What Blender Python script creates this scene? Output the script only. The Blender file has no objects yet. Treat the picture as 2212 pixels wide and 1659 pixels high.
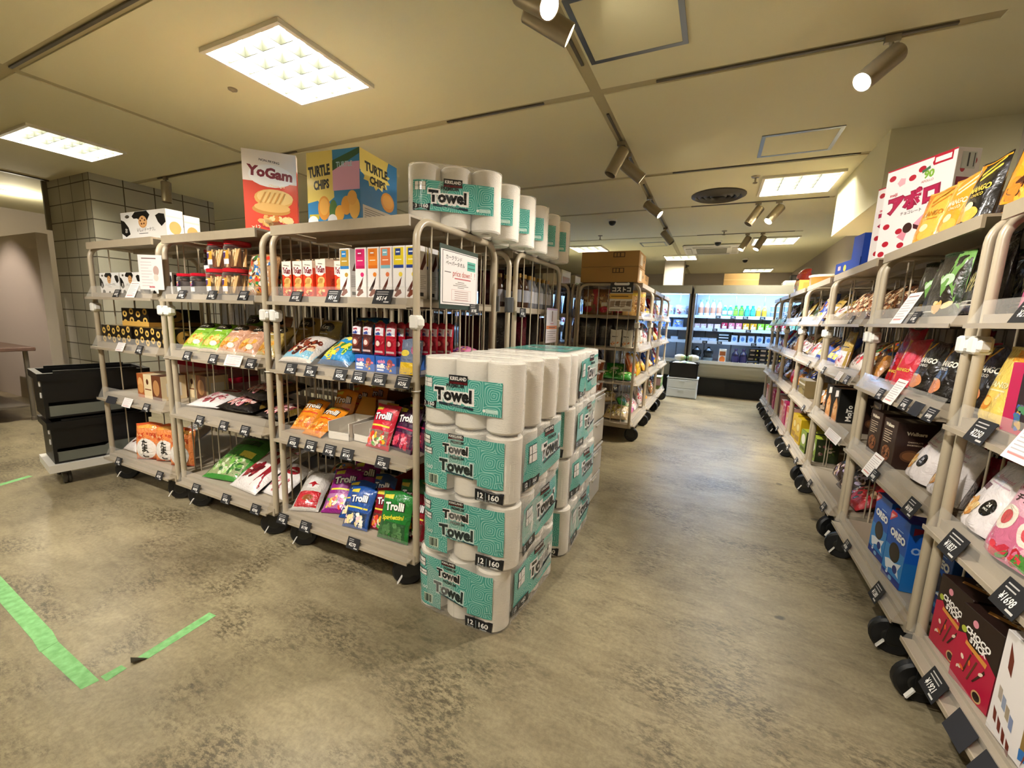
import bpy, math, random
import numpy as np
from mathutils import Matrix, Vector, Euler
SC=bpy.context.scene; COL=SC.collection
# ---------------------------------------------------------------- camera, world, exposure
F_PX,YAW,PITCH,ROLL,CAM_H=908.25,-.441432,-.1568708,.0368820,1.30
def cam_axes():
    f=Vector((math.sin(YAW)*math.cos(PITCH),math.cos(YAW)*math.cos(PITCH),math.sin(PITCH)))
    r0=Vector((math.cos(YAW),-math.sin(YAW),0)); u0=r0.cross(f)
    return math.cos(ROLL)*r0+math.sin(ROLL)*u0, -math.sin(ROLL)*r0+math.cos(ROLL)*u0, f
_r,_u,_f=cam_axes()
cd=bpy.data.cameras.new('camera'); cam=bpy.data.objects.new('camera',cd); COL.objects.link(cam)
cd.sensor_fit='HORIZONTAL'; cd.sensor_width=36; cd.lens=36*F_PX/2212; cd.clip_start=.02
cam.matrix_world=Matrix(((_r.x,_u.x,-_f.x,0),(_r.y,_u.y,-_f.y,0),(_r.z,_u.z,-_f.z,CAM_H),(0,0,0,1)))
SC.camera=cam
W=bpy.data.worlds.new('world'); SC.world=W; W.use_nodes=True
W.node_tree.nodes['Background'].inputs[0].default_value=(.9,.85,.7,1); W.node_tree.nodes['Background'].inputs[1].default_value=.25
vs=SC.view_settings; vs.view_transform='Standard'; vs.look='None'; vs.gamma=1; vs.use_curve_mapping=False; vs.exposure=1.85
cy=SC.cycles; cy.use_denoising=True; cy.max_bounces=7; cy.diffuse_bounces=3; cy.glossy_bounces=2; cy.transmission_bounces=4; cy.transparent_max_bounces=10
cy.use_adaptive_sampling=True; cy.adaptive_threshold=.04; cy.caustics_reflective=False; cy.caustics_refractive=False; cy.sample_clamp_indirect=6
PANEL_POWER=26.0; SPOT_POWER=46.0
# ---------------------------------------------------------------- colours and materials
def lin(c):
    if isinstance(c,str):
        c=c.lstrip('#')
        if len(c)==3: c=''.join(x*2 for x in c)
        c=[int(c[i:i+2],16)/255 for i in (0,2,4)]
        return tuple(x/12.92 if x<=.04045 else ((x+.055)/1.055)**2.4 for x in c)
    return tuple(c[:3])
MATS={}
def node_mat(name):
    m=bpy.data.materials.new(name); m.use_nodes=True; MATS[name]=m
    nt=m.node_tree; return m,nt,nt.nodes['Principled BSDF']
def nd(nt,t,**kw):
    n=nt.nodes.new('ShaderNode'+t)
    for k,v in kw.items():
        if k.startswith('i_'): n.inputs[int(k[2:]) if k[2:].isdigit() else k[2:].replace('_',' ')].default_value=v
        else: setattr(n,k,v)
    return n
def bump(nt,b,scale,strength,dist=.002,detail=4,coord='Object',stretch=None,distort=0):
    tc=nd(nt,'TexCoord'); src=tc.outputs[coord]
    if stretch:
        mp=nd(nt,'Mapping'); mp.inputs['Scale'].default_value=stretch; nt.links.new(src,mp.inputs[0]); src=mp.outputs[0]
    n=nd(nt,'TexNoise',i_Scale=scale,i_Detail=detail,i_Distortion=distort); nt.links.new(src,n.inputs['Vector'])
    bp=nd(nt,'Bump',i_Strength=strength,i_Distance=dist); nt.links.new(n.outputs[0],bp.inputs['Height']); nt.links.new(bp.outputs[0],b.inputs['Normal'])
    return n
def pm(name,col,rough=.5,metal=0,spec=.5,bmp=None,vary=0,emit=None):
    m,nt,b=node_mat(name); c=lin(col)
    b.inputs['Base Color'].default_value=(*c,1); b.inputs['Roughness'].default_value=rough; b.inputs['Metallic'].default_value=metal; b.inputs['Specular IOR Level'].default_value=spec
    tc=nd(nt,'TexCoord'); n=nd(nt,'TexNoise',i_Scale=35,i_Detail=3); nt.links.new(tc.outputs['Object'],n.inputs['Vector'])
    if vary:
        mx=nd(nt,'Mix',data_type='RGBA'); mx.inputs['A'].default_value=(*[x*(1-vary) for x in c],1); mx.inputs['B'].default_value=(*[min(1,x*(1+vary)) for x in c],1)
        nt.links.new(n.outputs[0],mx.inputs['Factor']); nt.links.new(mx.outputs['Result'],b.inputs['Base Color'])
    mr=nd(nt,'MapRange'); mr.inputs['To Min'].default_value=max(0,rough-.06); mr.inputs['To Max'].default_value=min(1,rough+.06); nt.links.new(n.outputs[0],mr.inputs[0]); nt.links.new(mr.outputs[0],b.inputs['Roughness'])
    if bmp: bump(nt,b,*bmp)
    if emit: b.inputs['Emission Color'].default_value=(*lin(emit[0]),1); b.inputs['Emission Strength'].default_value=emit[1]
    return m
def printed(name,rough,bmp=None,coat=0):
    m,nt,b=node_mat(name); a=nd(nt,'Attribute',attribute_name='Col'); nt.links.new(a.outputs['Color'],b.inputs['Base Color'])
    b.inputs['Roughness'].default_value=rough; b.inputs['Coat Weight'].default_value=coat; b.inputs['Coat Roughness'].default_value=.12
    if bmp: bump(nt,b,*bmp)
    return m
def clear(name,tint,opac,rough,bmp=None,edge=.55):
    m,nt,b=node_mat(name); c=lin(tint); b.inputs['Base Color'].default_value=(*c,1); b.inputs['Roughness'].default_value=rough; b.inputs['Specular IOR Level'].default_value=.6
    tr=nd(nt,'BsdfTransparent'); tr.inputs[0].default_value=(*[.9+.1*x for x in c],1)
    lw=nd(nt,'LayerWeight',i_Blend=.5); pw=nd(nt,'Math',operation='POWER',i_1=3.0); nt.links.new(lw.outputs['Facing'],pw.inputs[0]); mr=nd(nt,'MapRange'); mr.inputs['To Min'].default_value=opac; mr.inputs['To Max'].default_value=min(1,opac+edge); nt.links.new(pw.outputs[0],mr.inputs[0])
    mx=nd(nt,'MixShader'); nt.links.new(mr.outputs[0],mx.inputs[0]); nt.links.new(tr.outputs[0],mx.inputs[1]); nt.links.new(b.outputs[0],mx.inputs[2])
    nt.links.new(mx.outputs[0],nt.nodes['Material Output'].inputs[0])
    if bmp: bump(nt,b,*bmp)
    return m
CARD=printed('printed_card',.38,(60,.08,.001),.15); FILM=printed('printed_film',.22,(26,.9,.008,4,'Object',None,2.0),.35); MATTE=printed('printed_paper',.65,(90,.1,.001)); GLOSSP=printed('glossy_plastic',.2)
POST=pm('beige_enamel','#b3a58c',.32,bmp=(300,.06,.001)); SHELFM=pm('beige_steel_sheet','#a89b86',.38,vary=.06); ROOFM=pm('beige_steel_board','#a5977f',.45,vary=.08)
CLIPM=pm('white_plastic','#e6e2d8',.4); RUBBER=pm('black_rubber','#0b0b0b',.5); STEEL=pm('dark_zinc','#3c3c3a',.3,.8); ZINC=pm('bright_zinc','#8f9499',.35,.9); TAGW=pm('white_pedal','#e8e4dc',.35)
ACR=clear('clear_acrylic','#e6e0d6',.05,.1,None,.35); FILMC=clear('clear_film','#fdf8ee',.15,.10,(24,1.0,.010,4,'Object',None,2)); GLASSC=clear('clear_jar_plastic','#f4eee0',.025,.06)
BLKP=pm('black_plastic','#050505',.4); WALLW=pm('white_wall_paint','#bdb1a0',.8,bmp=(160,.15,.002)); KRAFT=pm('kraft_card','#a9793f',.75,vary=.08)
# floor: worn grey-olive concrete with dark scuffs
def floor_mat():
    m,nt,b=node_mat('worn_concrete'); L=nt.links.new; tc=nd(nt,'TexCoord'); O=tc.outputs['Object']
    def noise(s,det=6,rough=.6,dist=0,stretch=None):
        n=nd(nt,'TexNoise',i_Scale=s,i_Detail=det,i_Roughness=rough,i_Distortion=dist); src=O
        if stretch: mp=nd(nt,'Mapping'); mp.inputs['Scale'].default_value=stretch; mp.inputs['Rotation'].default_value=(0,0,.5); L(O,mp.inputs[0]); src=mp.outputs[0]
        L(src,n.inputs['Vector']); return n.outputs[0]
    def ramp(src,stops):
        r=nd(nt,'ValToRGB'); e=r.color_ramp.elements
        while len(e)<len(stops): e.new(.5)
        for el,(p,c) in zip(e,stops): el.position=p; el.color=(*lin(c),1)
        L(src,r.inputs[0]); return r.outputs[0]
    def mix(f,a,bb,mode='MIX'):
        x=nd(nt,'Mix',data_type='RGBA',blend_type=mode)
        (L(f,x.inputs['Factor']) if not isinstance(f,(int,float)) else setattr(x.inputs['Factor'],'default_value',f))
        L(a,x.inputs['A']); L(bb,x.inputs['B']); return x.outputs['Result']
    base=ramp(noise(1.1,5,.6,.6),[(.3,'#6f634c'),(.5,'#938568'),(.7,'#ab9d7a')])
    streak=ramp(noise(4,8,.7,.8,(1,3.4,1)),[(.3,'#6f634b'),(.6,'#b5a785')])
    c=mix(.4,base,streak)
    fine=ramp(noise(60,4,.7),[(.35,'#8a8a8a'),(.65,'#ffffff')]); c=mix(.35,c,fine,'MULTIPLY')
    # scuffed worn patches: fine flecks that gather inside large patches
    patch=ramp(noise(1.7,6,.66,.35,(1,1.5,1)),[(.46,'#000'),(.60,'#fff')]); fleck=ramp(noise(30,10,.78,.1,(1,2.2,1)),[(.455,'#000'),(.555,'#fff')])
    mm=nd(nt,'Math',operation='MULTIPLY'); L(patch,mm.inputs[0]); L(fleck,mm.inputs[1])
    dk=nd(nt,'RGB'); dk.outputs[0].default_value=(*lin('#33291c'),1)
    m2=nd(nt,'Math',operation='MULTIPLY',i_1=.72); L(mm.outputs[0],m2.inputs[0]); c=mix(m2.outputs[0],c,dk.outputs[0])
    vo=nd(nt,'TexVoronoi',i_Scale=1.7); mp=nd(nt,'Mapping'); mp.inputs['Scale'].default_value=(1,1.6,1); nw=nd(nt,'TexNoise',i_Scale=9,i_Detail=3); L(O,nw.inputs['Vector'])
    ad=nd(nt,'VectorMath',operation='MULTIPLY_ADD'); L(nw.outputs['Color'],ad.inputs[0]); ad.inputs[1].default_value=(.09,.09,0); L(O,ad.inputs[2]); L(ad.outputs[0],mp.inputs[0]); L(mp.outputs[0],vo.inputs['Vector'])
    spot=ramp(vo.outputs['Distance'],[(.04,'#fff'),(.06,'#000')])
    sk=nd(nt,'Math',operation='MULTIPLY',i_1=.8); L(spot,sk.inputs[0]); d2=nd(nt,'RGB'); d2.outputs[0].default_value=(*lin('#2e2a22'),1); c=mix(sk.outputs[0],c,d2.outputs[0])
    L(c,b.inputs['Base Color']); rr=nd(nt,'MapRange'); rr.inputs['To Min'].default_value=.25; rr.inputs['To Max'].default_value=.42; L(noise(3,5),rr.inputs[0]); L(rr.outputs[0],b.inputs['Roughness'])
    bp=nd(nt,'Bump',i_Strength=.25,i_Distance=.004); L(noise(40,6,.7),bp.inputs['Height']); L(bp.outputs[0],b.inputs['Normal']); return m
FLOORM=floor_mat()
CEILM=pm('ceiling_paint','#dcd5af',.85,bmp=(220,.25,.002)); CEIL2=pm('ceiling_paint_strip','#b3a882',.8); TRACKM=pm('grey_track','#57503f',.5)
def tile_mat():
    m,nt,b=node_mat('grey_wall_block'); L=nt.links.new; tc=nd(nt,'TexCoord'); mp=nd(nt,'Mapping')
    L(tc.outputs['UV'],mp.inputs[0]); bk=nd(nt,'TexBrick',offset=0,squash=1,i_Scale=1); bk.inputs['Color1'].default_value=(*lin('#a39f8c'),1); bk.inputs['Color2'].default_value=(*lin('#aca794'),1); bk.inputs['Mortar'].default_value=(*lin('#45402f'),1)
    bk.inputs['Brick Width'].default_value=.30; bk.inputs['Row Height'].default_value=.2; bk.inputs['Mortar Size'].default_value=.006; bk.inputs['Mortar Smooth'].default_value=.1; L(mp.outputs[0],bk.inputs['Vector']); L(bk.outputs['Color'],b.inputs['Base Color']); b.inputs['Roughness'].default_value=.6
    bp=nd(nt,'Bump',i_Strength=.5,i_Distance=.003,invert=True); L(bk.outputs['Fac'],bp.inputs['Height']); L(bp.outputs[0],b.inputs['Normal']); return m
TILEM=tile_mat()
def teal_mat():
    m,nt,b=node_mat('teal_printed_film'); L=nt.links.new; tc=nd(nt,'TexCoord'); mp=nd(nt,'Mapping'); L(tc.outputs['UV'],mp.inputs[0])
    nz=nd(nt,'TexNoise',i_Scale=12,i_Detail=1); L(mp.outputs[0],nz.inputs['Vector']); ad=nd(nt,'VectorMath',operation='MULTIPLY_ADD'); L(nz.outputs['Color'],ad.inputs[0]); ad.inputs[1].default_value=(.02,.02,0); L(mp.outputs[0],ad.inputs[2])
    vo=nd(nt,'TexVoronoi',distance='MINKOWSKI',voronoi_dimensions='2D',i_Scale=13,i_Randomness=.75); vo.inputs['Exponent'].default_value=4; L(ad.outputs[0],vo.inputs['Vector'])
    mu=nd(nt,'Math',operation='MULTIPLY',i_1=9.0); L(vo.outputs['Distance'],mu.inputs[0]); pp=nd(nt,'Math',operation='PINGPONG',i_1=.5); L(mu.outputs[0],pp.inputs[0])
    r=nd(nt,'ValToRGB'); r.color_ramp.elements[0].position=.62; r.color_ramp.elements[0].color=(*lin('#48a192'),1); r.color_ramp.elements[1].position=.75; r.color_ramp.elements[1].color=(*lin('#97d2c6'),1)
    m2=nd(nt,'Math',operation='MULTIPLY',i_1=2.0); L(pp.outputs[0],m2.inputs[0]); L(m2.outputs[0],r.inputs[0]); L(r.outputs[0],b.inputs['Base Color']); b.inputs['Roughness'].default_value=.25; b.inputs['Coat Weight'].default_value=.3
    bump(nt,b,20,.5,.006,3); return m
TEAL=teal_mat()
def paper_mat():
    m,nt,b=node_mat('paper_towel'); b.inputs['Base Color'].default_value=(*lin('#f2ece0'),1); b.inputs['Roughness'].default_value=.9; b.inputs['Subsurface Weight'].default_value=0
    bump(nt,b,70,.6,.004,4,'Object',(1,1,3),1.2); return m
PAPER=paper_mat()
def led(name,col,s):
    m,nt,b=node_mat(name); b.inputs['Base Color'].default_value=(.8,.8,.8,1); b.inputs['Emission Color'].default_value=(*lin(col),1); b.inputs['Emission Strength'].default_value=s; return m
LEDP=led('panel_diffuser','#fff9ec',PANEL_POWER); LEDS=led('spot_lens','#fff6e0',30); LEDF=led('fridge_tube','#9cc8ff',14); LEDD=led('downlight_lens','#fff0cf',14)
LOUV=pm('matte_louvre','#32352a',.5); FRAMEL=pm('light_frame','#d9d2bd',.5); SPOTM=pm('bronze_lamp_body','#9a8e76',.35,.5)
# ---------------------------------------------------------------- mesh builder
class MB:
    def __init__(s): s.v=[];s.f=[];s.c=[];s.m=[];s.sm=[];s.uv={}
    def add(s,vs,fs,col='#ffffff',mat=0,smooth=False,uv=None):
        o=len(s.v); s.v.extend(vs); c=lin(col)
        for f in fs: s.f.append(tuple(i+o for i in f)); s.c.append(c); s.m.append(mat); s.sm.append(smooth)
        if uv:
            for i,t in enumerate(uv): s.uv[o+i]=t
        return s
    def box(s,x0,y0,z0,x1,y1,z1,col='#ffffff',mat=0):
        v=[(x,y,z) for z in (z0,z1) for y in (y0,y1) for x in (x0,x1)]
        return s.add(v,[(0,2,3,1),(4,5,7,6),(0,1,5,4),(2,6,7,3),(0,4,6,2),(1,3,7,5)],col,mat)
    def cbox(s,x0,y0,z0,x1,y1,z1,b,col='#ffffff',mat=0):   # chamfered box
        lo=(x0,y0,z0);hi=(x1,y1,z1);v=[];idx={}
        for sx in (0,1):
            for sy in (0,1):
                for sz in (0,1):
                    for a in range(3):
                        p=[]
                        for k,sg in enumerate((sx,sy,sz)):
                            e=hi[k] if sg else lo[k]; p.append(e if k==a else e-(b if sg else -b))
                        idx[(sx,sy,sz,a)]=len(v); v.append(tuple(p))
        fs=[]
        for a in range(3):
            o=[k for k in range(3) if k!=a]
            for sg in (0,1):
                q=[]
                for (i,j) in ((0,0),(1,0),(1,1),(0,1)):
                    t=[0,0,0];t[a]=sg;t[o[0]]=i;t[o[1]]=j;q.append(idx[(*t,a)])
                fl=(a==1)^(sg==1); fs.append(tuple(q if fl else q[::-1]))
        for a in range(3):   # edges along a
            o=[k for k in range(3) if k!=a]
            for i in (0,1):
                for j in (0,1):
                    t0=[0,0,0];t0[o[0]]=i;t0[o[1]]=j;t1=list(t0);t1[a]=1
                    q=(idx[(*t0,o[0])],idx[(*t1,o[0])],idx[(*t1,o[1])],idx[(*t0,o[1])]); fl=(i==j)^(a==1); fs.append(q[::-1] if fl else q)
        for sx in (0,1):
            for sy in (0,1):
                for sz in (0,1):
                    q=[idx[(sx,sy,sz,a)] for a in range(3)]; fs.append(tuple(q if (sx+sy+sz)%2 else q[::-1]))
        return s.add(v,fs,col,mat)
    def tube(s,pts,r,n=8,col='#ffffff',mat=0,caps=True,radii=None):
        pts=[Vector(p) for p in pts]; N=len(pts); v=[];fs=[]
        t0=(pts[1]-pts[0]).normalized(); a=t0.orthogonal().normalized()
        for i,p in enumerate(pts):
            t=((pts[min(i+1,N-1)]-pts[max(i-1,0)])).normalized(); a=(a-t*a.dot(t)).normalized(); b=t.cross(a); rr=radii[i] if radii else r
            for k in range(n): an=2*math.pi*k/n; v.append(tuple(p+(a*math.cos(an)+b*math.sin(an))*rr))
        for i in range(N-1):
            for k in range(n): k2=(k+1)%n; fs.append((i*n+k,i*n+k2,(i+1)*n+k2,(i+1)*n+k))
        s.add(v,fs,col,mat,True)
        if caps: s.add(v[:n],[tuple(range(n))[::-1]],col,mat); s.add(v[-n:],[tuple(range(n))],col,mat)
        return s
    def lathe(s,prof,n=16,col='#ffffff',mat=0,c=(0,0,0),axis='z',smooth=True,cols=None,squash=1):
        v=[];m=len(prof)
        for r,z in prof:
            for k in range(n):
                a=2*math.pi*k/n; x,y=r*math.cos(a),r*math.sin(a)*squash
                p={'z':(x,y,z),'x':(z,x,y),'y':(y,z,x)}[axis]; v.append((p[0]+c[0],p[1]+c[1],p[2]+c[2]))
        for i in range(m-1):
            fs=[(i*n+k,i*n+(k+1)%n,(i+1)*n+(k+1)%n,(i+1)*n+k) for k in range(n)]
            o=[v[j] for j in range(i*n,(i+2)*n)]
            s.add(o,[tuple(q-i*n for q in f) for f in fs],cols[i] if cols else col,mat,smooth)
        return s
    def sheet(s,P,nx,ny,col='#ffffff',mat=0,smooth=True,flip=False,uv=None):
        v=[P(i/nx,j/ny) for j in range(ny+1) for i in range(nx+1)]; w=nx+1
        fs=[(j*w+i,j*w+i+1,(j+1)*w+i+1,(j+1)*w+i) for j in range(ny) for i in range(nx)]
        if flip: fs=[f[::-1] for f in fs]
        u=[(uv[0]*i/nx,uv[1]*j/ny) for j in range(ny+1) for i in range(nx+1)] if uv else None
        return s.add(v,fs,col,mat,smooth,u)
    def mesh(s,name,mats,weld=False):
        me=bpy.data.meshes.new(name); me.from_pydata(s.v,[],s.f)
        for m in (mats if isinstance(mats,(list,tuple)) else [mats]): me.materials.append(m)
        me.polygons.foreach_set('material_index',s.m); me.polygons.foreach_set('use_smooth',s.sm)
        a=me.attributes.new('Col','FLOAT_COLOR','FACE'); a.data.foreach_set('color',np.array([(*c,1) for c in s.c],dtype=np.float32).ravel())
        if s.uv:
            ul=me.uv_layers.new(name='UVMap'); li=np.zeros(len(me.loops),dtype=np.int32); me.loops.foreach_get('vertex_index',li)
            ul.data.foreach_set('uv',np.array([s.uv.get(int(i),(0,0)) for i in li],dtype=np.float32).ravel())
        if weld:
            import bmesh
            b=bmesh.new(); b.from_mesh(me); bmesh.ops.remove_doubles(b,verts=b.verts,dist=weld); b.to_mesh(me); b.free()
        me.update(); return me
def link(name,data,parent=None,loc=(0,0,0),rot=(0,0,0)):
    o=bpy.data.objects.new(name,data); COL.objects.link(o); o.location=loc; o.rotation_euler=rot
    if parent: o.parent=parent
    return o
def tag(o,label,cat,group=None):
    o['label']=label; o['category']=cat
    if group: o['group']=group
    return o
def struct(name,mesh): o=link(name,mesh); o['kind']='structure'; return o
def empty(name,loc=(0,0,0),rz=0): o=link(name,None,None,loc,(0,0,rz)); o.empty_display_size=.1; return o
def arc(c,a0,a1,r,n,f): return [f(c[0]+r*math.cos(a0+(a1-a0)*i/n),c[1]+r*math.sin(a0+(a1-a0)*i/n)) for i in range(n+1)]
# ---------------------------------------------------------------- the setting
CH=2.68
def uvbox(m,x0,y0,z0,x1,y1,z1):
    for q,u in (([(x0,y0,z0),(x1,y0,z0),(x1,y0,z1),(x0,y0,z1)],lambda p:(p[0]-x0,p[2])),([(x1,y0,z0),(x1,y1,z0),(x1,y1,z1),(x1,y0,z1)],lambda p:(p[1]-y0,p[2])),
                ([(x1,y1,z0),(x0,y1,z0),(x0,y1,z1),(x1,y1,z1)],lambda p:(p[0]-x0,p[2])),([(x0,y1,z0),(x0,y0,z0),(x0,y0,z1),(x0,y1,z1)],lambda p:(p[1]-y0,p[2]))):
        m.add(q,[(0,1,2,3)],uv=[u(p) for p in q])
struct('floor',MB().box(-10,-4,-.1,2.2,14,0).mesh('floor',FLOORM))
PANELS=[(-2.355,1.85),(-5.38,1.88),(.58,5.06),(-2.36,8.28),(-.8,9.75),(.72,8.15),(.8,12.2),(-5.38,5.06),(-2.36,-1.35),(.9,-1.35),(-5.38,-1.35)]  # panels at negative y are unseen, added behind the camera for light
GROOVES_Y=[1.2-3.1,1.2,2.76,4.39,5.67,7.47]; GROOVES_X=[(-.80,-4,14),(-4.02,-4,14)]
RECTS=[(x-.30,y-.30,x+.30,y+.30,'l') for x,y in PANELS]
DUCT=(-.11,5.25)
def ceiling():
    xs={-10,1.62}; ys={-4,14}; holes=list(RECTS)
    for gy in GROOVES_Y: holes.append((-8.5,gy-.035,1.0,gy+.035,'g'))
    for gx,a,b in GROOVES_X: holes.append((gx-.035,a,gx+.035,b,'g'))
    for h in holes: xs|={h[0],h[2]}; ys|={h[1],h[3]}
    xs=sorted(xs); ys=sorted(ys); m=MB(); g=MB()
    for i in range(len(xs)-1):
        for j in range(len(ys)-1):
            cx,cyy=(xs[i]+xs[i+1])/2,(ys[j]+ys[j+1])/2; k={h[4] for h in holes if h[0]<cx<h[2] and h[1]<cyy<h[3]}
            if 'l' in k: continue
            if 'g' in k: m.box(xs[i],ys[j],CH+.007,xs[i+1],ys[j+1],CH+.045,mat=1)
            else: m.box(xs[i],ys[j],CH,xs[i+1],ys[j+1],CH+.045)
    struct('ceiling',m.mesh('ceiling',[CEILM,CEIL2]))
ceiling()
struct('wall_right',MB().box(1.62,-4,0,1.75,14,CH+.1).mesh('wall_right',WALLW))
struct('wall_back',MB().box(-10,12.95,0,1.75,13.1,CH+.1).mesh('wall_back',WALLW))
struct('wall_front',MB().box(-10,-4.1,0,2.2,-4,CH+.1).mesh('wall_front',WALLW))
struct('wall_far',MB().box(-10.1,-4,0,-10,14,CH+.1).mesh('wall_far',WALLW))
m=MB(); uvbox(m,-7.27,2.35,0,-6.25,3.62,CH); o=struct('wall_column',m.mesh('wall_column',TILEM))
# white partition that runs from the block column towards the front, open above
struct('wall_left',MB().box(-9.98,2.20,0,-7.27,2.30,2.08).mesh('wall_left',WALLW))
struct('beam',MB().box(.96,3.95,2.22,1.62,5.35,CH+.02).mesh('beam',CEILM))
struct('trim_1',MB().box(-7.30,2.31,2.13,-7.27,2.36,CH).mesh('trim_1',pm('brown_door_frame','#6d6552',.5)))
struct('trim_2',MB().box(-7.20,-4,CH-.012,-7.16,2.34,CH).mesh('trim_2',pm('dark_edge_strip','#5e5642',.6)))
# the pillar behind the chillers
struct('wall_pillar',MB().box(-1.15,10.2,0,-.75,10.6,CH).mesh('wall_pillar',WALLW))
# ---------------------------------------------------------------- ceiling lights
def panel_meshes():
    a=.32; fr=MB()
    for q in ((-a,-a,a,-a+.022),(-a,a-.022,a,a),(-a,-a+.022,-a+.022,a-.022),(a-.022,-a+.022,a,a-.022)): fr.box(q[0],q[1],-.022,q[2],q[3],0)
    bx=MB(); i=.299
    bx.box(-i,-i,.0,i,-i+.004,.11).box(-i,i-.004,0,i,i,.11).box(-i,-i,0,-i+.004,i,.11).box(i-.004,-i,0,i,i,.11)
    df=MB().box(-i+.004,-i+.004,.10,i-.004,i-.004,.108)
    lv=MB()
    for k in range(1,4): x=-.295+.59*k/4; lv.box(x-.002,-.295,-.01,x+.002,.295,.05)
    for k in range(1,5): y=-.295+.59*k/5; lv.box(-.295,y-.002,-.01,.295,y+.002,.05)
    return fr.mesh('frame',FRAMEL),bx.mesh('housing',FRAMEL),df.mesh('diffuser',LEDP),lv.mesh('louver',LOUV)
PM=panel_meshes()
PLAB={0:'square louvred ceiling light above the snack carts by the paper towels',1:'square louvred ceiling light before the grey block column',2:'square louvred ceiling light against the lit beam',3:'ceiling light beyond the stacked brown cartons',4:'ceiling light before the square white pillar',5:'ceiling light behind a pair of spot lamps near the chillers',6:'ceiling light at the back wall over the chillers',7:'ceiling light hidden behind the tall cracker box',8:'unseen ceiling light added behind the camera, over the entrance aisle',9:'unseen ceiling light added behind the camera, over the stocked aisle',10:'unseen ceiling light added behind the camera, over the open floor'}
for i,(x,y) in enumerate(PANELS):
    o=tag(empty('ceiling_light',(x,y,CH)),PLAB[i],'ceiling light')
    for nme,me in zip(('frame','housing','diffuser','louver'),PM): link(nme,me,o)
# access hatches, vents
def hatch(x0,y0,x1,y1,lab):
    f=MB(); t=.026; f.box(x0,y0,CH-.006,x1,y0+t,CH).box(x0,y1-t,CH-.006,x1,y1,CH).box(x0,y0+t,CH-.006,x0+t,y1-t,CH).box(x1-t,y0+t,CH-.006,x1,y1-t,CH)
    o=tag(empty('ceiling_hatch',((x0+x1)/2,(y0+y1)/2,CH)),lab,'access hatch')
    for n,me in (('rim',f.mesh('rim',ZINC)),('panel',MB().box(x0+t,y0+t,CH-.004,x1-t,y1-t,CH-.001).mesh('panel',CEILM))):
        c=link(n,me,o); c.location=(-o.location.x,-o.location.y,-CH)
hatch(-.75,1.95,-.26,2.455,'square metal-rimmed ceiling hatch beside the spot lamp track')
hatch(.17,3.77,.67,4.215,'square ceiling hatch above the strawberry print box')
hatch(-1.35,7.9,-.92,8.3,'small ceiling hatch beyond the carton-topped cart')
def vent(x,y,r,lab):
    o=tag(empty('ceiling_vent',(x,y,CH)),lab,'vent'); mt=pm('dark_vent','#3b352a',.5); 
    for k in range(4):
        r0=r*(1-.23*k); link('ring',MB().lathe([(r0,0),(r0,-.012),(r0*.86,-.03),(r0*.80,-.012),(r0*.8,0)],28).mesh('ring',mt),o)
    link('backing',MB().lathe([(r*.98,-.002),(0.001,-.002)],28).mesh('backing',RUBBER),o)
vent(-.11,5.25,.27,'round ringed ceiling air vent beside the square light')
vent(-.95,11.2,.24,'round ceiling air vent beyond the white pillar')
def dome(x,y,lab):
    o=tag(empty('security_camera',(x,y,CH)),lab,'security camera')
    link('base',MB().lathe([(.06,0),(.06,-.02),(.05,-.03)],20).mesh('base',CLIPM),o); link('dome',MB().lathe([(.05,-.03),(.045,-.055),(.03,-.075),(.001,-.085)],20).mesh('dome',BLKP),o)
dome(-1.42,6.04,'dark dome camera on the ceiling near the towel packs'); dome(-.1,8.0,'dark dome camera in front of the air conditioner'); dome(.42,10.2,'dark dome camera above the chillers')
def sprinkler(x,y,lab):
    o=tag(empty('sprinkler',(x,y,CH)),lab,'sprinkler'); link('plate',MB().lathe([(.04,0),(.03,-.012),(.012,-.014)],16).mesh('plate',SPOTM),o); link('nozzle',MB().lathe([(.008,-.012),(.008,-.05),(.02,-.055),(.02,-.06)],12).mesh('nozzle',SPOTM),o)
tag(link('sprinkler',MB().lathe([(.028,0),(.026,-.008),(.012,-.014),(.001,-.02)],16).mesh('sprinkler',SPOTM),None,(-2.94,1.87,CH)),'small flush ceiling sprinkler near the big louvred light','sprinkler'); sprinkler(.2,4.72,'dark ceiling sprinkler beside the square light'); sprinkler(-1.85,7.1,'dark ceiling sprinkler above the carton stack'); sprinkler(-.02,7.2,'dark ceiling sprinkler before the paired spot lamps')
o=tag(empty('air_conditioner',(-.2,8.75,CH)),'square white ceiling cassette air conditioner with grey grille','air conditioner')
link('cover',MB().cbox(-.47,-.47,-.045,.47,.47,.0,.02).mesh('cover',CLIPM),o); link('grille',MB().box(-.25,-.25,-.055,.25,.25,-.044).mesh('grille',pm('grey_grille','#8b8878',.6)),o)
for k in range(4): link('louver_flap',MB().box(-.3,-.42,-.056,.3,-.33,-.045).mesh('louver_flap',pm('pale_flap','#cfcabb',.5)) if k==0 else bpy.data.meshes['louver_flap'],o,rot=(0,0,k*math.pi/2))
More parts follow.
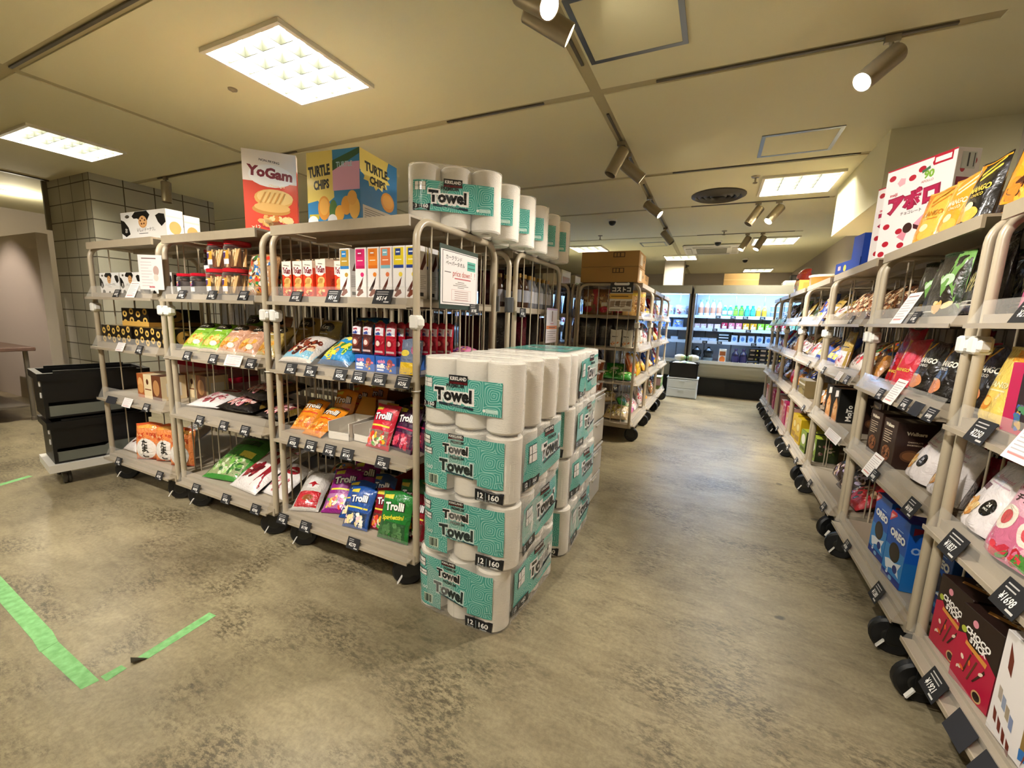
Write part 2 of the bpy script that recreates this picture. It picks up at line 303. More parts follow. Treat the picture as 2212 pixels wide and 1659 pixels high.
# lighting track and spot lamps
def track(x0,y0,x1,y1,lab):
    o=tag(link('lighting_track',MB().box(x0,y0,CH-.003,x1,y1,CH+.006).mesh('lighting_track',TRACKM)),lab,'lighting track')
e=.008
track(-.80-e,-1.8,-.80+e,2.45,'lighting track along the aisle with the large twin spot lamps'); track(-.80-e,3.05,-.80+e,4.15,'lighting track over the aisle between two cross grooves'); track(-.80-e,4.65,-.80+e,5.45,'short lighting track carrying one small spot lamp'); track(-.80-e,5.95,-.80+e,7.9,'far lighting track carrying the smallest spot lamp')
track(-.45,2.76-e,.85,2.76+e,'cross lighting track carrying the lone bright spot lamp'); track(-1.9,2.76-e,-1.15,2.76+e,'cross lighting track above the towel packs'); track(-5.75,2.76-e,-3.5,2.76+e,'cross lighting track before the block column')
track(-.5,4.39-e,.9,4.39+e,'cross lighting track beside the round vent'); track(-.4,5.67-e,.95,5.67+e,'cross lighting track carrying two spot lamps by the beam'); track(-.4,7.47-e,.9,7.47+e,'cross lighting track before the far ceiling light'); track(-4.0,1.2-e,-2.3,1.2+e,'dark cross lighting track over the open floor')
def spot_meshes():
    b=MB().lathe([(.001,.0),(.043,.0),(.047,.006),(.047,.215),(.042,.215),(.040,.19)],20); l=MB().lathe([(.0405,.195),(.001,.195)],20)
    return b.mesh('lamp_body',SPOTM),l.mesh('lens',LEDS)
SPM=spot_meshes(); STEM=MB().box(-.03,-.012,-.03,.03,.012,0).tube([(0,0,-.02),(0,0,-.085)],.009,8).mesh('mount',SPOTM)
def spot(x,y,d,lab,on=True,power=1,s=1.0):
    o=tag(empty('spot_lamp',(x,y,CH)),lab,'spot lamp'); link('mount',STEM,o)
    d=Vector(d).normalized(); q=d.to_track_quat('Z','Y'); hb=link('lamp_body',SPM[0],o,(0,0,-.095)); hb.rotation_euler=q.to_euler(); hb.location=Vector((0,0,-.10))-d*.05
    if on:
        ln=link('lens',SPM[1],hb)
        L=bpy.data.lights.new('spot_beam','SPOT'); L.energy=SPOT_POWER*power; L.color=(1,.95,.88); L.spot_size=1.15; L.spot_blend=.6; L.shadow_soft_size=.035
        lo=bpy.data.objects.new('spot_beam',L); COL.objects.link(lo); lo.location=Vector((x,y,CH-.10))+d*.20; lo.rotation_euler=(-d).to_track_quat('Z','Y').to_euler()
spot(-.815,1.73,(.72,-.30,-.60),'large twin spot lamp with its glaring lens turned to the entrance'); spot(-.825,1.85,(.80,.42,-.42),'large spot lamp beside its glaring twin, lens turned to the chocolate shelves')
spot(.62,2.76,(-.6,-.35,-.62),'lone bright spot lamp on the cross track above the mango pouches')
spot(-.80,3.52,(-.35,-.2,-.8),'spot lamp of the middle twin, turned to the paper towels',False); spot(-.80,3.78,(.75,.3,-.6),'spot lamp of the middle twin, lit and turned to the aisle')
spot(-.80,5.1,(.75,-.1,-.6),'single spot lamp on the short track'); spot(-.80,6.75,(.6,-.1,-.7),'smallest single spot lamp farthest down the track',False)
spot(.30,5.67,(-.45,-.15,-.75),'unlit spot lamp by the lit beam',False); spot(.50,5.67,(-.5,-.3,-.7),'lit spot lamp beside an unlit one by the beam'); spot(.3,7.47,(-.4,-.2,-.8),'first of two spot lamps before the far light'); spot(.5,7.47,(-.4,-.2,-.8),'second of two spot lamps before the far light')
spot(-5.6,2.76,(.05,-.05,-1),'dim spot lamp hanging before the block column',False)
spot(-2.0,-.3,(-.15,.75,-.75),'unseen fill spot added behind the camera, turned to the snack carts',True,1.2); spot(-3.2,-.3,(-.1,.75,-.75),'unseen fill spot added behind the camera, turned to the jar shelves',True,.9); spot(-.6,-.5,(.55,.7,-.6),'unseen fill spot added behind the camera, turned to the chocolate shelves',True,1.2); spot(-.8,-.2,(-.05,.7,-.75),'unseen fill spot added behind the camera, turned to the towel stack',True,.7)  # unseen fill spots, added to brighten the carts and the towel stack
def down(x,y,z,lab):
    o=tag(empty('downlight',(x,y,z)),lab,'downlight'); link('rim',MB().lathe([(.075,0),(.07,-.012),(.055,-.004)],20).mesh('rim',FRAMEL),o); link('lens',MB().lathe([(.056,-.003),(.001,-.003)],20).mesh('lens',LEDD),o)
down(-8.44,2.32,CH,'small recessed downlight over the white partition')
L=bpy.data.lights.new('downlight_beam','POINT'); L.energy=9; L.color=(1,.9,.7); L.shadow_soft_size=.05; lo=bpy.data.objects.new('downlight_beam',L); COL.objects.link(lo); lo.location=(-8.44,2.42,CH-.18)
L=bpy.data.lights.new('wall_washer','SPOT'); L.energy=40; L.color=(1,.85,.78); L.spot_size=1.0; L.spot_blend=.6; L.shadow_soft_size=.03; lo=bpy.data.objects.new('wall_washer',L); COL.objects.link(lo); lo.location=(-8.1,.7,2.6); lo.rotation_euler=(Vector((-8.1,.7,2.6))-Vector((-8.1,2.2,.9))).to_track_quat('Z','Y').to_euler()
# ---------------------------------------------------------------- roll carts
SZ={'base':.215,'c':.66,'b':1.025,'a':1.365,'top':1.702}
CMC={}
def cmesh(key,fn):
    if key not in CMC: CMC[key]=fn()
    return CMC[key]
def hoop(D,r=.0155,z0=.17,H=1.685,c=.085):
    y0,y1=.018,D-.018; f=lambda y,z:(0,y,z)
    p=[f(y0,z0),f(y0,.7),f(y0,H-c)]+arc((y0+c,H-c),math.pi,math.pi/2,c,7,f)[1:]+arc((y1-c,H-c),math.pi/2,0,c,7,f)+[f(y1,.7),f(y1,z0)]
    return MB().tube(p,r,10).mesh('side_frame',POST)
def caster():
    fk=MB().box(-.045,-.01,.146,.045,.08,.155).box(-.034,-.02,.06,-.028,.05,.147).box(.028,-.02,.06,.034,.05,.147)
    wh=MB().lathe([(.02,-.019),(.066,-.019),(.075,-.011),(.075,.011),(.066,.019),(.02,.019)],22,axis='x',c=(0,0,.075)); hub=MB().lathe([(.001,-.024),(.03,-.022),(.036,-.019),(.036,.019),(.03,.022),(.001,.024)],14,axis='x',c=(0,0,.075))
    pd=MB(); pd.add([(.037,-.03,.070),(.052,-.03,.070),(.053,-.05,.035),(.038,-.05,.035),(.037,-.025,.068),(.052,-.025,.068),(.053,-.045,.033),(.038,-.045,.033)],[(3,2,1,0),(4,5,6,7),(0,1,5,4),(2,3,7,6),(1,2,6,5),(3,0,4,7)])
    return fk.mesh('caster',STEEL),wh.mesh('wheel',RUBBER),hub.mesh('hub',STEEL),pd.mesh('brake_pedal',TAGW)
CAS=caster()
def shelf_mesh(W,D):
    m=MB(); m.box(.02,.01,-.012,W-.02,D-.01,0); m.box(.02,.005,-.035,W-.02,.012,.0).box(.02,D-.012,-.035,W-.02,D-.005,.0).box(.02,.012,-.035,.027,D-.012,0).box(W-.027,.012,-.035,W-.02,D-.012,0); return m.mesh('shelf',SHELFM)
def rail_mesh(W):
    m=MB(); x0,x1=.03,W-.03
    m.add([(x0,-.036,-.036),(x1,-.036,-.036),(x1,-.002,.045),(x0,-.002,.045),(x0,-.034,-.037),(x1,-.034,-.037),(x1,0.0,.044),(x0,0.0,.044)],[(0,1,2,3),(7,6,5,4),(3,2,6,7)]); return m.mesh('price_rail',ACR)
def railbase(W): return MB().box(.025,-.038,-.040,W-.025,.006,-.034).box(.025,-.040,-.046,W-.025,-.036,-.030).mesh('rail_foot',SHELFM)
def cart(org,rz,Wd,D,label,group='roll carts',shelves=('c','b','a'),bars=True,rails=True,roof=True):
    o=tag(empty('roll_cart',(org[0],org[1],0),rz),label,'roll cart',None)
    k=(round(Wd,3),round(D,3))
    link('base_deck',cmesh(('bd',k),lambda:MB().box(.01,.0,.155,Wd-.01,.02,.2).box(.01,D-.02,.155,Wd-.01,D,.2).box(.01,.02,.155,.03,D-.02,.2).box(Wd-.03,.02,.155,Wd-.01,D-.02,.2).box(.03,.02,.185,Wd-.03,D-.02,.2).box(.03,.02,.2,Wd-.03,D-.02,.213).mesh('base_deck',SHELFM)),o)
    for x in (.0155,Wd-.0155):
        s=link('side_frame',cmesh(('h',k),lambda:hoop(D)),o,(x,0,0))
        if bars:
            for i in range(5): link('bar',cmesh(('b',),lambda:MB().tube([(0,0,.2),(0,0,1.68)],.0042,6).mesh('bar',POST)),s,(0,D*(i+1)/6,0))
        link('corner_clip',cmesh(('cl',),lambda:MB().cbox(-.022,-.026,1.235,.022,.026,1.295,.008).cbox(.0,-.018,1.245,.036,.018,1.285,.008).mesh('corner_clip',CLIPM)),s,(0,.016,0))
        link('cable_tie',cmesh(('ct',),lambda:MB().tube([(.019*math.cos(a),.019*math.sin(a),.97) for a in [2*math.pi*i/12 for i in range(13)]],.003,5).mesh('cable_tie',CLIPM)),s,(0,.016,0))
    b=link('back_frame',cmesh(('hb',k),lambda:hoop(Wd-.05)),o,(Wd-.025,D+.018,0),(0,0,math.pi/2))
    if bars:
        for i in range(8): link('bar',cmesh(('b',),None),b,(0,(Wd-.05)*(i+1)/9,0))
    for x in (.0,Wd-.06): link('hinge_plate',cmesh(('hp',),lambda:MB().cbox(0,-.004,1.33,.06,.004,1.42,.003).mesh('hinge_plate',ZINC)),o,(x,D+.03,0))
    for s in shelves:
        q=link('shelf',cmesh(('s',k),lambda:shelf_mesh(Wd,D)),o,(0,0,SZ[s]))
        if rails: link('price_rail',cmesh(('r',k[0]),lambda:rail_mesh(Wd)),q); link('rail_foot',cmesh(('rf',k[0]),lambda:railbase(Wd)),q)
    if rails: link('price_rail',cmesh(('r',k[0]),None),o,(0,0,SZ['base'])); link('rail_foot',cmesh(('rf',k[0]),None),o,(0,0,SZ['base']))
    if roof: link('roof_board',cmesh(('rb',k),lambda:MB().box(.035,-.005,1.655,Wd-.035,.006,1.70).box(.035,.006,1.69,Wd-.035,D,1.70).box(.035,D-.01,1.655,Wd-.035,D,1.69).box(.05,.25,1.66,Wd-.05,.27,1.69).box(.05,.5,1.66,Wd-.05,.52,1.69).mesh('roof_board',ROOFM)),o)
    cy0,cr0=(.065,-1.1) if rz==0 else (.0,0)
    for i,(x,y) in enumerate(((.10,cy0),(Wd-.10,cy0),(.10,D-.1),(Wd-.10,D-.1))):
        c=link('caster',CAS[0],o,(x,y,0),(0,0,(cr0 if i<2 else 0)+random.uniform(-.35,.35)))
        w=link('wheel',CAS[1],c); link('hub',CAS[2],c); link('brake_pedal',CAS[3],c)
    return o
PI=math.pi; random.seed(5)
LY=1.43
C3=cart((-2.052,LY),0,.925,.72,'beige roll cart with thin chocolate boxes, next to the towel stack')
C2=cart((-3.03,LY),0,.93,.72,'beige roll cart of jars and green chip bags, middle of three')
C1=cart((-3.965,LY),0,.895,.72,'beige roll cart of cow-print donut boxes beside the black crates')
cart((-1.115,3.19),PI,.925,.82,'beige roll cart of bottled drinks behind the towel stack',rails=False)
cart((-2.085,3.19),PI,.925,.82,'beige roll cart backing on to the jar cart',rails=False); cart((-3.06,3.19),PI,.925,.82,'beige roll cart backing on to the donut box cart',rails=False)
RX=.775
RC=[(1.93,1.0),(2.965,.99),(4.01,1.0),(5.05,.99),(6.08,.98),(6.86,.73),(7.55,.64)]
RL=['nearest aisle roll cart with pink strawberry pouch and choco stick boxes','aisle roll cart holding the blue sandwich cookie boxes','aisle roll cart with dark wafer boxes below the nut bags','aisle roll cart with yellow tea cartons on its base','aisle roll cart below the yellow box and tub','aisle roll cart with the red bag on its roof','aisle roll cart closest to the chillers']
for (y,w),l in zip(RC,RL): cart((RX,y),-PI/2,w,.78,l)
DX=-.72
for y,l in ((4.54,'roll cart topped by the brown cartons, end facing the aisle'),(5.58,'roll cart of mixed bags behind the carton-topped cart'),(6.62,'far roll cart of the middle island, beside the clear drawers')): cart((DX,y),PI/2,.98,.67,l)
for y,l in ((4.54,'roll cart backing on to the carton-topped cart'),(5.58,'roll cart in the second row of the middle island'),(6.62,'last roll cart in the second row of the middle island')): cart((-2.16,y+1.0),-PI/2,.98,.67,l,rails=False)
# ---------------------------------------------------------------- printed artwork laid on surfaces as thin inked shapes
TXC={}
def textgeo(s,bold=.02,shear=0):
    k=(s,bold,shear)
    if k not in TXC:
        c=bpy.data.curves.new('t','FONT'); c.body=s; c.offset=bold; c.shear=shear; c.resolution_u=2; o=bpy.data.objects.new('t',c); COL.objects.link(o)
        dg=bpy.context.evaluated_depsgraph_get(); me=bpy.data.meshes.new_from_object(o.evaluated_get(dg))
        v=[(p.co.x,p.co.y) for p in me.vertices]; f=[tuple(p.vertices) for p in me.polygons]
        bpy.data.objects.remove(o); bpy.data.curves.remove(c); bpy.data.meshes.remove(me)
        x0=min([p[0] for p in v],default=0);x1=max([p[0] for p in v],default=1)
        TXC[k]=([(x-(x0+x1)/2,y-.36) for x,y in v],f,x1-x0)
    return TXC[k]
def ink(mb,art,w,h,P,mat=0,e0=.0004,n=5):
    """art: shapes in face units (0..1, 0..1), drawn in order; P(x,y,e) gives the point e above the face."""
    rnd=random.Random(7); done=[]
    for a in art:
        k=a[0]
        if k=='r': bx=(a[1],a[2],a[3],a[4])
        elif k in('e','s','food'): bx=(a[1]-a[3],a[2]-a[4],a[1]+a[3],a[2]+a[4])
        elif k=='p': bx=(min(p[0] for p in a[1]),min(p[1] for p in a[1]),max(p[0] for p in a[1]),max(p[1] for p in a[1]))
        else: ww=(a[6] if len(a)>6 else {}).get('w',.9)/2; bx=(a[2]-ww,a[3]-a[4]*.8,a[2]+ww,a[3]+a[4]*.8)
        li=1+max([l for b,l in done if b[0]<bx[2] and bx[0]<b[2] and b[1]<bx[3] and bx[1]<b[3]],default=-1); done.append((bx,li+2 if k=='food' else li))
        e=e0*(1.2+li*.7)
        if k=='r':
            _,x0,y0,x1,y1,c=a; nx=max(1,int(n*(x1-x0)+.9)*2); ny=max(1,int(n*(y1-y0)+.9)*2)
            if n<=1: nx=ny=1
            mb.sheet(lambda u,v:P((x0+(x1-x0)*u)*w,(y0+(y1-y0)*v)*h,e),nx,ny,c,mat,n>1)
        elif k in('e','s','p'):
            if k=='e': _,cx,cyy,rx,ry,c=a; pts=[(cx+rx*math.cos(t*PI/9),cyy+ry*math.sin(t*PI/9)) for t in range(18)]
            elif k=='s': _,cx,cyy,rx,ry,c,np_=a; pts=[(cx+rx*(1 if t%2 else .78)*math.cos(t*PI/np_),cyy+ry*(1 if t%2 else .78)*math.sin(t*PI/np_)) for t in range(2*np_)]
            else: pts=a[1]; c=a[2]; cx=sum(p[0] for p in pts)/len(pts); cyy=sum(p[1] for p in pts)/len(pts)
            m=len(pts); rings=(1,) if n<=1 else (.25,.5,.75,1) if n>3 else (.5,1); v=[P(cx*w,cyy*h,e)]; fs=[]
            for q in rings: v+=[P((cx+(x-cx)*q)*w,(cyy+(y-cyy)*q)*h,e) for x,y in pts]
            for i in range(m):
                j=(i+1)%m; fs.append((0,1+i,1+j))
                for g in range(len(rings)-1): b_=1+g*m; fs.append((b_+i,b_+m+i,b_+m+j,b_+j))
            mb.add(v,fs,c,mat,n>1)
        elif k=='t':
            _,s,cx,cyy,th,c=a[:6]; o=a[6] if len(a)>6 else {}
            e+=.0009*(n>4)
            V,Fc,tw=textgeo(s,o.get('b',.02),o.get('sh',0)); sc=th*h/.72; sx=min(sc,o.get('w',.9)*w/max(tw,.01)); r=math.radians(o.get('rot',0)); cr,sr=math.cos(r),math.sin(r)
            mb.add([P(cx*w+x*sx*cr-y*sc*sr,cyy*h+x*sx*sr+y*sc*cr,e) for x,y in V],Fc,c,mat)
        elif k=='food':     # a printed photo of pieces: many small irregular ovals
            _,cx,cyy,rx,ry,cols,num,sz=a[:8]
            for i in range(num):
                t=rnd.uniform(0,2*PI); q=math.sqrt(rnd.random()); x=cx+rx*q*math.cos(t); y=cyy+ry*q*math.sin(t); s1=sz*rnd.uniform(.6,1.2); s2=s1*rnd.uniform(.45,.9); an=rnd.uniform(0,PI); c=rnd.choice(cols); cc=lin(c)
                pts=[]
                for g in range(7): b_=2*PI*g/7; u_,v_=s1*math.cos(b_),s2*math.sin(b_); pts.append((x*w+(u_*math.cos(an)-v_*math.sin(an))*w,y*h+(u_*math.sin(an)+v_*math.cos(an))*w))
                ee=e+e0*.5*(i%4); mb.add([P(min(max(px,.01*w),.99*w),min(max(py,.01*h),.99*h),ee) for px,py in pts],[tuple(range(7))],cc,mat)
class Kind:
    def __init__(s,name,root,parts=()): s.name=name; s.root=root; s.parts=parts
    def verts(s):
        out=[]
        def g(me):
            a=np.zeros(len(me.vertices)*3,dtype=np.float32); me.vertices.foreach_get('co',a); out.append(a.reshape(-1,3))
        if s.root: g(s.root)
        for p in s.parts:
            g(p[1])
            for q in (p[2] if len(p)>2 else ()): g(q[1])
        return np.concatenate(out)
def place(K,x,y,z,rz,label,cat,group=None,yaw=0,lean=0,roll=0,s=1,name=None):
    R=Matrix.Rotation(rz+math.radians(yaw),4,'Z')@Matrix.Rotation(-math.radians(lean),4,'X')@Matrix.Rotation(math.radians(roll),4,'Y')
    zz=(K.verts()@np.array(R.to_3x3())[2].astype(np.float32)).min()*s
    o=bpy.data.objects.new(name or K.name,K.root); COL.objects.link(o); o.matrix_world=Matrix.Translation((x,y,z-zz+.0008))@R@Matrix.Scale(s,4)
    for p in K.parts:
        c=link(p[0],p[1],o)
        for q in (p[2] if len(p)>2 else ()): link(q[0],q[1],c)
    return tag(o,label,cat,group)
def carton(name,w,h,d,col,front=(),right=(),left=(),top=(),bev=.0015,mat=None,parts=()):
    m=MB(); m.cbox(-w/2,-d/2,0,w/2,d/2,h,bev,col)
    ink(m,front,w,h,lambda x,y,e:(x-w/2,-d/2-e,y),n=1); ink(m,right,d,h,lambda x,y,e:(w/2+e,-d/2+x,y),n=1)
    ink(m,left,d,h,lambda x,y,e:(-w/2-e,d/2-x,y),n=1); ink(m,top,w,d,lambda x,y,e:(x-w/2,-d/2+y,h+e),n=1)
    return Kind(name,m.mesh(name,mat or CARD),parts)
def bag(name,w,h,t,col,front=(),back=None,style='pillow',seed=0,mat=None,seal=None):
    """a filled film bag: crimped seals, bulging middle, drawn-in sides and creases; stands on z=0 facing -y"""
    rn=random.Random(seed*13+5); ph=[(rn.uniform(0,6.3),rn.uniform(5,13),rn.uniform(-9,9),rn.uniform(.4,1)) for _ in range(6)]
    def T(u,v):
        if style=='pillow': g=max(0,1-abs(u)**2.6)**.6*max(0,1-abs(v)**3.2)**.6
        else: g=max(0,1-abs(u)**3)**.6*max(0,1-((v+1)/2)**1.7)**.75*(1 if v>-.92 else .9+.1*(v+1)/.08)
        r=sum(a*math.sin(p+fx*u+fy*v) for p,fx,fy,a in ph)/6
        return g*(1+.16*r)+.012*(1-g)*math.sin(14*u+ph[0][0]*3)*(1-abs(u))
    def X(u,v):
        return u*w/2*(1-.07*(1-abs(v)**2)*(style=='pillow')+.012*math.sin(9*v+ph[1][0]))
    def front_p(x,y,e=0):
        u,v=max(-1,min(1,2*x/w-1)),max(-1,min(1,2*y/h-1)); return (X(u,v),-t/2*T(u,v)-e-.0006,y*(1-.03*abs(u)*(style=='pillow'))+.004*math.sin(3*u+ph[2][0])*(v>.8))
    def back_p(x,y):
        p=front_p(x,y); return (p[0],-p[1]*.8,p[2])
    m=MB(); m.sheet(lambda a,b:front_p(a*w,b*h),16,18,col); m.sheet(lambda a,b:back_p(a*w,b*h),10,12,back or col,flip=True)
    ink(m,front,w,h,front_p,e0=.0007,n=5)
    sc=seal or col; sh=.05 if style=='pillow' else .035
    ps=[]
    for nm,y0,y1 in (('top_seal',1-sh,1),('bottom_seal',0,sh))[:2 if style=='pillow' else 1]:
        q=MB(); q.sheet(lambda a,b:front_p(a*w,(y0+(y1-y0)*b)*h,.0012+.0006*math.sin(40*b)),16,6,sc); ps.append((nm,q.mesh(nm,mat or FILM)))
    return Kind(name,m.mesh(name,mat or FILM),tuple(ps))
def jar(name,r,h,body,lidc,label_art,lab,fill):
    b=MB(); b.lathe([(.001,.002),(r*.92,.002),(r,.012),(r,h*.80),(r*.9,h*.86),(r*.86,h*.88)],22)
    f=MB(); rn=random.Random(3)
    if fill=='ball': f.lathe([(.001,.012),(r*.88,.012),(r*.9,h*.3),(r*.88,h*.62),(.001,h*.66)],18,'#2a1710')
    for i in range(26):
        a=rn.uniform(0,2*PI); rr=r*.72*math.sqrt(rn.random())
        if fill=='stick': f.tube([(rr*math.cos(a),rr*math.sin(a),.012),(rr*math.cos(a+.5)*.9,rr*math.sin(a+.5)*.9,h*rn.uniform(.6,.8))],r*.09,6,rn.choice(['#e0b878','#d3a564','#edd09a']))
        else:
            z=.01+h*.7*rn.random(); s_=r*.26; f.lathe([(.001,-s_*.6),(s_*.8,-s_*.4),(s_,0),(s_*.8,s_*.4),(.001,s_*.6)],7,rn.choice(['#3a1d12','#54301c','#24120c']),c=(rr*math.cos(a),rr*math.sin(a),z+s_))
    ld=MB().lathe([(r*.95,h*.86),(r*.98,h*.865),(r*.98,h*.985),(r*.94,h),(.001,h)],22,lidc)
    L=MB(); L.sheet(lambda u,v:(r*1.006*math.sin(u*1.15-.85),-r*1.006*math.cos(u*1.15-.85),h*(.14+.5*v)),14,2,lab); ink(L,label_art,1,1,lambda x,y,e:(r*(1.008+e)*math.sin(x*1.15-.85),-r*(1.008+e)*math.cos(x*1.15-.85),h*(.14+.5*y)),n=4,e0=.004)
    return Kind(name,b.mesh(name,GLASSC),(('filling',f.mesh('filling',MATTE)),('lid',ld.mesh('lid',GLOSSP)),('label',L.mesh('label',CARD))))
def T_(s,x,y,h,c,**o):   # lettering too small to read in the photo is a thin stroke
    w=o.get('w',.9)/2; return ('t',s,x,y,h,c,o) if s else ('r',x-w,y-h*.22,x+w,y+h*.22,c)
def lines(x0,y0,x1,n,gap,c,th=.35): return [('r',x0,y0-i*gap-gap*th,x0+(x1-x0)*(1 if i%3<2 else .7),y0-i*gap,c) for i in range(n)]
NUT=['#6b3a20','#8a5230','#c9a074','#e2c8a0','#4a2614','#a86a3c']; GUM=['#e8452f','#f5b731','#58b04a','#f07fa2','#f6e9c8']; PINKF=['#c77a86','#e6b5b2','#8d3b40','#f2d9d0','#a8555a']; CHIP=['#e5a53c','#d48a2a','#f0c468','#c97c22']; GRNF=['#4f8a3a','#76b04c','#2f5f28','#a5cf7a']
DOT=['#f2d9d9','#d9433f','#f7efe3']
# ---------------------------------------------------------------- goods on the snack carts
L0=0.0; R0=-PI/2; D0=PI/2
def cowart(cap): 
    b='#0d0c0c'
    a=[('p',[(0,.35),(.10,.22),(.2,.3),(.17,.52),(.08,.72),(0,.78)],b),('p',[(.26,.86),(.34,.99),(.6,.99),(.66,.86),(.6,.70),(.47,.66),(.38,.78),(.3,.78)],b),('p',[(.78,.82),(.86,.88),(.97,.84),(.99,.6),(.9,.48),(.83,.62)],b),('p',[(.1,0),(.12,.14),(.2,.17),(.26,.09),(.26,0)],b),('p',[(.42,0),(.46,.1),(.52,.08),(.53,0)],b),('p',[(.7,0),(.72,.1),(.8,.14),(.92,.1),(.95,0)],b),
       ('e',.155,.86,.05,.05,b),T_('',.155,.86,.035,'#c9b28a',w=.07),('e',.50,.66,.095,.19,'#d59a5a'),('e',.50,.67,.08,.155,'#e0ad72')]+[('e',.50+.05*math.cos(q),.68+.09*math.sin(q),.016,.03,'#6b3b1c') for q in (0.3,1.7,2.9,4.2,5.3)]
    return a+[T_(cap,.56,.42,.1,'#1c1a1a',b=0,w=.72),T_('お',.12,.42,.12,'#efe9dd'),T_('',.5,.30,.035,'#333',w=.2)]
COWS=carton('donut_box',.30,.155,.12,'#efece6',cowart('いしいドーナツ。'),right=[('r',.1,.1,.9,.9,'#2b2a2a'),('r',.2,.2,.8,.8,'#3a3836')],top=[('p',[(.2,.1),(.4,.7),(.6,.5),(.5,.1)],'#0d0c0c')])
COWB=carton('donut_box',.52,.205,.10,'#efece6',cowart('いしいドーナツ。'),right=[('e',.5,.45,.35,.2,'#d9a162'),('r',.0,.75,1,.8,'#d8d4cc')])
place(COWB,-3.50,1.62,SZ['top'],L0,'cow-print donut carton standing in front of its twin on the cart roof','donut box','cow-print donut cartons',yaw=2)
place(COWB,-3.60,1.78,SZ['top'],L0,'cow-print donut carton peeking out behind its twin on the cart roof','donut box','cow-print donut cartons',yaw=1)
for i,(x,y,t) in enumerate([(-3.795,1.53,'small cow-print donut carton nearest the block column, on the upper shelf'),(-3.515,1.53,'small cow-print donut carton behind the tilted white notice'),(-3.235,1.57,'small cow-print donut carton behind the hanging white sign')]): place(COWS,x,y,SZ['a'],L0,t,'donut box','cow-print donut cartons',s=.88)
place(COWS,-3.68,1.80,SZ['a'],L0,'small cow-print donut carton in the second row of the upper shelf','donut box','cow-print donut cartons',s=.88)
def ringart(nx,ny,off=0):
    a=[]
    for i in range(nx):
        for j in range(ny):
            x=(i+.5)/nx; y=(j+.35+(.3 if i%2 else 0))/ny; r=.33/nx; a+=[('e',x,y,r,.36/ny,'#e2b95e'),('e',x,y,r*.42,.15/ny,'#19120c')]
    return a
RING=carton('ring_cookie_box',.40,.12,.22,'#19120c',ringart(6,2)+[('r',0,0,1,.0001,'#19120c')],right=[('e',.5,.5,.27,.4,'#c99b4a'),('e',.5,.5,.1,.14,'#19120c')],top=ringart(6,3))
RINGB=carton('ring_cookie_box',.28,.12,.34,'#19120c',ringart(4,2)+[('r',0,.0,1,.26,'#dcae55')],right=[('r',0,0,1,.24,'#b98a3e'),('e',.45,.6,.2,.34,'#c99b4a'),('e',.45,.6,.07,.12,'#19120c')],top=ringart(4,4))
place(RING,-3.735,1.57,SZ['b'],L0,'black box with yellow ring cookies, lower row beside the cart post','cookie box','ring cookie boxes'); place(RING,-3.32,1.58,SZ['b'],L0,'black box with yellow ring cookies, lower row near the chip bags','cookie box','ring cookie boxes')
place(RING,-3.735,1.84,SZ['b'],L0,'black box with yellow ring cookies in the second row of the shelf','cookie box','ring cookie boxes')
place(RINGB,-3.60,1.68,SZ['b']+.122,L0,'black ring cookie box with a yellow band, stacked on top','cookie box','ring cookie boxes',yaw=6)
COOK=carton('cookie_box',.30,.165,.15,'#e9d3a6',[('r',0,0,.28,1,'#b3622f'),('e',.14,.55,.11,.3,'#e3b070'),('e',.14,.38,.12,.2,'#d79b58'),('r',.62,0,1,1,'#6a3a22'),('e',.8,.5,.13,.33,'#b98552'),('e',.44,.7,.05,.12,'#5c2f1c'),T_('',.45,.38,.1,'#7a3d20',w=.26)],top=[('r',0,0,.28,1,'#c87a3c'),('r',.62,0,1,1,'#5c3420')],right=[('r',.2,.15,.8,.7,'#e8e0d0')])
place(COOK,-3.43,1.56,SZ['c'],L0,'brown and cream cookie carton on the third shelf of the donut cart','cookie box'); place(COOK,-3.25,1.78,SZ['c'],L0,'brown and cream cookie carton tucked in behind another by the cart post','cookie box')
def tub(w,d,h,name='storage_tub'):
    b=MB().box(-w/2,-d/2,0,w/2,d/2,.006).box(-w/2,-d/2,0,w/2,-d/2+.004,h).box(-w/2,d/2-.004,0,w/2,d/2,h).box(-w/2,-d/2,0,-w/2+.004,d/2,h).box(w/2-.004,-d/2,0,w/2,d/2,h)
    r=MB(); t=.02
    r.box(-w/2-.008,-d/2-.008,h-.03,w/2+.008,-d/2+t,h+.012,'#b3122b').box(-w/2-.008,d/2-t,h-.03,w/2+.008,d/2+.008,h+.012,'#b3122b').box(-w/2-.008,-d/2+t,h-.03,-w/2+t,d/2-t,h+.012,'#b3122b').box(w/2-t,-d/2+t,h-.03,w/2+.008,d/2-t,h+.012,'#b3122b')
    return Kind(name,b.mesh(name,clear('rosy_plastic','#e8a5a5',.45,.2)),(('rim',r.mesh('rim',GLOSSP)),))
TUB=tub(.5,.3,.10)
place(TUB,-3.5,1.98,SZ['c'],L0,'lower clear plastic tub with a red rim at the back of the shelf','storage tub'); place(TUB,-3.5,1.98,SZ['c']+.115,L0,'upper clear plastic tub with a red rim, stacked on its twin','storage tub')
WHB=bag('white_snack_bag',.24,.30,.09,'#e6ddd6',[('food',.6,.35,.25,.2,['#5c2c1c','#7c3c24','#8a4b2e'],14,.08),('r',.1,.75,.8,.82,'#c7a9a0'),('e',.3,.85,.12,.05,'#b54a3f')],seed=1)
for x,l,t in ((-3.825,58,'white snack bag lying at the front of the lowest shelf, nearest the crates'),(-3.64,62,'white snack bag lying beside the upright orange bags'),): place(WHB,x,1.50,SZ['base'],L0,t,'snack bag','white and brown snack bags',lean=l,s=.78)
place(WHB,-3.74,1.80,SZ['base'],L0,'white snack bag lying in the second row of the lowest shelf','snack bag','white and brown snack bags',lean=66,yaw=10)
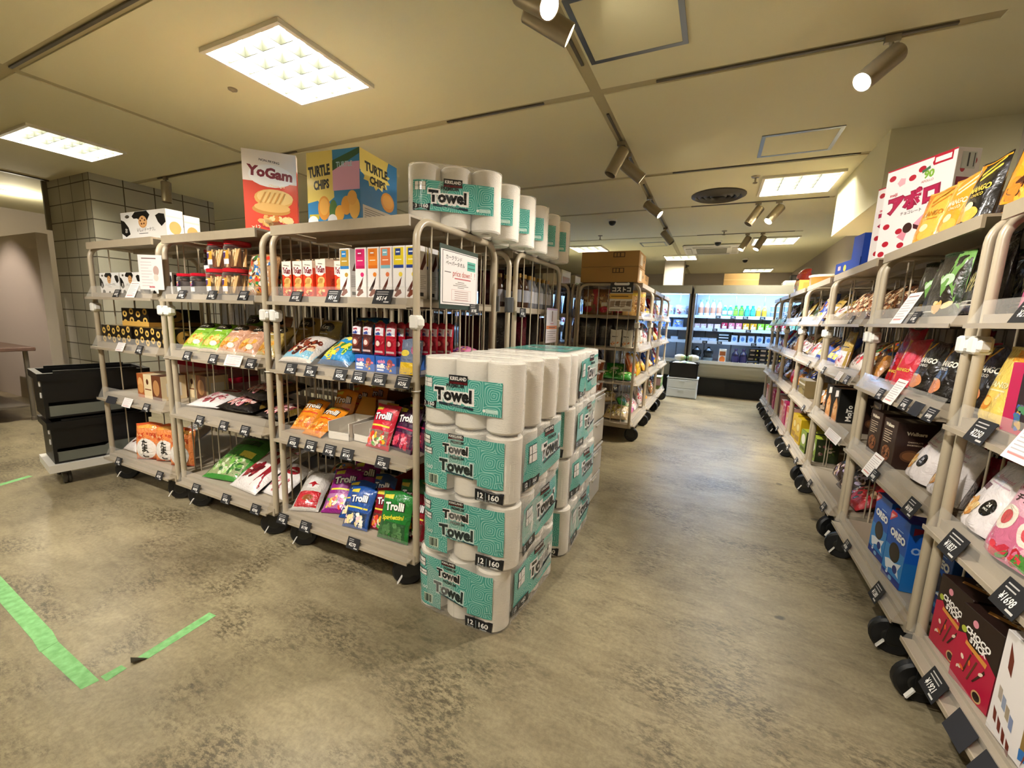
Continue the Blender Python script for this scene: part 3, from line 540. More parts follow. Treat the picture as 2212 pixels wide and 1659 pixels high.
TAMA=bag('egg_biscuit_bag',.20,.30,.10,'#e98a4a',[('r',.0,.86,1,1,'#f0a63a'),('food',.5,.66,.38,.13,['#d9612f','#e98b4a','#c74a26','#f3c08a'],34,.075),('e',.5,.31,.40,.28,'#efe9df'),T_('た',.48,.47,.13,'#17120f',b=.04,w=.5),T_('ま',.50,.31,.13,'#17120f',b=.04,w=.5),T_('ご',.52,.15,.13,'#17120f',b=.04,w=.5)],seed=2,seal='#d95a2a')
for i,(x,yw,t) in enumerate([(-3.54,30,'first upright orange egg biscuit bag beside the white bags'),(-3.365,26,'second upright orange egg biscuit bag, middle one'),(-3.19,22,'third upright orange egg biscuit bag by the cart post')]): place(TAMA,x,1.53,SZ['base'],L0,t,'biscuit bag','orange egg biscuit bags',yaw=yw,lean=6,s=.88)
# jar cart
JST=jar('pretzel_jar',.068,.145,None,'#c3202a',[('r',0,.38,1,1,'#d9a03a'),('e',.5,.7,.22,.28,'#4b2f75'),T_('',.5,.88,.14,'#fff',w=.6)],'#e9e6ee','stick'); JDK=jar('chocolate_jar',.062,.122,None,'#b01426',[('r',0,.4,1,1,'#241a2a'),('e',.5,.7,.3,.2,'#b9403a'),('food',.5,.6,.4,.3,['#d9c04a','#c24a7a','#5a8fd0'],10,.1),T_('',.5,.9,.14,'#e9d9c0',w=.6)],'#e8e2de','ball')
JDB=jar('chocolate_jar',.09,.142,None,'#9c1222',[('r',0,.35,1,1,'#1c1418'),('food',.45,.65,.4,.25,['#8f9fd0','#c24a4a','#d9d0c0'],12,.1)],'#e8e2de','ball')
for i,x in enumerate((-2.88,-2.74)): place(JDK,x,1.5,SZ['a'],L0,['small dark chocolate jar with a red lid beside the cart post','small dark chocolate jar with a red lid next to the pretzel jars'][i],'jar','small red-lidded chocolate jars')
for i,x in enumerate((-2.59,-2.44)):
    place(JST,x,1.51,SZ['a'],L0,['lower pretzel jar next to the dark chocolate jars','lower pretzel jar next to the candy bags'][i],'jar','clear pretzel jars with red lids'); place(JST,x+.01,1.52,SZ['a']+.1465,L0,['upper pretzel jar on the stack by the chocolate jars','upper pretzel jar on the stack by the candy bags'][i],'jar','clear pretzel jars with red lids')
for i,x in enumerate((-2.56,-2.41)): place(JST,x,1.68,SZ['a'],L0,['pretzel jar in the second row, by the post side','pretzel jar in the second row, by the candy side'][i],'jar','clear pretzel jars with red lids')
place(JDB,-2.90,1.70,SZ['a'],L0,'big dark jar at the back of the jar shelf','jar'); place(JDB,-2.90,1.70,SZ['a']+.1435,L0,'big dark jar with a red lid on top of another','jar')
CND=bag('candy_bag',.20,.24,.10,'#b98a5a',[('food',.5,.5,.46,.45,['#e8452f','#f5e9d0','#2f6fb0','#f0b040','#5a2f20','#d9d0c0','#3d8a4a'],80,.085)],seed=3)
for x,y,yw,t in ((-2.27,1.53,10,'bag of mixed wrapped sweets beside the pretzel jars'),(-2.18,1.62,-15,'bag of mixed wrapped sweets against the cart post')): place(CND,x,y,SZ['a'],L0,t,'candy bag','mixed sweet bags on the jar shelf',yaw=yw,lean=12)
def chips(base,food,seed,alt): return bag('chip_bag',.235,.31,.11,base,[('r',.0,.0,1,.5,alt),('p',[(.0,.5),(1,.62),(1,.45),(0,.36)],base),('food',.52,.30,.36,.14,food,12,.17),('e',.5,.79,.38,.13,'#15120f'),('e',.5,.79,.355,.115,'#2a2620'),T_('Kers',.5,.79,.11,'#efe8d8',sh=.3,w=.55),('r',.3,.60,.7,.63,'#efe8d8'),('e',.72,.2,.14,.07,'#d9dcc0')],seed=seed,seal='#c9b9a0')
CH1=chips('#7fb02c',CHIP+['#c9d46a'],4,'#a3c93c'); CH2=chips('#c99676',CHIP,5,'#d9a888'); CH3=chips('#b59a4e',CHIP,6,'#c9b070')
for i,(K,yw,ln,t) in enumerate(((CH1,8,46,'green chip bag nearest the cart post, leaning back'),(CH1,6,46,'green chip bag next to the pink-tan chip bag'),(CH2,3,44,'pink-tan chip bag leaning back beside the green ones'),(CH2,0,44,'pink-tan chip bag next to a golden one'),(CH3,-2,42,'golden chip bag leaning against the cart post'))): place(K,-2.905+.173*i,1.49,SZ['b'],L0,t,'chip bag','flavoured chip bags',yaw=yw,lean=ln,s=.745)
place(CH3,-1.955,1.66,SZ['b'],L0,'golden chip bag on the next cart, behind its post','chip bag','flavoured chip bags',yaw=-8,lean=16,s=.75)
for x,t in ((-2.8,'green chip bag in the second row of the shelf'),(-2.55,'second-row pink-tan chip bag'),(-2.28,'second-row golden chip bag')): place(CH1 if 'green' in t else CH2 if 'pink' in t else CH3,x,1.78,SZ['b'],L0,t,'chip bag','flavoured chip bags',lean=22,s=.8)
WRB=bag('white_red_bag',.26,.30,.07,'#e4ddd8',[('e',.5,.75,.3,.13,'#a3202a'),('food',.5,.35,.38,.22,PINKF,34,.08),T_('',.5,.75,.09,'#f2e4dc',sh=.2,w=.4)],seed=7)
NUTB=bag('nut_mix_bag',.32,.30,.09,'#14100e',[('food',.5,.45,.40,.36,PINKF+['#d99a8a','#f0d0c8'],110,.07),('r',.0,.88,1,1,'#14100e'),('p',[(.7,.1),(1,.2),(1,.8),(.85,.8)],'#6b5420')],seed=8)
place(WRB,-2.90,1.50,SZ['c'],L0,'white snack bag with a red oval lying on the third shelf','snack bag',lean=80,yaw=12)
place(NUTB,-2.57,1.52,SZ['c'],L0,'black-edged nut mix bag lying at the bottom of the pile','nut bag','black-edged nut mix bags',lean=84,yaw=4); place(NUTB,-2.265,1.53,SZ['c'],L0,'black-edged nut mix bag lying by the cart post','nut bag','black-edged nut mix bags',lean=83,yaw=-2,s=.74); place(NUTB,-2.48,1.60,SZ['c']+.085,L0,'black-edged nut mix bag on top of the pile','nut bag','black-edged nut mix bags',lean=80,yaw=-10)
GRB=bag('green_snack_bag',.30,.38,.09,'#3f8a35',[('r',0,0,1,.42,'#8f9a6a'),('food',.5,.3,.42,.2,GRNF+['#cfd8b0'],60,.07),('r',.55,.45,.9,.58,'#d8d24a'),('r',.1,.72,.8,.84,'#1f5a20')],seed=9)
RWB=bag('red_white_bag',.27,.34,.09,'#e2dbd6',[('p',[(.05,.9),(.35,.95),(.25,.1),(.05,.1)],'#8c1420'),('p',[(.62,.95),(.9,.9),(.95,.1),(.7,.1)],'#8c1420'),('food',.45,.35,.2,.2,['#7c1520','#a3303a','#5c1018'],12,.13),('e',.48,.8,.12,.08,'#b5222c')],seed=10)
place(GRB,-2.72,1.50,SZ['base'],L0,'green snack bag lying on the lowest shelf of the jar cart','snack bag',lean=62,yaw=10); place(RWB,-2.42,1.50,SZ['base'],L0,'white bag with dark red stripes on the lowest shelf','snack bag',lean=62,yaw=-4); place(WRB,-2.24,1.50,SZ['base'],L0,'white and pink snack bag on the lowest shelf by the cart post','snack bag',lean=60,yaw=-4,s=.8)
place(WRB,-2.62,1.83,SZ['base'],L0,'white and pink snack bag at the back of the lowest shelf','snack bag',lean=75); place(CND,-1.98,1.62,SZ['base'],L0,'small bag of golden foil sweets behind the red trolley-cart sweets','candy bag',lean=50)
# cracker boxes and roof displays
def yogam(w,h,d,big=False): return carton('cracker_box',w,h,d,'#d8401f',[('r',0,.62,1,1,'#efe2d2'),('e',.52,.70,.42,.14,'#f3ede4'),('t','YoGam',.5,.74,.17 if not big else .12,'#7c1626',{'b':.05,'w':.86,'rot':-4}),T_('NON FRYING',.5,.88,.028,'#221a18',w=.6,rot=-6),T_('Cheese gra',.62,.585,.03,'#f3d9b0',sh=.3,w=.5),('e',.55,.42,.36,.12,'#dca552'),('e',.58,.44,.34,.10,'#e8bf74'),('e',.5,.28,.36,.07,'#c98a3a'),('e',.52,.31,.34,.06,'#e2b062'),('e',.6,.11,.36,.09,'#b3202a'),('food',.6,.14,.30,.07,['#e8b060','#d07a2a','#f0d090','#8a4a1c'],22,.09),T_('x12',.2,.05,.05,'#f3d9b0',w=.3)]+[('p',[(.28+.09*i,.36),(.31+.09*i,.36),(.42+.09*i,.50),(.39+.09*i,.50)],'#c98f3e') for i in range(5)],right=[('r',.3,.05,.7,.7,'#c23218'),('r',0,.8,1,1,'#e6cdb6'),T_('ORIGINAL',.5,.4,.09,'#5c1018',rot=90,w=.5)],top=[('r',.1,.2,.9,.8,'#d8c4b0')])
YG=yogam(.068,.172,.05); YGW=yogam(.10,.178,.07); YGB=yogam(.25,.40,.05,True)
for i,(x,y) in enumerate(((-1.985,1.505),(-1.905,1.505),(-1.832,1.505))): place(YG,x,y,SZ['a'],L0,['orange cracker box nearest the cart post','orange cracker box in the middle of three narrow ones','orange cracker box just before the wider one'][i],'cracker box','narrow orange cracker boxes')
place(YGW,-1.742,1.52,SZ['a'],L0,'wider orange cracker box beside three narrow ones','cracker box',yaw=-14); place(YG,-1.655,1.54,SZ['a'],L0,'orange cracker box half hidden behind a white chocolate box','cracker box','narrow orange cracker boxes')
place(YGB,-2.195,1.57,SZ['top'],L0,'tall red and cream cracker carton standing on the cart roof','cracker box',yaw=45)
TUR=carton('chip_carton',.31,.33,.29,'#1d78bd',right=[('r',0,.0,1,1,'#1d78bd'),('p',[(0,.72),(0,1),(.75,1),(.62,.68),(.3,.55)],'#efd873'),('s',.40,.74,.40,.22,'#efd873',14),T_('TURTLE',.42,.80,.12,'#1a1410',b=.05,w=.6,rot=0),T_('CHIPS',.45,.64,.10,'#1a1410',b=.05,w=.42),('e',.72,.42,.19,.14,'#e59a34'),('e',.72,.43,.15,.10,'#f0b04a'),('r',.06,.06,.88,.26,'#ded6d0')]+lines(.1,.22,.7,5,.03,'#8a8480'),
  front=[('r',0,0,1,1,'#2d86c4'),('p',[(0,.3),(0,1),(.5,1),(.52,.36),(.3,.24),(.2,.33)],'#efd873'),('r',.5,.45,1,.82,'#e2a9cf'),('p',[(.5,.72),(1,.92),(1,1),(.5,.86)],'#2a5a35'),T_('TURTLE',.24,.74,.14,'#1a1410',b=.05,w=.42,rot=4),T_('CHIPS',.28,.55,.12,'#1a1410',b=.05,w=.30,rot=4),T_('TURTLE',.72,.80,.07,'#bfe0f0',w=.3),('e',.32,.22,.12,.17,'#e59a34'),('e',.32,.24,.09,.12,'#f2b652'),('e',.5,.17,.08,.16,'#4f7a35'),('e',.62,.14,.09,.11,'#f2b03a'),('e',.75,.24,.10,.13,'#f0a83c'),('e',.9,.2,.10,.15,'#f6c05c'),('e',.86,.34,.09,.1,'#eeb254'),('r',.03,.07,.22,.14,'#c9b632'),('e',.1,.04,.1,.08,'#eef0f4'),('e',.48,.05,.09,.08,'#eef0f4')],top=[('r',.02,.02,.98,.98,'#2a6fa5')])
place(TUR,-1.72,1.68,SZ['top'],L0,'blue and yellow chip carton standing cornerwise on the cart roof','chip carton',yaw=6)
THC={'#b9943a':'#2f78b8','#d8286e':'#d8286e','#e8862a':'#e8862a','#7fb8c4':'#e07a4a','#e0c62a':'#27408c'}
def thin(c,cb,name='chocolate_thins_box',chk='#5c2a1c',fr=None): return carton(name,.066,.222,.066,'#ece6e0',[('r',.08,.58,.90,.97,c),('r',.08,.58,.90,.64,cb),('r',.22,.82,.66,.95,'#24407f' if c=='#e0c62a' else '#2f86c9' if c=='#b9943a' else cb),T_('',.44,.885,.05,'#eef2fa',w=.3),T_('',.48,.74,.035,'#fff6e0',w=.5),('p',[(.12,.14),(.62,.36),(.75,.42),(.66,.28),(.4,.12)],chk),('p',[(.1,.04),(.3,.02),(.75,.1),(.66,.17),(.4,.16)],'#7a3d28'),('e',.66,.46,.16,.045,fr or c)],right=[('p',[(.2,.55),(.75,.9),(.85,.7),(.5,.55)],chk),('r',.15,.05,.6,.12,'#333')]+lines(.12,.45,.85,8,.035,'#b9b2ac'),top=[('e',.5,.5,.3,.3,'#ddd5cf')])
TH=[thin('#b9943a','#2f78b8'),thin('#d8286e','#c01858'),thin('#e8862a','#d8701c',chk='#2e1712'),thin('#e07a4a','#7fb8c4'),thin('#e0c62a','#27408c',fr='#ecd04a')]
for i,(k,x,t) in enumerate(((0,-1.585,'white chocolate thins box with gold and blue panel'),(1,-1.487,'white chocolate thins box with pink panel'),(2,-1.412,'white chocolate thins box with orange panel'),(3,-1.338,'white chocolate thins box with orange-blue panel'),(4,-1.265,'first white thins box with yellow panel'),(4,-1.195,'second white thins box with yellow panel, by the post'))): place(TH[k],x,1.515,SZ['a'],L0,t,'chocolate box')
for i,(x,y) in enumerate(((-1.195,1.595),(-1.195,1.675),(-1.487,1.59),(-1.412,1.59),(-1.265,1.59))): place(TH[(4,0,1,2,4)[i]],x,y,SZ['a'],L0,['yellow-panel thins box in the second row at the cart end','gold-panel thins box in the third row at the cart end','pink-panel thins box in the second row','orange-panel thins box in the second row','yellow-panel thins box in the second row, inner'][i],'chocolate box')
B1=bag('chocolate_snack_bag',.24,.28,.10,'#d9cfc4',[('r',0,0,1,.28,'#7fb4c9'),('food',.5,.45,.42,.28,['#6b2a1c','#8a3f26','#e2c8a0','#b9302a','#4a1c14'],40,.1)],seed=11); B2=bag('ridge_chip_bag',.26,.31,.12,'#2a86c0',[('p',[(0,.62),(.1,.92),(.5,.96),(.9,.9),(1,.62),(.7,.55),(.3,.55)],'#ecd45a'),T_('CHIPS',.5,.70,.11,'#1a1410',b=.05,w=.5),('food',.45,.30,.4,.22,['#f0c23a','#e5a53c','#3a7f3a','#d9e24a'],26,.13)],seed=12,seal='#1a4f7c')
for K,x,y,yw,ln,t in ((B1,-1.895,1.47,6,62,'brown and white snack bag by the cart post'),(B2,-1.68,1.47,-4,58,'blue and yellow chip bag lying in front of the shelf'),(B2,-1.745,1.74,6,22,'blue and yellow chip bag standing behind another')): place(K,x,y,SZ['b'],L0,t,'snack bag',yaw=yw,lean=ln,s=.86)
REDS=bag('red_foil_bag',.2,.22,.10,'#b3101f',[('food',.5,.5,.4,.3,['#8a0c18','#d8303a'],14,.1)],seed=13); place(REDS,-1.62,1.98,SZ['b'],L0,'crumpled red foil bag behind the milk drink packs','snack bag',lean=20)
BLB=carton('milk_straw_box',.122,.075,.36,'#2a5fb0',[T_('quick',.3,.72,.2,'#e88aa8',b=.05,w=.42),T_('milk',.28,.44,.26,'#f6f2ee',b=.06,w=.42),('e',.7,.6,.14,.26,'#9c4a4a'),('food',.74,.45,.2,.34,['#c98a7a','#f0e0d0','#e07a8a','#f0c040'],16,.05),('r',.08,.12,.4,.22,'#dfe6f4')],top=[('r',.05,.05,.95,.95,'#2450a0')])
place(BLB,-1.470,1.66,SZ['b'],L0,'blue milk straw box nearest the chip bags','milk straw box','blue milk straw boxes'); place(BLB,-1.342,1.66,SZ['b'],L0,'blue milk straw box nearest the clear pouch','milk straw box','blue milk straw boxes')
def qm(c,d,seed): return bag('milk_straw_pack',.062,.155,.03,c,[('r',.06,.60,.94,.84,'#d8d0d4'),T_('quick',.5,.77,.055,'#b3203a',b=.05,w=.8),T_('milk',.5,.66,.08,'#27408c',b=.06,w=.85),('e',.5,.36,.34,.13,d),('e',.5,.36,.2,.08,'#e0c4b8'),('r',.1,.08,.9,.14,'#d9b9b0')],seed=seed,seal=c)
QB=qm('#4a1f1c','#7a3a30',14); QR=qm('#b3122a','#8c0c20',15)
for i in range(2): place(QB,-1.548+.068*i,1.51,SZ['b']+.0765,L0,['brown milk straw pack standing at the end of the row','brown milk straw pack next to the red ones'][i],'milk straw pack','upright milk straw packs',lean=4)
for i in range(9):
    x,y=(-1.405+.068*i,1.51) if i<2 else (-1.337+.019*(i-1),1.51+.038*(i-1)); place(QR,x,y,SZ['b']+.0765,L0,('first','second','third','fourth','fifth','sixth','seventh','eighth','last')[i]+' red milk straw pack counting from the brown ones','milk straw pack','upright milk straw packs',lean=3)
PLN=bag('sweet_pouch',.115,.16,.05,'#66728a',[('r',.08,.0,.92,.34,'#e0b92c'),('e',.75,.72,.2,.16,'#b3507a'),('e',.28,.6,.22,.09,'#e0c84a')],seed=16,style='pouch'); place(PLN,-1.215,1.495,SZ['b'],L0,'grey-blue sweet pouch with a yellow foot by the end post','sweet pouch',lean=8)
PKT=carton('snack_tray',.15,.045,.3,'#b98a52',[('r',.05,.2,.95,.8,'#a5763f')],top=[('r',.05,.05,.95,.95,'#6b4a2a')]); place(PKT,-1.225,1.96,SZ['b'],L0,'shallow kraft tray under the pink sweets at the cart end','tray'); PKS=bag('pink_sweet_bag',.17,.2,.08,'#d97aa0',[('food',.5,.5,.4,.35,['#e8409a','#f0b040','#f6d0e0','#c03070','#7a4aa0'],34,.09)],seed=17); place(PKS,-1.225,1.86,SZ['b']+.046,L0,'pink mixed sweet bag lying on the kraft tray','candy bag',lean=78,s=.72)
# gummies
def trolli(name,base,wd,c2,food,seed,sub='#f0d84a',w=.15,h=.22): return bag(name,w,h,.055,base,[('r',0,0,1,.40,c2),('food',.5,.2,.42,.15,food,30,.10),T_('Trolli',.5,.72,.16,'#241018',b=.09,w=.84,rot=6),T_('Trolli',.5,.72,.155,wd,b=.04,w=.8,rot=6),T_('' if name!='green_gummy_bag' else 'Spaghettini',.5,.50,.09,sub,b=.03,sh=.25,w=.8,rot=8),('r',.08,.85,.4,.93,'#d8c840')],seed=seed)
GO=trolli('orange_gummy_bag','#e08a1e','#f6ead8','#d87f20',['#e8a040','#f0d080','#c8601c'],18,sub='#d04018'); GR=trolli('red_gummy_bag','#c81a34','#f3ece8','#8a6a5a',GUM,19); GP=trolli('dark_gummy_bag','#3a1238','#f3ece8','#7a2040',['#e0506a','#f0a0b0','#d03a50'],20,sub='#c0305a'); GV=trolli('purple_gummy_bag','#8f1f7c','#f3ece8','#b06aa0',GUM+['#fff'],21,w=.17,h=.26); GB=trolli('blue_gummy_bag','#1d4f9c','#eef2f6','#223a5c',['#f0e0a0','#e8c8d0','#f6f0e0'],22,w=.155,h=.21); GG=trolli('green_gummy_bag','#1f7a2c','#f3f6e8','#2c5a30',['#4c7a48','#3f6a3c','#5c8a54'],23,sub='#e6dc3a',w=.185,h=.235); GD=trolli('maroon_gummy_bag','#8c1220','#f3ece8','#6a3a30',GUM,24,w=.15,h=.21)
for K,x,y,yw,ln,t in ((GO,-1.955,1.50,10,50,'orange gummy bag lying in front of its box'),(GO,-1.85,1.60,4,22,'orange gummy bag standing upright at the front of the box'),(GO,-1.80,1.76,0,12,'orange gummy bag second in the box'),(GO,-1.79,1.88,-4,12,'orange gummy bag at the back of the box'),(GO,-1.80,1.50,-4,60,'orange clear-window gummy bag near the white cards'),
    (GR,-1.41,1.50,-4,24,'red gummy bag next to the white display card'),(GP,-1.27,1.49,-10,24,'dark purple gummy bag in front of the red ones'),(GR,-1.30,1.63,-8,20,'red gummy bag in the second row'),(GR,-1.22,1.66,6,18,'red gummy bag second row at the cart end'),(GP,-1.20,1.52,-16,22,'dark purple gummy bag tight to the end post'),(GR,-1.27,1.78,0,18,'red gummy bag in the third row')): place(K,x,y,SZ['c']+(.006 if x<-1.75 and y>1.7 else 0),L0,t,'gummy bag','gummy bags on the third shelf',yaw=yw,lean=ln)
REDB=bag('red_white_sweet_bag',.17,.27,.07,'#c3bcb4',[('r',.1,.0,.9,.42,'#b0141f'),('e',.5,.28,.36,.14,'#c8202a'),('e',.5,.26,.2,.07,'#8a4a20'),('r',.3,.5,.72,.9,'#d8d2cc'),('p',[(.3,.6),(.5,.66),(.72,.6),(.5,.52)],'#a3121c')],seed=25)
for K,x,y,yw,ln,t in ((REDB,-1.96,1.50,22,56,'red and clear sweet bag lying next to the cart post'),(GV,-1.74,1.49,20,44,'purple gummy bag leaning at the front'),(GV,-1.72,1.66,16,34,'purple gummy bag half hidden behind its twin'),(GB,-1.63,1.53,14,40,'blue gummy bag behind the purple one'),(GB,-1.51,1.495,6,26,'blue gummy bag facing front beside the red ones'),(GB,-1.56,1.67,0,20,'blue gummy bag in the second row'),(GD,-1.415,1.515,6,20,'maroon gummy bag between the blue and green ones'),(GG,-1.30,1.465,2,16,'green spaghetti gummy bag at the front of the lowest shelf'),(GD,-1.20,1.50,-8,20,'maroon gummy bag tight to the end post'),(GG,-1.33,1.62,-4,14,'green gummy bag in the second row'),(GG,-1.24,1.64,4,14,'green gummy bag second row at the cart end')): place(K,x,y,SZ['base'],L0,t,'gummy bag','gummy bags on the lowest shelf',yaw=yw,lean=ln)
def tray(name,w,d,h,col,flap=True,fc=None):
    m=MB(); t=.004; m.box(-w/2,-d/2,0,w/2,d/2,t,col).box(-w/2,-d/2,0,w/2,-d/2+t,h*.45,col).box(-w/2,d/2-t,0,w/2,d/2,h,col).box(-w/2,-d/2,0,-w/2+t,d/2,h,col).box(w/2-t,-d/2,0,w/2,d/2,h,col)
    f=MB(); f.add([(-w/2,d/2,h),(w/2,d/2,h),(w/2-.02,d/2+.04,h+.09),(-w/2+.02,d/2+.04,h+.09)],[(0,1,2,3),(3,2,1,0)],fc or col)
    return Kind(name,m.mesh(name,MATTE),(('flap',f.mesh('flap',MATTE)),) if flap else ())
place(tray('display_box',.28,.34,.06,'#8a5a1e'),-1.79,1.86,SZ['c'],L0,'open orange-brown display box holding orange gummies','display box'); place(tray('display_box',.36,.38,.15,'#4a2c14'),-1.45,1.90,SZ['c'],L0,'dark open carton at the back of the gummy shelf','display box'); place(tray('display_box',.42,.30,.12,'#c2551c'),-1.42,1.86,SZ['base'],L0,'open orange display box at the back of the lowest shelf','display box')
WC=carton('paper_sweet_box',.10,.175,.03,'#d8d2c6',[('e',.45,.62,.28,.16,'#c9b6a4'),('e',.5,.66,.12,.07,'#5a4030'),('e',.3,.3,.1,.06,'#8a7a6a'),T_('',.5,.86,.06,'#6a5a4a',w=.6)]+lines(.15,.18,.85,3,.05,'#a59c8e')); place(WC,-1.58,1.715,SZ['c'],L0,'white card with small drawings standing behind the gummies','display card',lean=6); WC2=carton('paper_sweet_box',.13,.12,.03,'#d4d0c8',[T_('Goûter',.5,.72,.1,'#8a8478',w=.6)]+lines(.1,.5,.9,4,.1,'#b5afa2')); place(WC2,-1.46,1.73,SZ['c']+.02,L0,'white card box beside the drawn card','display card',lean=6)
OPW=tray('white_display_tray',.13,.2,.09,'#d8d0c2',True,'#c88a2a'); place(OPW,-1.655,1.58,SZ['c'],L0,'white open sweet tray nearest the orange gummies','display box',yaw=6,lean=0); place(OPW,-1.515,1.58,SZ['c'],L0,'white open sweet tray nearest the red gummies','display box',yaw=-3,lean=0)
# ---------------------------------------------------------------- price cards and notices
CDK={}
def card(price,w=.078,h=.054,style='k'):
    k=(price,w,h,style)
    if k not in CDK:
        rn=random.Random(str(price)); m=MB(); base={'k':'#1b1a1b','w':'#e9e3de','b':'#26262b'}[style]; m.box(-w/2,-.0012,0,w/2,0,h,base); a=[]
        if style=='k': a=lines(.12,.86,.12+.55*rn.uniform(.7,1.3),2,.15,'#b9b5b0',.32)+[T_(price,.46,.40,.30,'#f2efe8',b=.015,sh=.2,w=.56),('r',.62,.10,.9,.18,'#c9c5bf')] if price else []
        elif style=='w': a=[T_('',.5,.88,.06,'#8a4a44',w=.8)]+lines(.1,.76,.9,8,.085,'#b9afae',.3)+lines(.12,.15,.75,1,.1,'#d98a84',.4)
        ink(m,a,w,h,lambda x,y,e:(x-w/2,-.0012-e,y),n=1,e0=.00025); CDK[k]=Kind('price_card' if style!='w' else 'notice_card',m.mesh('price_card',MATTE))
    return CDK[k]
def cards(side,sh,lst,off=-.03):
    for it in lst:
        pos,pr,lab=it[:3]; st=it[3] if len(it)>3 else 'k'; w=it[4] if len(it)>4 else .078; h=it[5] if len(it)>5 else .054
        K=card(pr,w,h,st)
        yo=.0385+max(0,-.03-off)*.42+(.004 if off<-.036 else 0)
        if side=='L': place(K,pos,LY-yo,SZ[sh]+off,L0,lab,'price card' if st!='w' else 'notice',lean=22.8,yaw=0)
        else: place(K,RX-yo,pos,SZ[sh]+off,R0,lab,'price card' if st!='w' else 'notice',lean=22.8)
B='black chalk-style price card '
cards('L','a',[(-3.52,'¥498',B+'below the small donut cartons, nearest the crates'),(-3.34,'','white notice card leaning in front of the small donut cartons','w',.11,.11),(-2.78,'¥398',B+'under the dark chocolate jars'),(-2.49,'¥780',B+'under the pretzel jars'),(-2.22,'¥498',B+'under the mixed sweet bags'),(-1.82,'¥138',B+'under the narrow orange cracker boxes'),(-1.575,'¥514',B+'under the gold-panel chocolate box',"k",.085,.064),(-1.285,'¥514',B+'under the yellow-panel chocolate boxes',"k",.10,.066)])
cards('L','b',[(-3.53,'','pink-white notice card under the ring cookie boxes','w',.095,.06),(-3.29,'¥598',B+'under the ring cookie boxes'),(-2.76,'¥298',B+'under the green chip bags'),(-2.51,'¥298',B+'between the green and pink-tan chip bags'),(-2.33,'','wide white notice card under the pink-tan chip bags','w',.14,.062),(-2.18,'¥298',B+'under the golden chip bags'),(-1.87,'¥159',B+'under the brown and white snack bags'),(-1.73,'¥159',B+'under the blue and yellow chip bags'),(-1.535,'¥258',B+'half turned, just before the blue milk straw boxes'),(-1.42,'¥200',B+'under the first blue milk straw box'),(-1.30,'¥200',B+'under the second blue milk straw box'),(-1.17,'¥256',B+'under the grey-blue pouch at the end post')],-.04)
cards('L','c',[(-3.72,'','plain black strip card at the end of the cookie carton shelf','b',.13,.05),(-3.51,'','blank white notice card on the cookie carton shelf','w',.11,.062),(-3.27,'¥358',B+'under the brown and cream cookie carton'),(-2.68,'¥458',B+'under the white snack bag with the red oval'),(-2.45,'¥398',B+'under the stacked nut mix bags'),(-2.26,'¥498',B+'under the nut mix bag by the post'),(-1.87,'¥350',B+'under the orange gummy bag by the post'),(-1.745,'¥298',B+'under the orange gummy display box'),(-1.615,'¥138',B+'under the white display tray near the orange gummies'),(-1.50,'¥141',B+'under the white display tray near the red gummies'),(-1.285,'¥270',B+'under the dark purple gummy bag')],-.05)
cards('L','base',[(-3.72,'¥398',B+'under the white snack bags of the lowest shelf'),(-3.19,'¥298',B+'under the last orange egg biscuit bag'),(-2.78,'¥498',B+'on the lowest rail before the green snack bag'),(-2.48,'¥398',B+'under the red and white striped bag'),(-2.21,'¥398',B+'under the white and pink snack bag'),(-1.985,'¥138',B+'low by the cart post under the red and clear bag'),(-1.81,'¥198',B+'under the purple gummy bag on the lowest rail'),(-1.475,'¥270',B+'under the blue gummy bags on the lowest rail')],-.05)
def sheetsign(name,w,h,mesh_art,base,rim=None,parts=()):
    m=MB(); m.box(-w/2,-.003,0,w/2,0,h,base); ink(m,mesh_art,w,h,lambda x,y,e:(x-w/2,-.003-e,y),n=1,e0=.0003); return Kind(name,m.mesh(name,CARD),parts)
SG1=sheetsign('paper_sign',.15,.20,[T_('',.45,.90,.07,'#6a4a4a',w=.6)]+lines(.1,.8,.55,9,.085,'#b5a8a6',.25)+[('e',.72,.55,.12,.14,'#a58a80'),('e',.7,.35,.1,.1,'#c9b2a4'),T_('¥498',.5,.08,.06,'#b3404a',w=.5)],'#cfc7c2')
place(SG1,-3.045,LY-.045,1.385,L0,'white paper sign hanging on the cart posts beside the donut boxes','sign',yaw=22)
bd=MB().box(-.16,-.0035,0,.16,-.0005,.275,'#22382e').mesh('clip_board',CARD)
PD=sheetsign('price_sign',.31,.235,[('r',.03,.03,.97,.985,'#2c2624'),('r',.04,.042,.96,.973,'#efe9e5'),T_('カークランド',.32,.87,.068,'#2c2624',b=.01,w=.45),T_('ペーパータオル',.36,.765,.068,'#2c2624',b=.01,w=.5),('r',.68,.69,.92,.87,'#58b0a0'),T_('',.8,.82,.05,'#2c6a60',w=.2),T_('',.8,.74,.05,'#2c6a60',w=.2),T_('price down！！',.60,.60,.115,'#c4452f',b=.0,w=.62),T_('',.16,.60,.03,'#5a4a46',w=.16),T_('',.56,.50,.05,'#c4646a',b=0,w=.45)]+[('r',.5-.02*(4+i%3*3),.43-.035*i,.5+.02*(5+i%3*3),.442-.035*i,'#8a7f7a') for i in range(4)]+[('r',.26,.08,.80,.29,'#d49a94'),('r',.265,.085,.795,.285,'#efe9e5')]+[('r',.34,.25-.04*i,.72,.262-.04*i,'#b5908c') for i in range(5)],'#efe9e5')
o=place(PD,-1.090,1.70,1.347,D0,'price down notice sheet in a dark green clip frame on the towel cart side','sign'); link('clip_board',bd,o,(0,.004,-.02))
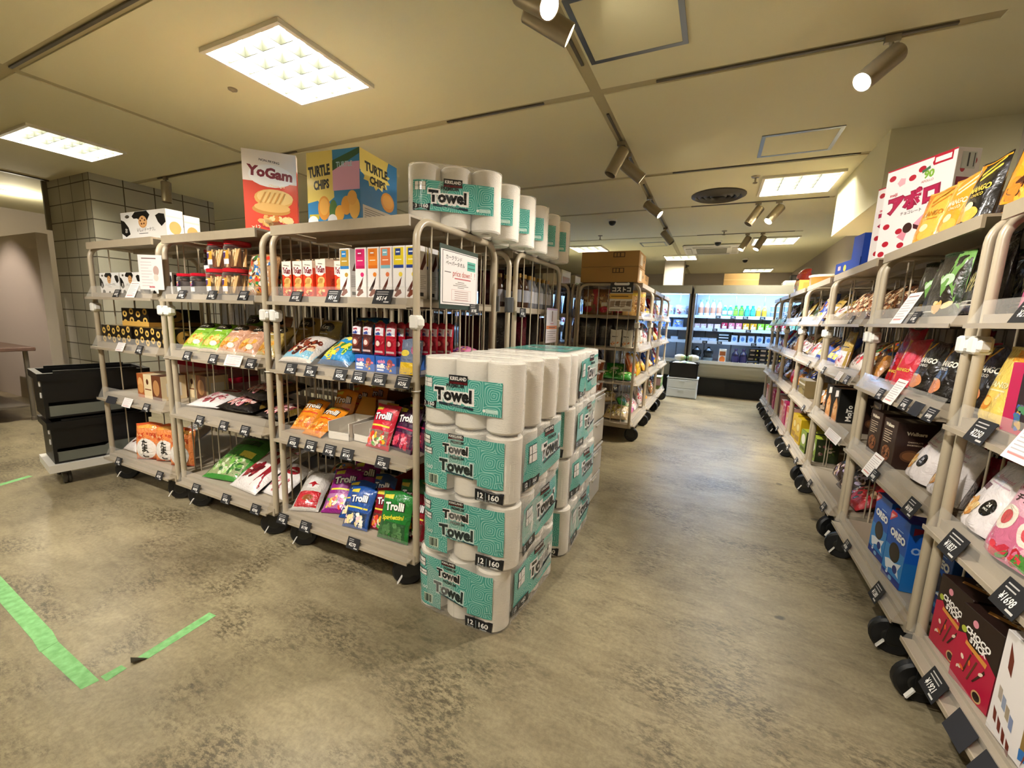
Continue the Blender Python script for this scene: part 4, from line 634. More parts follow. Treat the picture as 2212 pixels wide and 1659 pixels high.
SG2=sheetsign('bottle_sign',.22,.25,[('r',0,.95,1,1,'#c9a8c9'),('r',.45,.62,.56,.9,'#9a7a6a'),('e',.505,.9,.04,.03,'#7a5a4a'),T_('',.5,.56,.05,'#c4646a',w=.3),('r',0,.40,1,.50,'#e88a3a'),T_('',.5,.45,.05,'#8a4a1a',w=.6)]+lines(.1,.34,.9,5,.06,'#a59c9a',.3),'#efe7ea')
place(SG2,-1.09,2.95,1.125,D0,'bottle notice with an orange band hanging behind the towel packs','sign')
place(card('¥198',.09,.055),-1.088,1.83,1.303,D0,B+'hanging below the price down notice','price card'); place(card('¥128',.09,.055),-1.088,2.42,1.303,D0,B+'hanging on the bottle cart post','price card')
# ---------------------------------------------------------------- paper towel packs
RR=.0735
def roll_mesh(H=.28): return MB().lathe([(.021,.004),(.0225,H-.004),(.0,H-.004)][:2]+[(.024,H),(RR-.008,H),(RR,H-.008),(RR,.008),(RR-.008,0),(.024,0),(.021,.004)],26).mesh('roll',PAPER)
ROLL=roll_mesh()
def perim(hx,hy,R,scal=0):
    """rounded-rectangle wrap: point at flat distance s from the middle of the front"""
    a=hx-R; b=hy-R; L=[a,R*PI/2,2*b,R*PI/2,2*a,R*PI/2,2*b,R*PI/2,a]; tot=sum(L)
    def P(s,e=0):
        s=s%tot
        for i,l in enumerate(L):
            if s<=l+1e-9: break
            s-=l
        q=R+e
        if i==0: return (s,-b-q)
        if i==1: t=s/R; return (a+q*math.sin(t),-b-q*math.cos(t))
        if i==2: return (a+q,-b+s)
        if i==3: t=s/R; return (a+q*math.cos(t),b+q*math.sin(t))
        if i==4: return (a-s,b+q)
        if i==5: t=s/R; return (-a-q*math.sin(t),b+q*math.cos(t))
        if i==6: return (-a-q,b-s)
        if i==7: t=s/R; return (-a-q*math.cos(t),-b-q*math.sin(t))
        return (-a+s,-b-q)
    return P,tot
def wrap(hx,hy,H,seed,amp=.004,sides=True):
    P,tot=perim(hx,hy,RR+.002); rn=random.Random(seed); ph=[(rn.uniform(0,6),rn.uniform(12,40),rn.uniform(-30,30)) for _ in range(5)]
    def disp(s,z): return amp*sum(math.sin(p+fx*s+fz*z) for p,fx,fz in ph)/3*(.35+.65*math.sin(PI*min(1,max(0,z/H))))
    def Q(s,z,e=0):
        x,y=P(s,.0025+max(-.002,disp(s,z))+e); return (x,y,z)
    m=MB(); m.sheet(lambda u,v:Q(u*tot,v*H),96,10)
    c=[Q(u*tot/96,H) for u in range(96)]; m.add(c+[(p[0]*.8,p[1]*.86,H+.004) for p in c],[(i,(i+1)%96,96+(i+1)%96,96+i) for i in range(96)],mat=0,smooth=True)
    m.add([(p[0]*.8,p[1]*.86,H+.004) for p in c],[tuple(range(96))],mat=0)
    return m,Q,tot
DK='#17181c'; TAGR='#5a1218'
def towel_text(x,y,s,sh=0,rot=0,kirk=True):
    a=[]
    if kirk: a+=[('r',x-.12*s,y+.30*s,x+.12*s,y+.52*s,DK),('r',x-.12*s,y+.30*s,x+.12*s,y+.355*s,TAGR),T_('KIRKLAND',x,y+.435*s,.085*s,'#efe9e0',b=.03,w=.21*s)]
    o=dict(w=.40*s,sh=sh,rot=rot)
    return a+[T_('Towel',x+.006*s,y-.01*s,.30*s,'#f4f1ea',b=.15,**o),T_('Towel',x,y,.29*s,DK,b=.05,w=.38*s,sh=sh,rot=rot),T_('PREMIUM',x+.02*s,y+.215*s,.085*s,'#26302f',b=.03,w=.26*s,rot=rot,sh=sh),('p',[(x-.14*s,y-.20*s),(x+.2*s,y-.26*s),(x+.2*s,y-.32*s),(x-.14*s,y-.26*s)],'#1f3440'),T_('Strong, Thick and Absorbent',x+.03*s,y-.262*s,.028*s,'#9ad0c8',b=.01,w=.3*s,rot=-6*0)]
def badge(x0,y0,x1,y1,a,b):
    w=x1-x0; return [('p',[(x0,y0),(x1,y0+.0),(x1+.01,y1),(x0+.0,y1+.015)],'#10141c'),T_(a,x0+w*.22,y0+(y1-y0)*.58,(y1-y0)*.5,'#f2f0ea',b=.03,w=w*.3),('r',x0+w*.415,y0+(y1-y0)*.1,x0+w*.435,y0+(y1-y0)*.9,'#8a9aa0'),T_(b,x0+w*.71,y0+(y1-y0)*.58,(y1-y0)*.5,'#f2f0ea',b=.03,w=w*.5),T_('ROLLS',x0+w*.21,y0+(y1-y0)*.16,(y1-y0)*.16,'#c9d0d0',w=w*.28),T_('SHEETS',x0+w*.7,y0+(y1-y0)*.16,(y1-y0)*.14,'#c9d0d0',w=w*.4)]
def rollicon(x0,y0,x1,y1): m=x0+(x1-x0)*.36; k='#3a4a48'; return [('r',x0-.006,y0-.012,x1+.006,y1+.012,k),('r',x0,y0,m-.004,y1,'#f1eee6'),('r',m+.004,y0,x1,y1,'#f1eee6'),('r',x0,(y0+y1)/2-.006,m-.004,(y0+y1)/2+.006,k),('r',m+.004,(y0+y1)/2-.006,x1,(y0+y1)/2+.006,k)]
def pack3(seed):
    H=.28; m,Q,tot=wrap(.222,RR+.002,H,seed,.0025); s0,w,z0,h=-.205,.375,.072,.132
    mp=lambda x,y,e:Q(s0+x,z0+y,.0022+e)
    m.sheet(lambda u,v:mp(u*w,v*h,0),30,6,mat=1,uv=(w,h))
    ink(m,towel_text(.42,.50,1.28,kirk=False)+[('r',.37,.83,.60,1.10,DK),('r',.37,.83,.60,.90,TAGR),T_('KIRKLAND',.485,1.0,.11,'#efe9e0',b=.03,w=.2)]+rollicon(.03,.66,.15,.93)+badge(.0,.0,.20,.24,'3','160')+[('r',.82,.08,.96,.2,'#bfe0d4'),('e',.80,.14,.018,.05,'#eef2ea')],w,h,mp,mat=2,n=3,e0=.0007)
    return Kind('paper_towel_pack',m.mesh('wrap',[FILMC,TEAL,FILM]),tuple(('roll',ROLL) for _ in range(3)))
def spawn3(K,x,y,z,rz,lab,group,yaw=0):
    o=place(Kind(K.name,K.root),x,y,z,rz,lab,'paper towels',group,yaw=yaw)
    for i in range(3): link('roll',ROLL,o,(-.148+.148*i,0,.001))
def pack12(seed,top=False,H=.276):
    m,Q,tot=wrap(.222,.296,H,seed,.007); w,h=.40,H*.86; s0,z0=-.215,H*.07
    f=lambda x,y,e:Q(s0+x,z0+y,.0022+e)
    for x0,x1,y0,y1 in ((0,1,.30,1),(0,.36,0,.30),(.72,1,.2,.30)): m.sheet(lambda u,v:f((x0+(x1-x0)*u)*w,(y0+(y1-y0)*v)*h,0),14,8,mat=1,uv=((x1-x0)*w,(y1-y0)*h))
    a=[('r',.37,.93,.55,1.02,DK),('r',.37,.93,.55,.95,TAGR),T_('KIRKLAND',.46,.985,.04,'#efe9e0',b=.03,w=.16),T_('Towel',.46,.755,.15,'#f4f1ea',b=.13,w=.31),T_('Towel',.456,.76,.145,DK,b=.05,w=.30),T_('PREMIUM',.48,.885,.045,'#26302f',b=.03,w=.18),T_('Towel',.47,.45,.20,'#cfe6de',b=.13,w=.42),T_('Towel',.466,.455,.195,'#22302f',b=.05,w=.40),T_('PREMIUM',.48,.615,.05,'#24403b',b=.03,w=.24),('p',[(.34,.36),(.68,.31),(.68,.285),(.34,.335)],'#2a4a52')]+rollicon(.02,.78,.15,.92)+rollicon(.06,.60,.17,.70)+[T_('160',.14,.36,.07,'#d9ebe4',b=.02,w=.12),('r',.13,.06,.25,.24,'#c9dcc4')]+[('r',.14+.016*i,.075,.146+.016*i+.003*(i%3),.225,'#1d2a22') for i in range(6)]+badge(.70,-.05,1.0,.14,'12','160')
    ink(m,a,w,h,f,mat=2,n=3,e0=.0011)
    sw=.50; ss=.222-RR-.0+RR*PI/2+.035   # side facing the aisle
    g=lambda x,y,e:Q(ss+x,H*.12+y,.0022+e+.006*math.sin(9*x+2*seed)*math.sin(PI*y/(H*.82)))
    sh=H*.80; m.sheet(lambda u,v:g(u*sw,(.16+.84*v-.10*(1-u)*v-.10*math.sin(PI*u)*(1-v))*sh,0),22,10,mat=1,uv=(sw,sh))
    a=[('r',.40,.84,.60,1.0,DK),('r',.40,.84,.60,.89,TAGR),T_('KIRKLAND',.5,.95,.06,'#efe9e0',b=.03,w=.18),T_('Towel',.55,.55,.28,'#f4f1ea',b=.14,w=.52,sh=.15),T_('Towel',.545,.555,.27,DK,b=.05,w=.50,sh=.15),T_('PREMIUM',.56,.775,.07,'#26302f',b=.03,w=.30,sh=.15),('p',[(.38,.34),(.82,.42),(.82,.37),(.38,.29)],'#1f3440')]+rollicon(.07,.5,.2,.82)+badge(-.02,.0,.28,.17,'12','160')
    ink(m,a,sw,sh,g,mat=2,n=3,e0=.0011)
    if top:
        tp=lambda x,y,e:(-.2+x,-.24+y,H+.0055+e); m.sheet(lambda u,v:tp(u*.36,v*.46,0),4,4,mat=1,uv=(.36,.46)); ink(m,[T_('Towel',.5,.5,.16,'#f4f1ea',b=.14,w=.8),T_('Towel',.5,.5,.155,DK,b=.05,w=.78),T_('KIRKLAND',.5,.72,.06,DK,w=.4)],.36,.46,tp,mat=2,n=1)
    return Kind('paper_towel_pack',m.mesh('wrap',[FILMC,TEAL,FILM]))
ROLLS=MB();
def spawn12(K,x,y,z,lab,group,yaw,H=.276):
    o=place(K,x,y,z,0,lab,'paper towels',group,yaw=yaw); rm=cmesh(('roll',H),lambda:roll_mesh(H-.004))
    for i in range(3):
        for j in range(4): link('roll',rm,o,(-.148+.148*i,-.222+.148*j,.001))
P3=[pack3(s) for s in (1,2,3)]; P12=[pack12(s) for s in (4,5,6)]; P12T=pack12(7,True)
G='twelve-roll paper towel packs'; SX=-.865
for i,(t,yw,dx) in enumerate((('bottom paper towel pack of the front floor stack, its film torn at the corner',-3,-.012),('paper towel pack second from the floor in the front stack',1.5,.0),('paper towel pack under the loose rolls at the top of the front stack',-1,.006))): spawn12(P12[i],SX+dx,1.685,.283*i,t,G,yw)
for i,t in enumerate(('front three-roll towel pack on top of the floor stack','second three-roll towel pack on top of the floor stack','third three-roll towel pack on top of the floor stack','fourth three-roll towel pack, against the second stack')): spawn3(P3[i%3],SX+.004+.008*i,1.4615+.1645*i,.283*3+.002,0,t,'three-roll paper towel packs',[-1,0,0,0][i])
for i,t in enumerate(('bottom paper towel pack of the rear floor stack','paper towel pack second from the floor in the rear stack','paper towel pack third from the floor in the rear stack')): spawn12(P12[(i+1)%3],SX+.012,2.345,.283*i,t,G,[2,-2,1][i])
spawn12(P12T,SX+.01,2.345,.283*3,'top paper towel pack of the rear stack with printed lid film',G,1)
for i,y in enumerate((1.77,1.988,2.206,2.424,2.642,2.86)): spawn3(P3[(i+1)%3],-1.195,y+.045,SZ['top'],0,('first','second','third','fourth','fifth','last')[i]+' three-roll towel pack on the cart roof, counting from the chip carton','three-roll paper towel packs',40)
# ---------------------------------------------------------------- drawers with cups, bottles on the rear carts
def drawers(name,w,d,h,n,mat):
    m=MB(); m.cbox(-w/2,-d/2,0,w/2,d/2,h,.008); ps=[]
    for i in range(n):
        q=MB(); z0=.015+i*(h-.02)/n; q.cbox(-w/2+.012,-d/2-.012,z0,w/2-.012,-d/2,z0+(h-.02)/n-.012,.004); q.box(-.05,-d/2-.022,z0+(h-.02)/n-.04,.05,-d/2-.012,z0+(h-.02)/n-.028)
        ps.append(('drawer',q.mesh('drawer',mat)))
    lid=MB().cbox(-w/2-.012,-d/2-.014,h,w/2+.012,d/2+.012,h+.018,.005); ps.append(('lid',lid.mesh('lid',mat)))
    return Kind(name,m.mesh(name,mat),tuple(ps))
WPL=pm('translucent_white_plastic','#dcd6c8',.35)
DRW=drawers('drawer_unit',.40,.36,.385,2,WPL)
for i,t in enumerate(('lower white plastic drawer unit behind the towel stacks','upper white plastic drawer unit behind the towel stacks')): place(DRW,-.875,2.885,.405*i,L0 if 0 else PI/2,t,'drawer unit','white drawer units')
def cup(): 
    b=MB().lathe([(.001,0),(.045,0),(.055,.055),(.052,.056),(.001,.05)],20,'#7a3f1c'); l=MB().lathe([(.06,.056),(.06,.062),(.035,.07),(.001,.072)],20)
    return Kind('food_cup',b.mesh('food_cup',GLOSSP),(('lid',l.mesh('lid',clear('cup_lid','#f4eee0',.3,.1))),))
CUP=cup()
for i,(x,y) in enumerate(((-.735,2.83),(-.735,2.96),(-.86,2.83))):
    for k in range(3): place(CUP,x,y,.81+.073*k,0,('bottom','middle','top')[k]+' brown food cup '+('nearest the aisle edge of the drawers','at the back corner of the drawers','on the inner side of the drawers')[i],'food cup','clear-lidded brown food cups')
def bottle(name,r,h,col,capc,lab,neck=.36,mat=None,capr=.45):
    b=MB().lathe([(.001,0),(r*.95,0),(r,.01),(r,h*.58),(r*.9,h*.66),(r*neck,h*.84),(r*neck,h*.9)],14,col); c=MB().lathe([(r*capr,h*.88),(r*capr,h*.99),(r*capr*.9,h),(.001,h)],12,capc); l=MB().lathe([(r*1.015,h*.16),(r*1.015,h*.52)],14,lab)
    return Kind(name,b.mesh(name,mat or GLOSSP),(('cap',c.mesh('cap',GLOSSP)),('label',l.mesh('label',CARD))))
DB=bottle('drink_bottle',.036,.215,'#3a2417','#8a6a34','#8f8f96')
SB=bottle('drink_bottle',.036,.215,'#77777c','#9a7430','#b9b9bd')
for i in range(7): place(SB if i>1 else DB,-1.17,2.52+.085*i,SZ['a'],D0,('first','second','third','fourth','fifth','sixth','seventh')[i]+' gold-capped silver bottle on the shelf behind the hinge plates','bottle','gold-capped bottles on the rear cart')
for i in range(5): place(DB,-1.30-.0*i,2.5+.1*i,SZ['a'],D0,('first','second','third','fourth','fifth')[i]+' dark gold-capped bottle in the inner row','bottle','gold-capped bottles on the rear cart')
GRYB=bag('grey_pouch',.24,.30,.12,'#2f2a26',[('r',.2,.3,.8,.7,'#4a443c')],seed=31,style='pouch'); RDB=bag('dark_red_pouch',.22,.28,.1,'#5a1420',[('r',.2,.3,.8,.7,'#7a2430')],seed=32,style='pouch')
n_=0
for x,y,z,K in [(-1.28+.0*i,2.45+.22*i,'b',(GRYB,RDB,GRYB)[i%3]) for i in range(3)]+[(-1.5-.25*i,2.9,'b',(GRYB,RDB,GRYB,GRYB)[i%4]) for i in range(9)]+[(-1.3-.27*i,2.88,'c',(GRYB,GRYB,RDB)[i%3]) for i in range(9)]+[(-1.3-.27*i,2.88,'a',(GRYB,RDB,GRYB)[i%3]) for i in range(9)]:
    n_+=1; place(K,x,y,SZ[z],PI,'dark pouch facing away on the carts behind the snack carts','pouch','dark pouches on the rear carts')
# ---------------------------------------------------------------- goods on the aisle carts (fronts face -x; y falls towards the camera)
def put(K,y,x,z,lab,cat,group=None,**o): return place(K,x,y,SZ[z] if isinstance(z,str) else z,R0,lab,cat,group,**o)
Cm='#d9a33a'
def mango(base,side,txt,tc,seed,w=.17,h=.25): return bag('mango_pouch',w,h,.075,base,[('p',[(0,0),(.42,0),(.30,1),(0,1)],side),('r',0,.94,1,1,side),('p',[(.35,.80),(.9,.95),(.92,.92),(.38,.76)],tc),('p',[(.4,.72),(.9,.86),(.92,.83),(.42,.68)],tc),T_(txt,.58,.56,.09,tc,b=.03,w=.62,rot=0),T_('CHOCO' if tc!='#c87a1e' else '',.6,.46,.05,tc,w=.4),('e',.36,.20,.26,.13,'#e8952a'),('e',.62,.17,.24,.11,'#f0b54a'),('e',.5,.30,.14,.07,'#f4e3b0')],seed=seed,style='pouch')
MY=mango('#e0b84a','#e08a2a','MANGO','#c87a1e',41); MO=mango('#e8a02a','#f0c050','MANGO','#fff0c0',42); MK=mango('#17130f','#e8951e','MANGO','#e9c84a',43); MOK=bag('mango_pouch',.19,.28,.08,'#eda21c',[('r',0,0,.06,1,'#15110e'),('r',0,.95,1,1,'#15110e'),('food',.6,.32,.3,.16,['#d9822a','#7a3a1c','#4a2414','#f0b040'],14,.16),('p',[(.0,.0),(1,.0),(1,.14),(0,.2)],'#2a1a12'),('p',[(.5,.85),(.95,.9),(.95,.6),(.6,.66)],'#17130f')],seed=44,style='pouch')
STR=[('e',x,y,.055,.032,'#b3152e') for x,y in ((.1,.9),(.42,.84),(.74,.93),(.12,.36),(.34,.28),(.15,.16),(.4,.12),(.68,.16),(.88,.3),(.1,.05),(.62,.05),(.9,.08),(.55,.9))]
APO=carton('strawberry_box',.36,.47,.12,'#e9e2de',STR+[('r',0,.985,1,1,'#b3152e'),T_('meiji',.16,.71,.035,'#b3152e',b=.03,w=.2),T_('アポロ',.47,.60,.145,'#8f0f38',b=.09,w=.82,rot=4),T_('アポロ',.47,.60,.14,'#b0154a',b=.05,w=.80,rot=4),T_('チョコレート',.48,.47,.03,'#7a6a6a',w=.4),T_('90',.66,.83,.075,'#7fae3a',b=.05,w=.2),('p',[(.55,.88),(.66,.91),(.67,.88),(.56,.85)],'#3f6a4a'),T_('APOLLO',.65,.76,.025,'#c98a80',w=.25),('r',.7,.90,.95,.99,'#b3152e'),('r',.72,.92,.93,.97,'#efe4e0'),('p',[(.32,.22),(.5,.34),(.44,.16)],'#d98a9a'),('e',.47,.30,.07,.055,'#3a1d16'),('p',[(.55,.33),(.72,.44),(.70,.28)],'#e09aa8'),('p',[(.55,.33),(.70,.28),(.69,.24),(.56,.28)],'#4a1620'),('s',.26,.83,.07,.05,'#e0a8b0',5)],
  right=[('e',.3,.8,.1,.035,'#b3152e'),('e',.75,.88,.1,.035,'#b3152e'),('e',.5,.15,.1,.035,'#b3152e'),('e',.2,.4,.1,.035,'#b3152e'),('r',.1,.58,.7,.72,'#8f0f38'),('r',.2,.80,.8,.96,'#c9cdc4'),('r',.45,.82,.52,.95,'#3a3a3a'),('r',.7,.82,.74,.95,'#3a3a3a')],left=[('r',.2,.5,.7,.7,'#b0154a')])
put(APO,3.01,.92,'top','large white carton printed with red strawberries on the cart roof','chocolate carton',yaw=28); put(APO,3.36,.97,'top','strawberry-print carton half hidden behind the larger looking one','chocolate carton',yaw=26)
for K,y,x,l,yw in ((MY,2.70,.86,'pale yellow mango pouch next to the strawberry carton',14),(MO,2.50,.87,'orange mango pouch between the pale yellow and the black one',8),(MK,2.30,.86,'black mango chocolate pouch on the cart roof',4),(MOK,2.10,.90,'orange pouch with black edges nearest the cart corner',10),(MOK,2.22,1.02,'orange pouch with black edges behind the black pouch',0),(MO,2.42,1.0,'orange mango pouch in the second row on the roof',6),(MOK,1.84,.88,'orange pouch with black edges on the nearest cart roof',0)): put(K,y,x,'top',l,'mango pouch','mango pouches on the cart roof',yaw=yw,lean=8)
# nearest cart
GRN=bag('green_pouch',.17,.25,.07,'#23301c',[('r',0,.0,1,1,'#2a241c'),('p',[(.5,1),(1,1),(1,.1),(.6,.3),(.35,.6)],'#6d9a4e'),('e',.6,.55,.2,.1,'#b9cfae'),('food',.72,.12,.22,.09,['#e8c890','#d9a860'],8,.12),('r',.15,.04,.5,.06,'#cfc9b8')],seed=45,style='pouch')
def lattice():
    a=[('p',[(.0,1),(.45,1),(.2,.72),(0,.6)],'#5f8a48'),('p',[(.14,.80),(.9,.84),(.9,.82),(.14,.78)],'#d9d4c8'),('p',[(.3,.75),(.62,.80),(.56,.66)],'#ece7de')]
    for i in range(6): a+=[('p',[(.12+.13*i,.30),(.14+.13*i,.30),(.30+.13*i,.55),(.28+.13*i,.55)],'#a59a62'),('p',[(.28+.13*i,.30),(.30+.13*i,.30),(.14+.13*i,.55),(.12+.13*i,.55)],'#a59a62')]
    return a+[('r',.2,.16,.8,.175,'#cfc9b8'),('r',.1,.11,.9,.125,'#cfc9b8')]
DKB=bag('dark_brown_pouch',.22,.275,.10,'#231a15',lattice(),seed=46,style='pouch'); PNK=bag('pink_pouch',.2,.29,.09,'#d96a94',[('e',.5,.36,.36,.18,'#3a1d14'),('e',.4,.34,.14,.08,'#d8481e'),('e',.66,.3,.12,.06,'#e0561e'),('p',[(0,.5),(.4,.62),(1,.5),(1,.56),(0,.58)],'#f0d0d8'),('e',.5,.8,.3,.06,'#c4406c')],seed=47,style='pouch')
put(PNK,1.735,.838,'a','pink chocolate pouch on the upper shelf of the nearest cart','pouch',yaw=-6,lean=4); put(DKB,2.10,.855,'a','dark brown lattice-print pouch nearest the pink pouch','pouch','dark lattice-print pouches',yaw=-4,lean=4); put(DKB,2.16,1.02,'a','dark brown lattice-print pouch next to the green pouches','pouch','dark lattice-print pouches',yaw=4,lean=4); put(GRN,2.285,.845,'a','green pouch tight beside the dark lattice-print pouch','pouch','dark and green pouches',yaw=10,lean=6); put(GRN,2.43,.85,'a','green pouch standing in the middle of three','pouch','dark and green pouches',yaw=14,lean=8); put(GRN,2.58,.86,'a','green pouch farthest from the dark ones','pouch','dark and green pouches',yaw=18,lean=8)
put(DKB,1.79,.97,'a','dark lattice-print pouch beyond the pink pouch','pouch','dark lattice-print pouches',lean=4); put(DKB,2.40,1.06,'a','dark lattice-print pouch in the second row','pouch','dark lattice-print pouches',lean=4)
NTS=bag('nut_bag',.26,.30,.10,'#4a2c1c',[('food',.5,.5,.45,.42,NUT+['#ead0a8'],120,.085)],seed=48)
for y,yw,l,t in ((3.16,10,34,'nut bag on the upper shelf beside the leaning white notice'),(3.38,4,36,'nut bag at the middle post of the aisle carts'),(3.60,12,32,'nut bag leaning beside a flat dark one'),(3.83,6,30,'nut bag farthest along the nut shelf'),(2.845,0,28,'nut bag nearest the green pouches')): put(NTS,y,.87,'a',t,'nut bag','clear nut bags on the upper shelf',yaw=yw,lean=l,s=.8)
MYB=bag('mango_pouch',.20,.275,.10,'#dfc05a',[('p',[(.3,1),(1,1),(1,.72),(.4,.82)],'#e89a2a'),T_('MANGO',.5,.50,.075,'#e8dca0',b=.04,w=.7),T_('',.5,.42,.045,'#e8dca0',w=.5),('e',.35,.24,.16,.1,'#d98a2a'),('e',.4,.26,.1,.06,'#eec05a'),('p',[(.2,.86),(.6,.92),(.6,.9),(.2,.83)],'#b98a2a')],seed=49,style='pouch',seal='#e2c86a')
put(MYB,1.812,.832,'b','yellow mango gummy pouch behind the thick cart post','mango pouch',yaw=-2,lean=6,s=.86); put(MYB,1.74,1.02,'b','yellow mango gummy pouch in the second row','mango pouch',lean=4)
HPB=carton('window_box',.14,.20,.10,'#c01850',[('r',.38,.08,.74,.86,'#2a1d24'),('food',.56,.30,.12,.2,['#3a5fae','#7a4a8a','#4a8a5a','#c9a04a'],22,.10)],right=[('r',.1,.1,.3,.9,'#a01040')],top=[('r',.1,.1,.9,.9,'#b59a3a')])
put(HPB,1.65,.838,'b','hot pink window box next to the yellow mango pouch','sweet box','hot pink window boxes'); put(HPB,1.50,.838,'b','hot pink window box nearest the cart end','sweet box','hot pink window boxes'); put(HPB,1.65,.95,'b','hot pink window box in the second row','sweet box','hot pink window boxes')
STB=bag('strawberry_pouch',.225,.32,.11,'#dba5b2',[('r',0,0,1,.42,'#cf6f8c'),T_('strawberry',.52,.80,.085,'#c0284e',b=.0,w=.95),T_('chocola',.42,.68,.085,'#c0284e',b=.0,w=.66),T_('チョコ包み',.52,.56,.06,'#3a2a28',b=.02,w=.7),('e',.26,.36,.19,.12,'#efe0cc'),('e',.26,.36,.11,.07,'#cf4a4a'),('e',.72,.32,.19,.12,'#efdccc'),('e',.72,.32,.12,.075,'#d05058'),('food',.6,.07,.3,.06,['#c02838','#d8404a','#4f8a3a'],14,.10),('e',.88,.84,.16,.07,'#c9a94a')],seed=50,style='pouch')
put(STB,1.60,.845,'c','pink strawberry chocolate pouch on the third shelf of the nearest cart','pouch',yaw=6,lean=12); put(STB,1.60,1.03,'c','pink strawberry pouch in the second row','pouch',lean=8); put(PLN,1.47,.85,'c','cream pouch beside the pink strawberry pouch','pouch',lean=8,s=1.6)
SBB=bag('shortbread_bag',.22,.25,.12,'#e4dbd8',[T_('Shortbread',.5,.80,.06,'#d9889a',b=0,w=.8),T_('',.5,.70,.045,'#c9a8b0',w=.5),('food',.28,.22,.22,.14,['#e0a860','#d08a3a','#ecc88a'],12,.16),('e',.70,.38,.13,.13,'#17140f'),T_('24',.70,.42,.06,'#f2ece0',w=.14),T_('PACK',.70,.35,.03,'#f2ece0',w=.16),('r',.15,.56,.36,.66,'#5a1a24')],seed=51,style='pouch')
put(SBB,2.33,.87,'c','white shortbread bag with a black round stamp, behind the cart post pair','biscuit bag','white shortbread bags',yaw=-6,lean=14,s=.92); put(SBB,2.11,.865,'c','white shortbread bag with a black round stamp, just before the thick post','biscuit bag','white shortbread bags',yaw=-4,lean=16,s=.92); put(SBB,1.808,.85,'c','white shortbread bag tight to the pink strawberry pouch','biscuit bag','white shortbread bags',yaw=-4,lean=14,s=.92)
RWK=bag('red_biscuit_bag',.22,.30,.10,'#a01020',[('food',.5,.5,.45,.42,['#7c0a18','#c0202e','#b51626','#8a0f1c'],60,.07),('p',[(.1,.62),(.86,.72),(.9,.58),(.2,.46)],'#17100d'),T_('Walkers',.52,.60,.09,'#efe6d0',b=.04,w=.66,rot=6),('e',.2,.62,.12,.08,'#c98a4a')],seed=52)
for y,x,t in ((2.27,1.08,'red biscuit bag standing behind the shortbread bags'),(2.10,1.08,'red biscuit bag behind the thick cart post'),(1.78,1.06,'red biscuit bag behind the pink strawberry pouch'),(2.44,1.08,'red biscuit bag beside the dark brown biscuit boxes')): put(RWK,y,x,'c',t,'biscuit bag','red biscuit bags',lean=12,s=.95)
WKB=carton('biscuit_box',.125,.225,.15,'#2e1a13',[T_('Walkers',.45,.88,.07,'#ece0c8',b=.05,w=.6)]+lines(.12,.76,.7,6,.05,'#c9b59a')+[('e',.45,.26,.30,.17,'#8a5230'),('food',.45,.26,.26,.15,['#5a3018','#a06a40','#3a1d10'],20,.1)],right=[T_('Walkers',.5,.78,.07,'#e4d8c0',b=.05,w=.7),T_('CHOCOLATE',.5,.60,.03,'#c9b59a',w=.7),T_('SHORTBREAD',.5,.54,.03,'#c9b59a',w=.7),('e',.42,.30,.26,.13,'#5a3a26'),('e',.42,.30,.2,.09,'#7a5030')],top=[T_('Walkers',.5,.5,.2,'#d9cdb5',b=.05,w=.7),('r',.1,.75,.6,.85,'#d9cdb5')])
for y,x,t in ((2.78,.885,'dark brown biscuit box farther from the shortbread bags'),(2.565,.88,'dark brown biscuit box nearer the shortbread bags'),(2.82,1.06,'dark brown biscuit box in the second row'),(2.60,1.06,'second-row dark brown biscuit box nearer the red bags')): put(WKB,y,x,'c',t,'biscuit box','dark brown biscuit boxes',yaw=6)
RTP=bag('red_tall_pouch',.15,.29,.08,'#a81420',[('food',.5,.6,.4,.3,['#8a0c18','#c8202c'],14,.12),T_('MANGO',.5,.2,.05,'#e8c84a',w=.6)],seed=53,style='pouch'); RMP=bag('red_mango_pouch',.155,.24,.075,'#cf3040',[('p',[(0,0),(.4,0),(.2,1),(0,1)],'#e8862a'),T_('MANGO',.55,.34,.07,'#e8c84a',b=.02,w=.7),('e',.6,.6,.2,.14,'#e0506a')],seed=54,style='pouch')
BMP=bag('black_mango_pouch',.16,.235,.075,'#191410',[('p',[(.0,.5),(0,1),(.5,1),(.2,.6)],'#e8a02a'),T_('MANGO',.55,.62,.095,'#ece4d0',b=.04,w=.72),T_('CHOCO',.5,.52,.05,'#ece4d0',w=.4),('e',.45,.2,.3,.14,'#d98a5a'),('r',.1,.30,.5,.34,'#c9b890')],seed=55,style='pouch')
for K,y,x,t,yw in ((RTP,2.85,.89,'tall red pouch nearest the round-label bags',10),(RTP,2.80,1.12,'tall red pouch at the back by the round-label bags',0),(RMP,2.70,.87,'orange-red mango pouch beside the tall red one',12),(BMP,2.50,.87,'black mango pouch farther from the thick post',4),(BMP,2.31,.87,'black mango pouch nearer the thick post',-2),(RMP,2.42,.99,'orange-red mango pouch between the black pouches, second row',0),(RTP,2.62,1.03,'tall red pouch behind the orange-red one',0),(BMP,2.10,.90,'black mango pouch right behind the thick post',0)): put(K,y,x,'b',t,'pouch','red and black mango pouches',yaw=yw,lean=10)
YRB=bag('caramel_bag',.24,.26,.10,'#b5762a',[('food',.5,.65,.42,.3,['#d9a03a','#2f5fae','#c8281e','#f0e4c0','#3a8a4a','#7a4a1c'],34,.11),('e',.5,.24,.3,.16,'#c9bfb2'),('e',.5,.24,.24,.12,'#8a7f78'),('e',.5,.5,.12,.06,'#efe6d0')],seed=56)
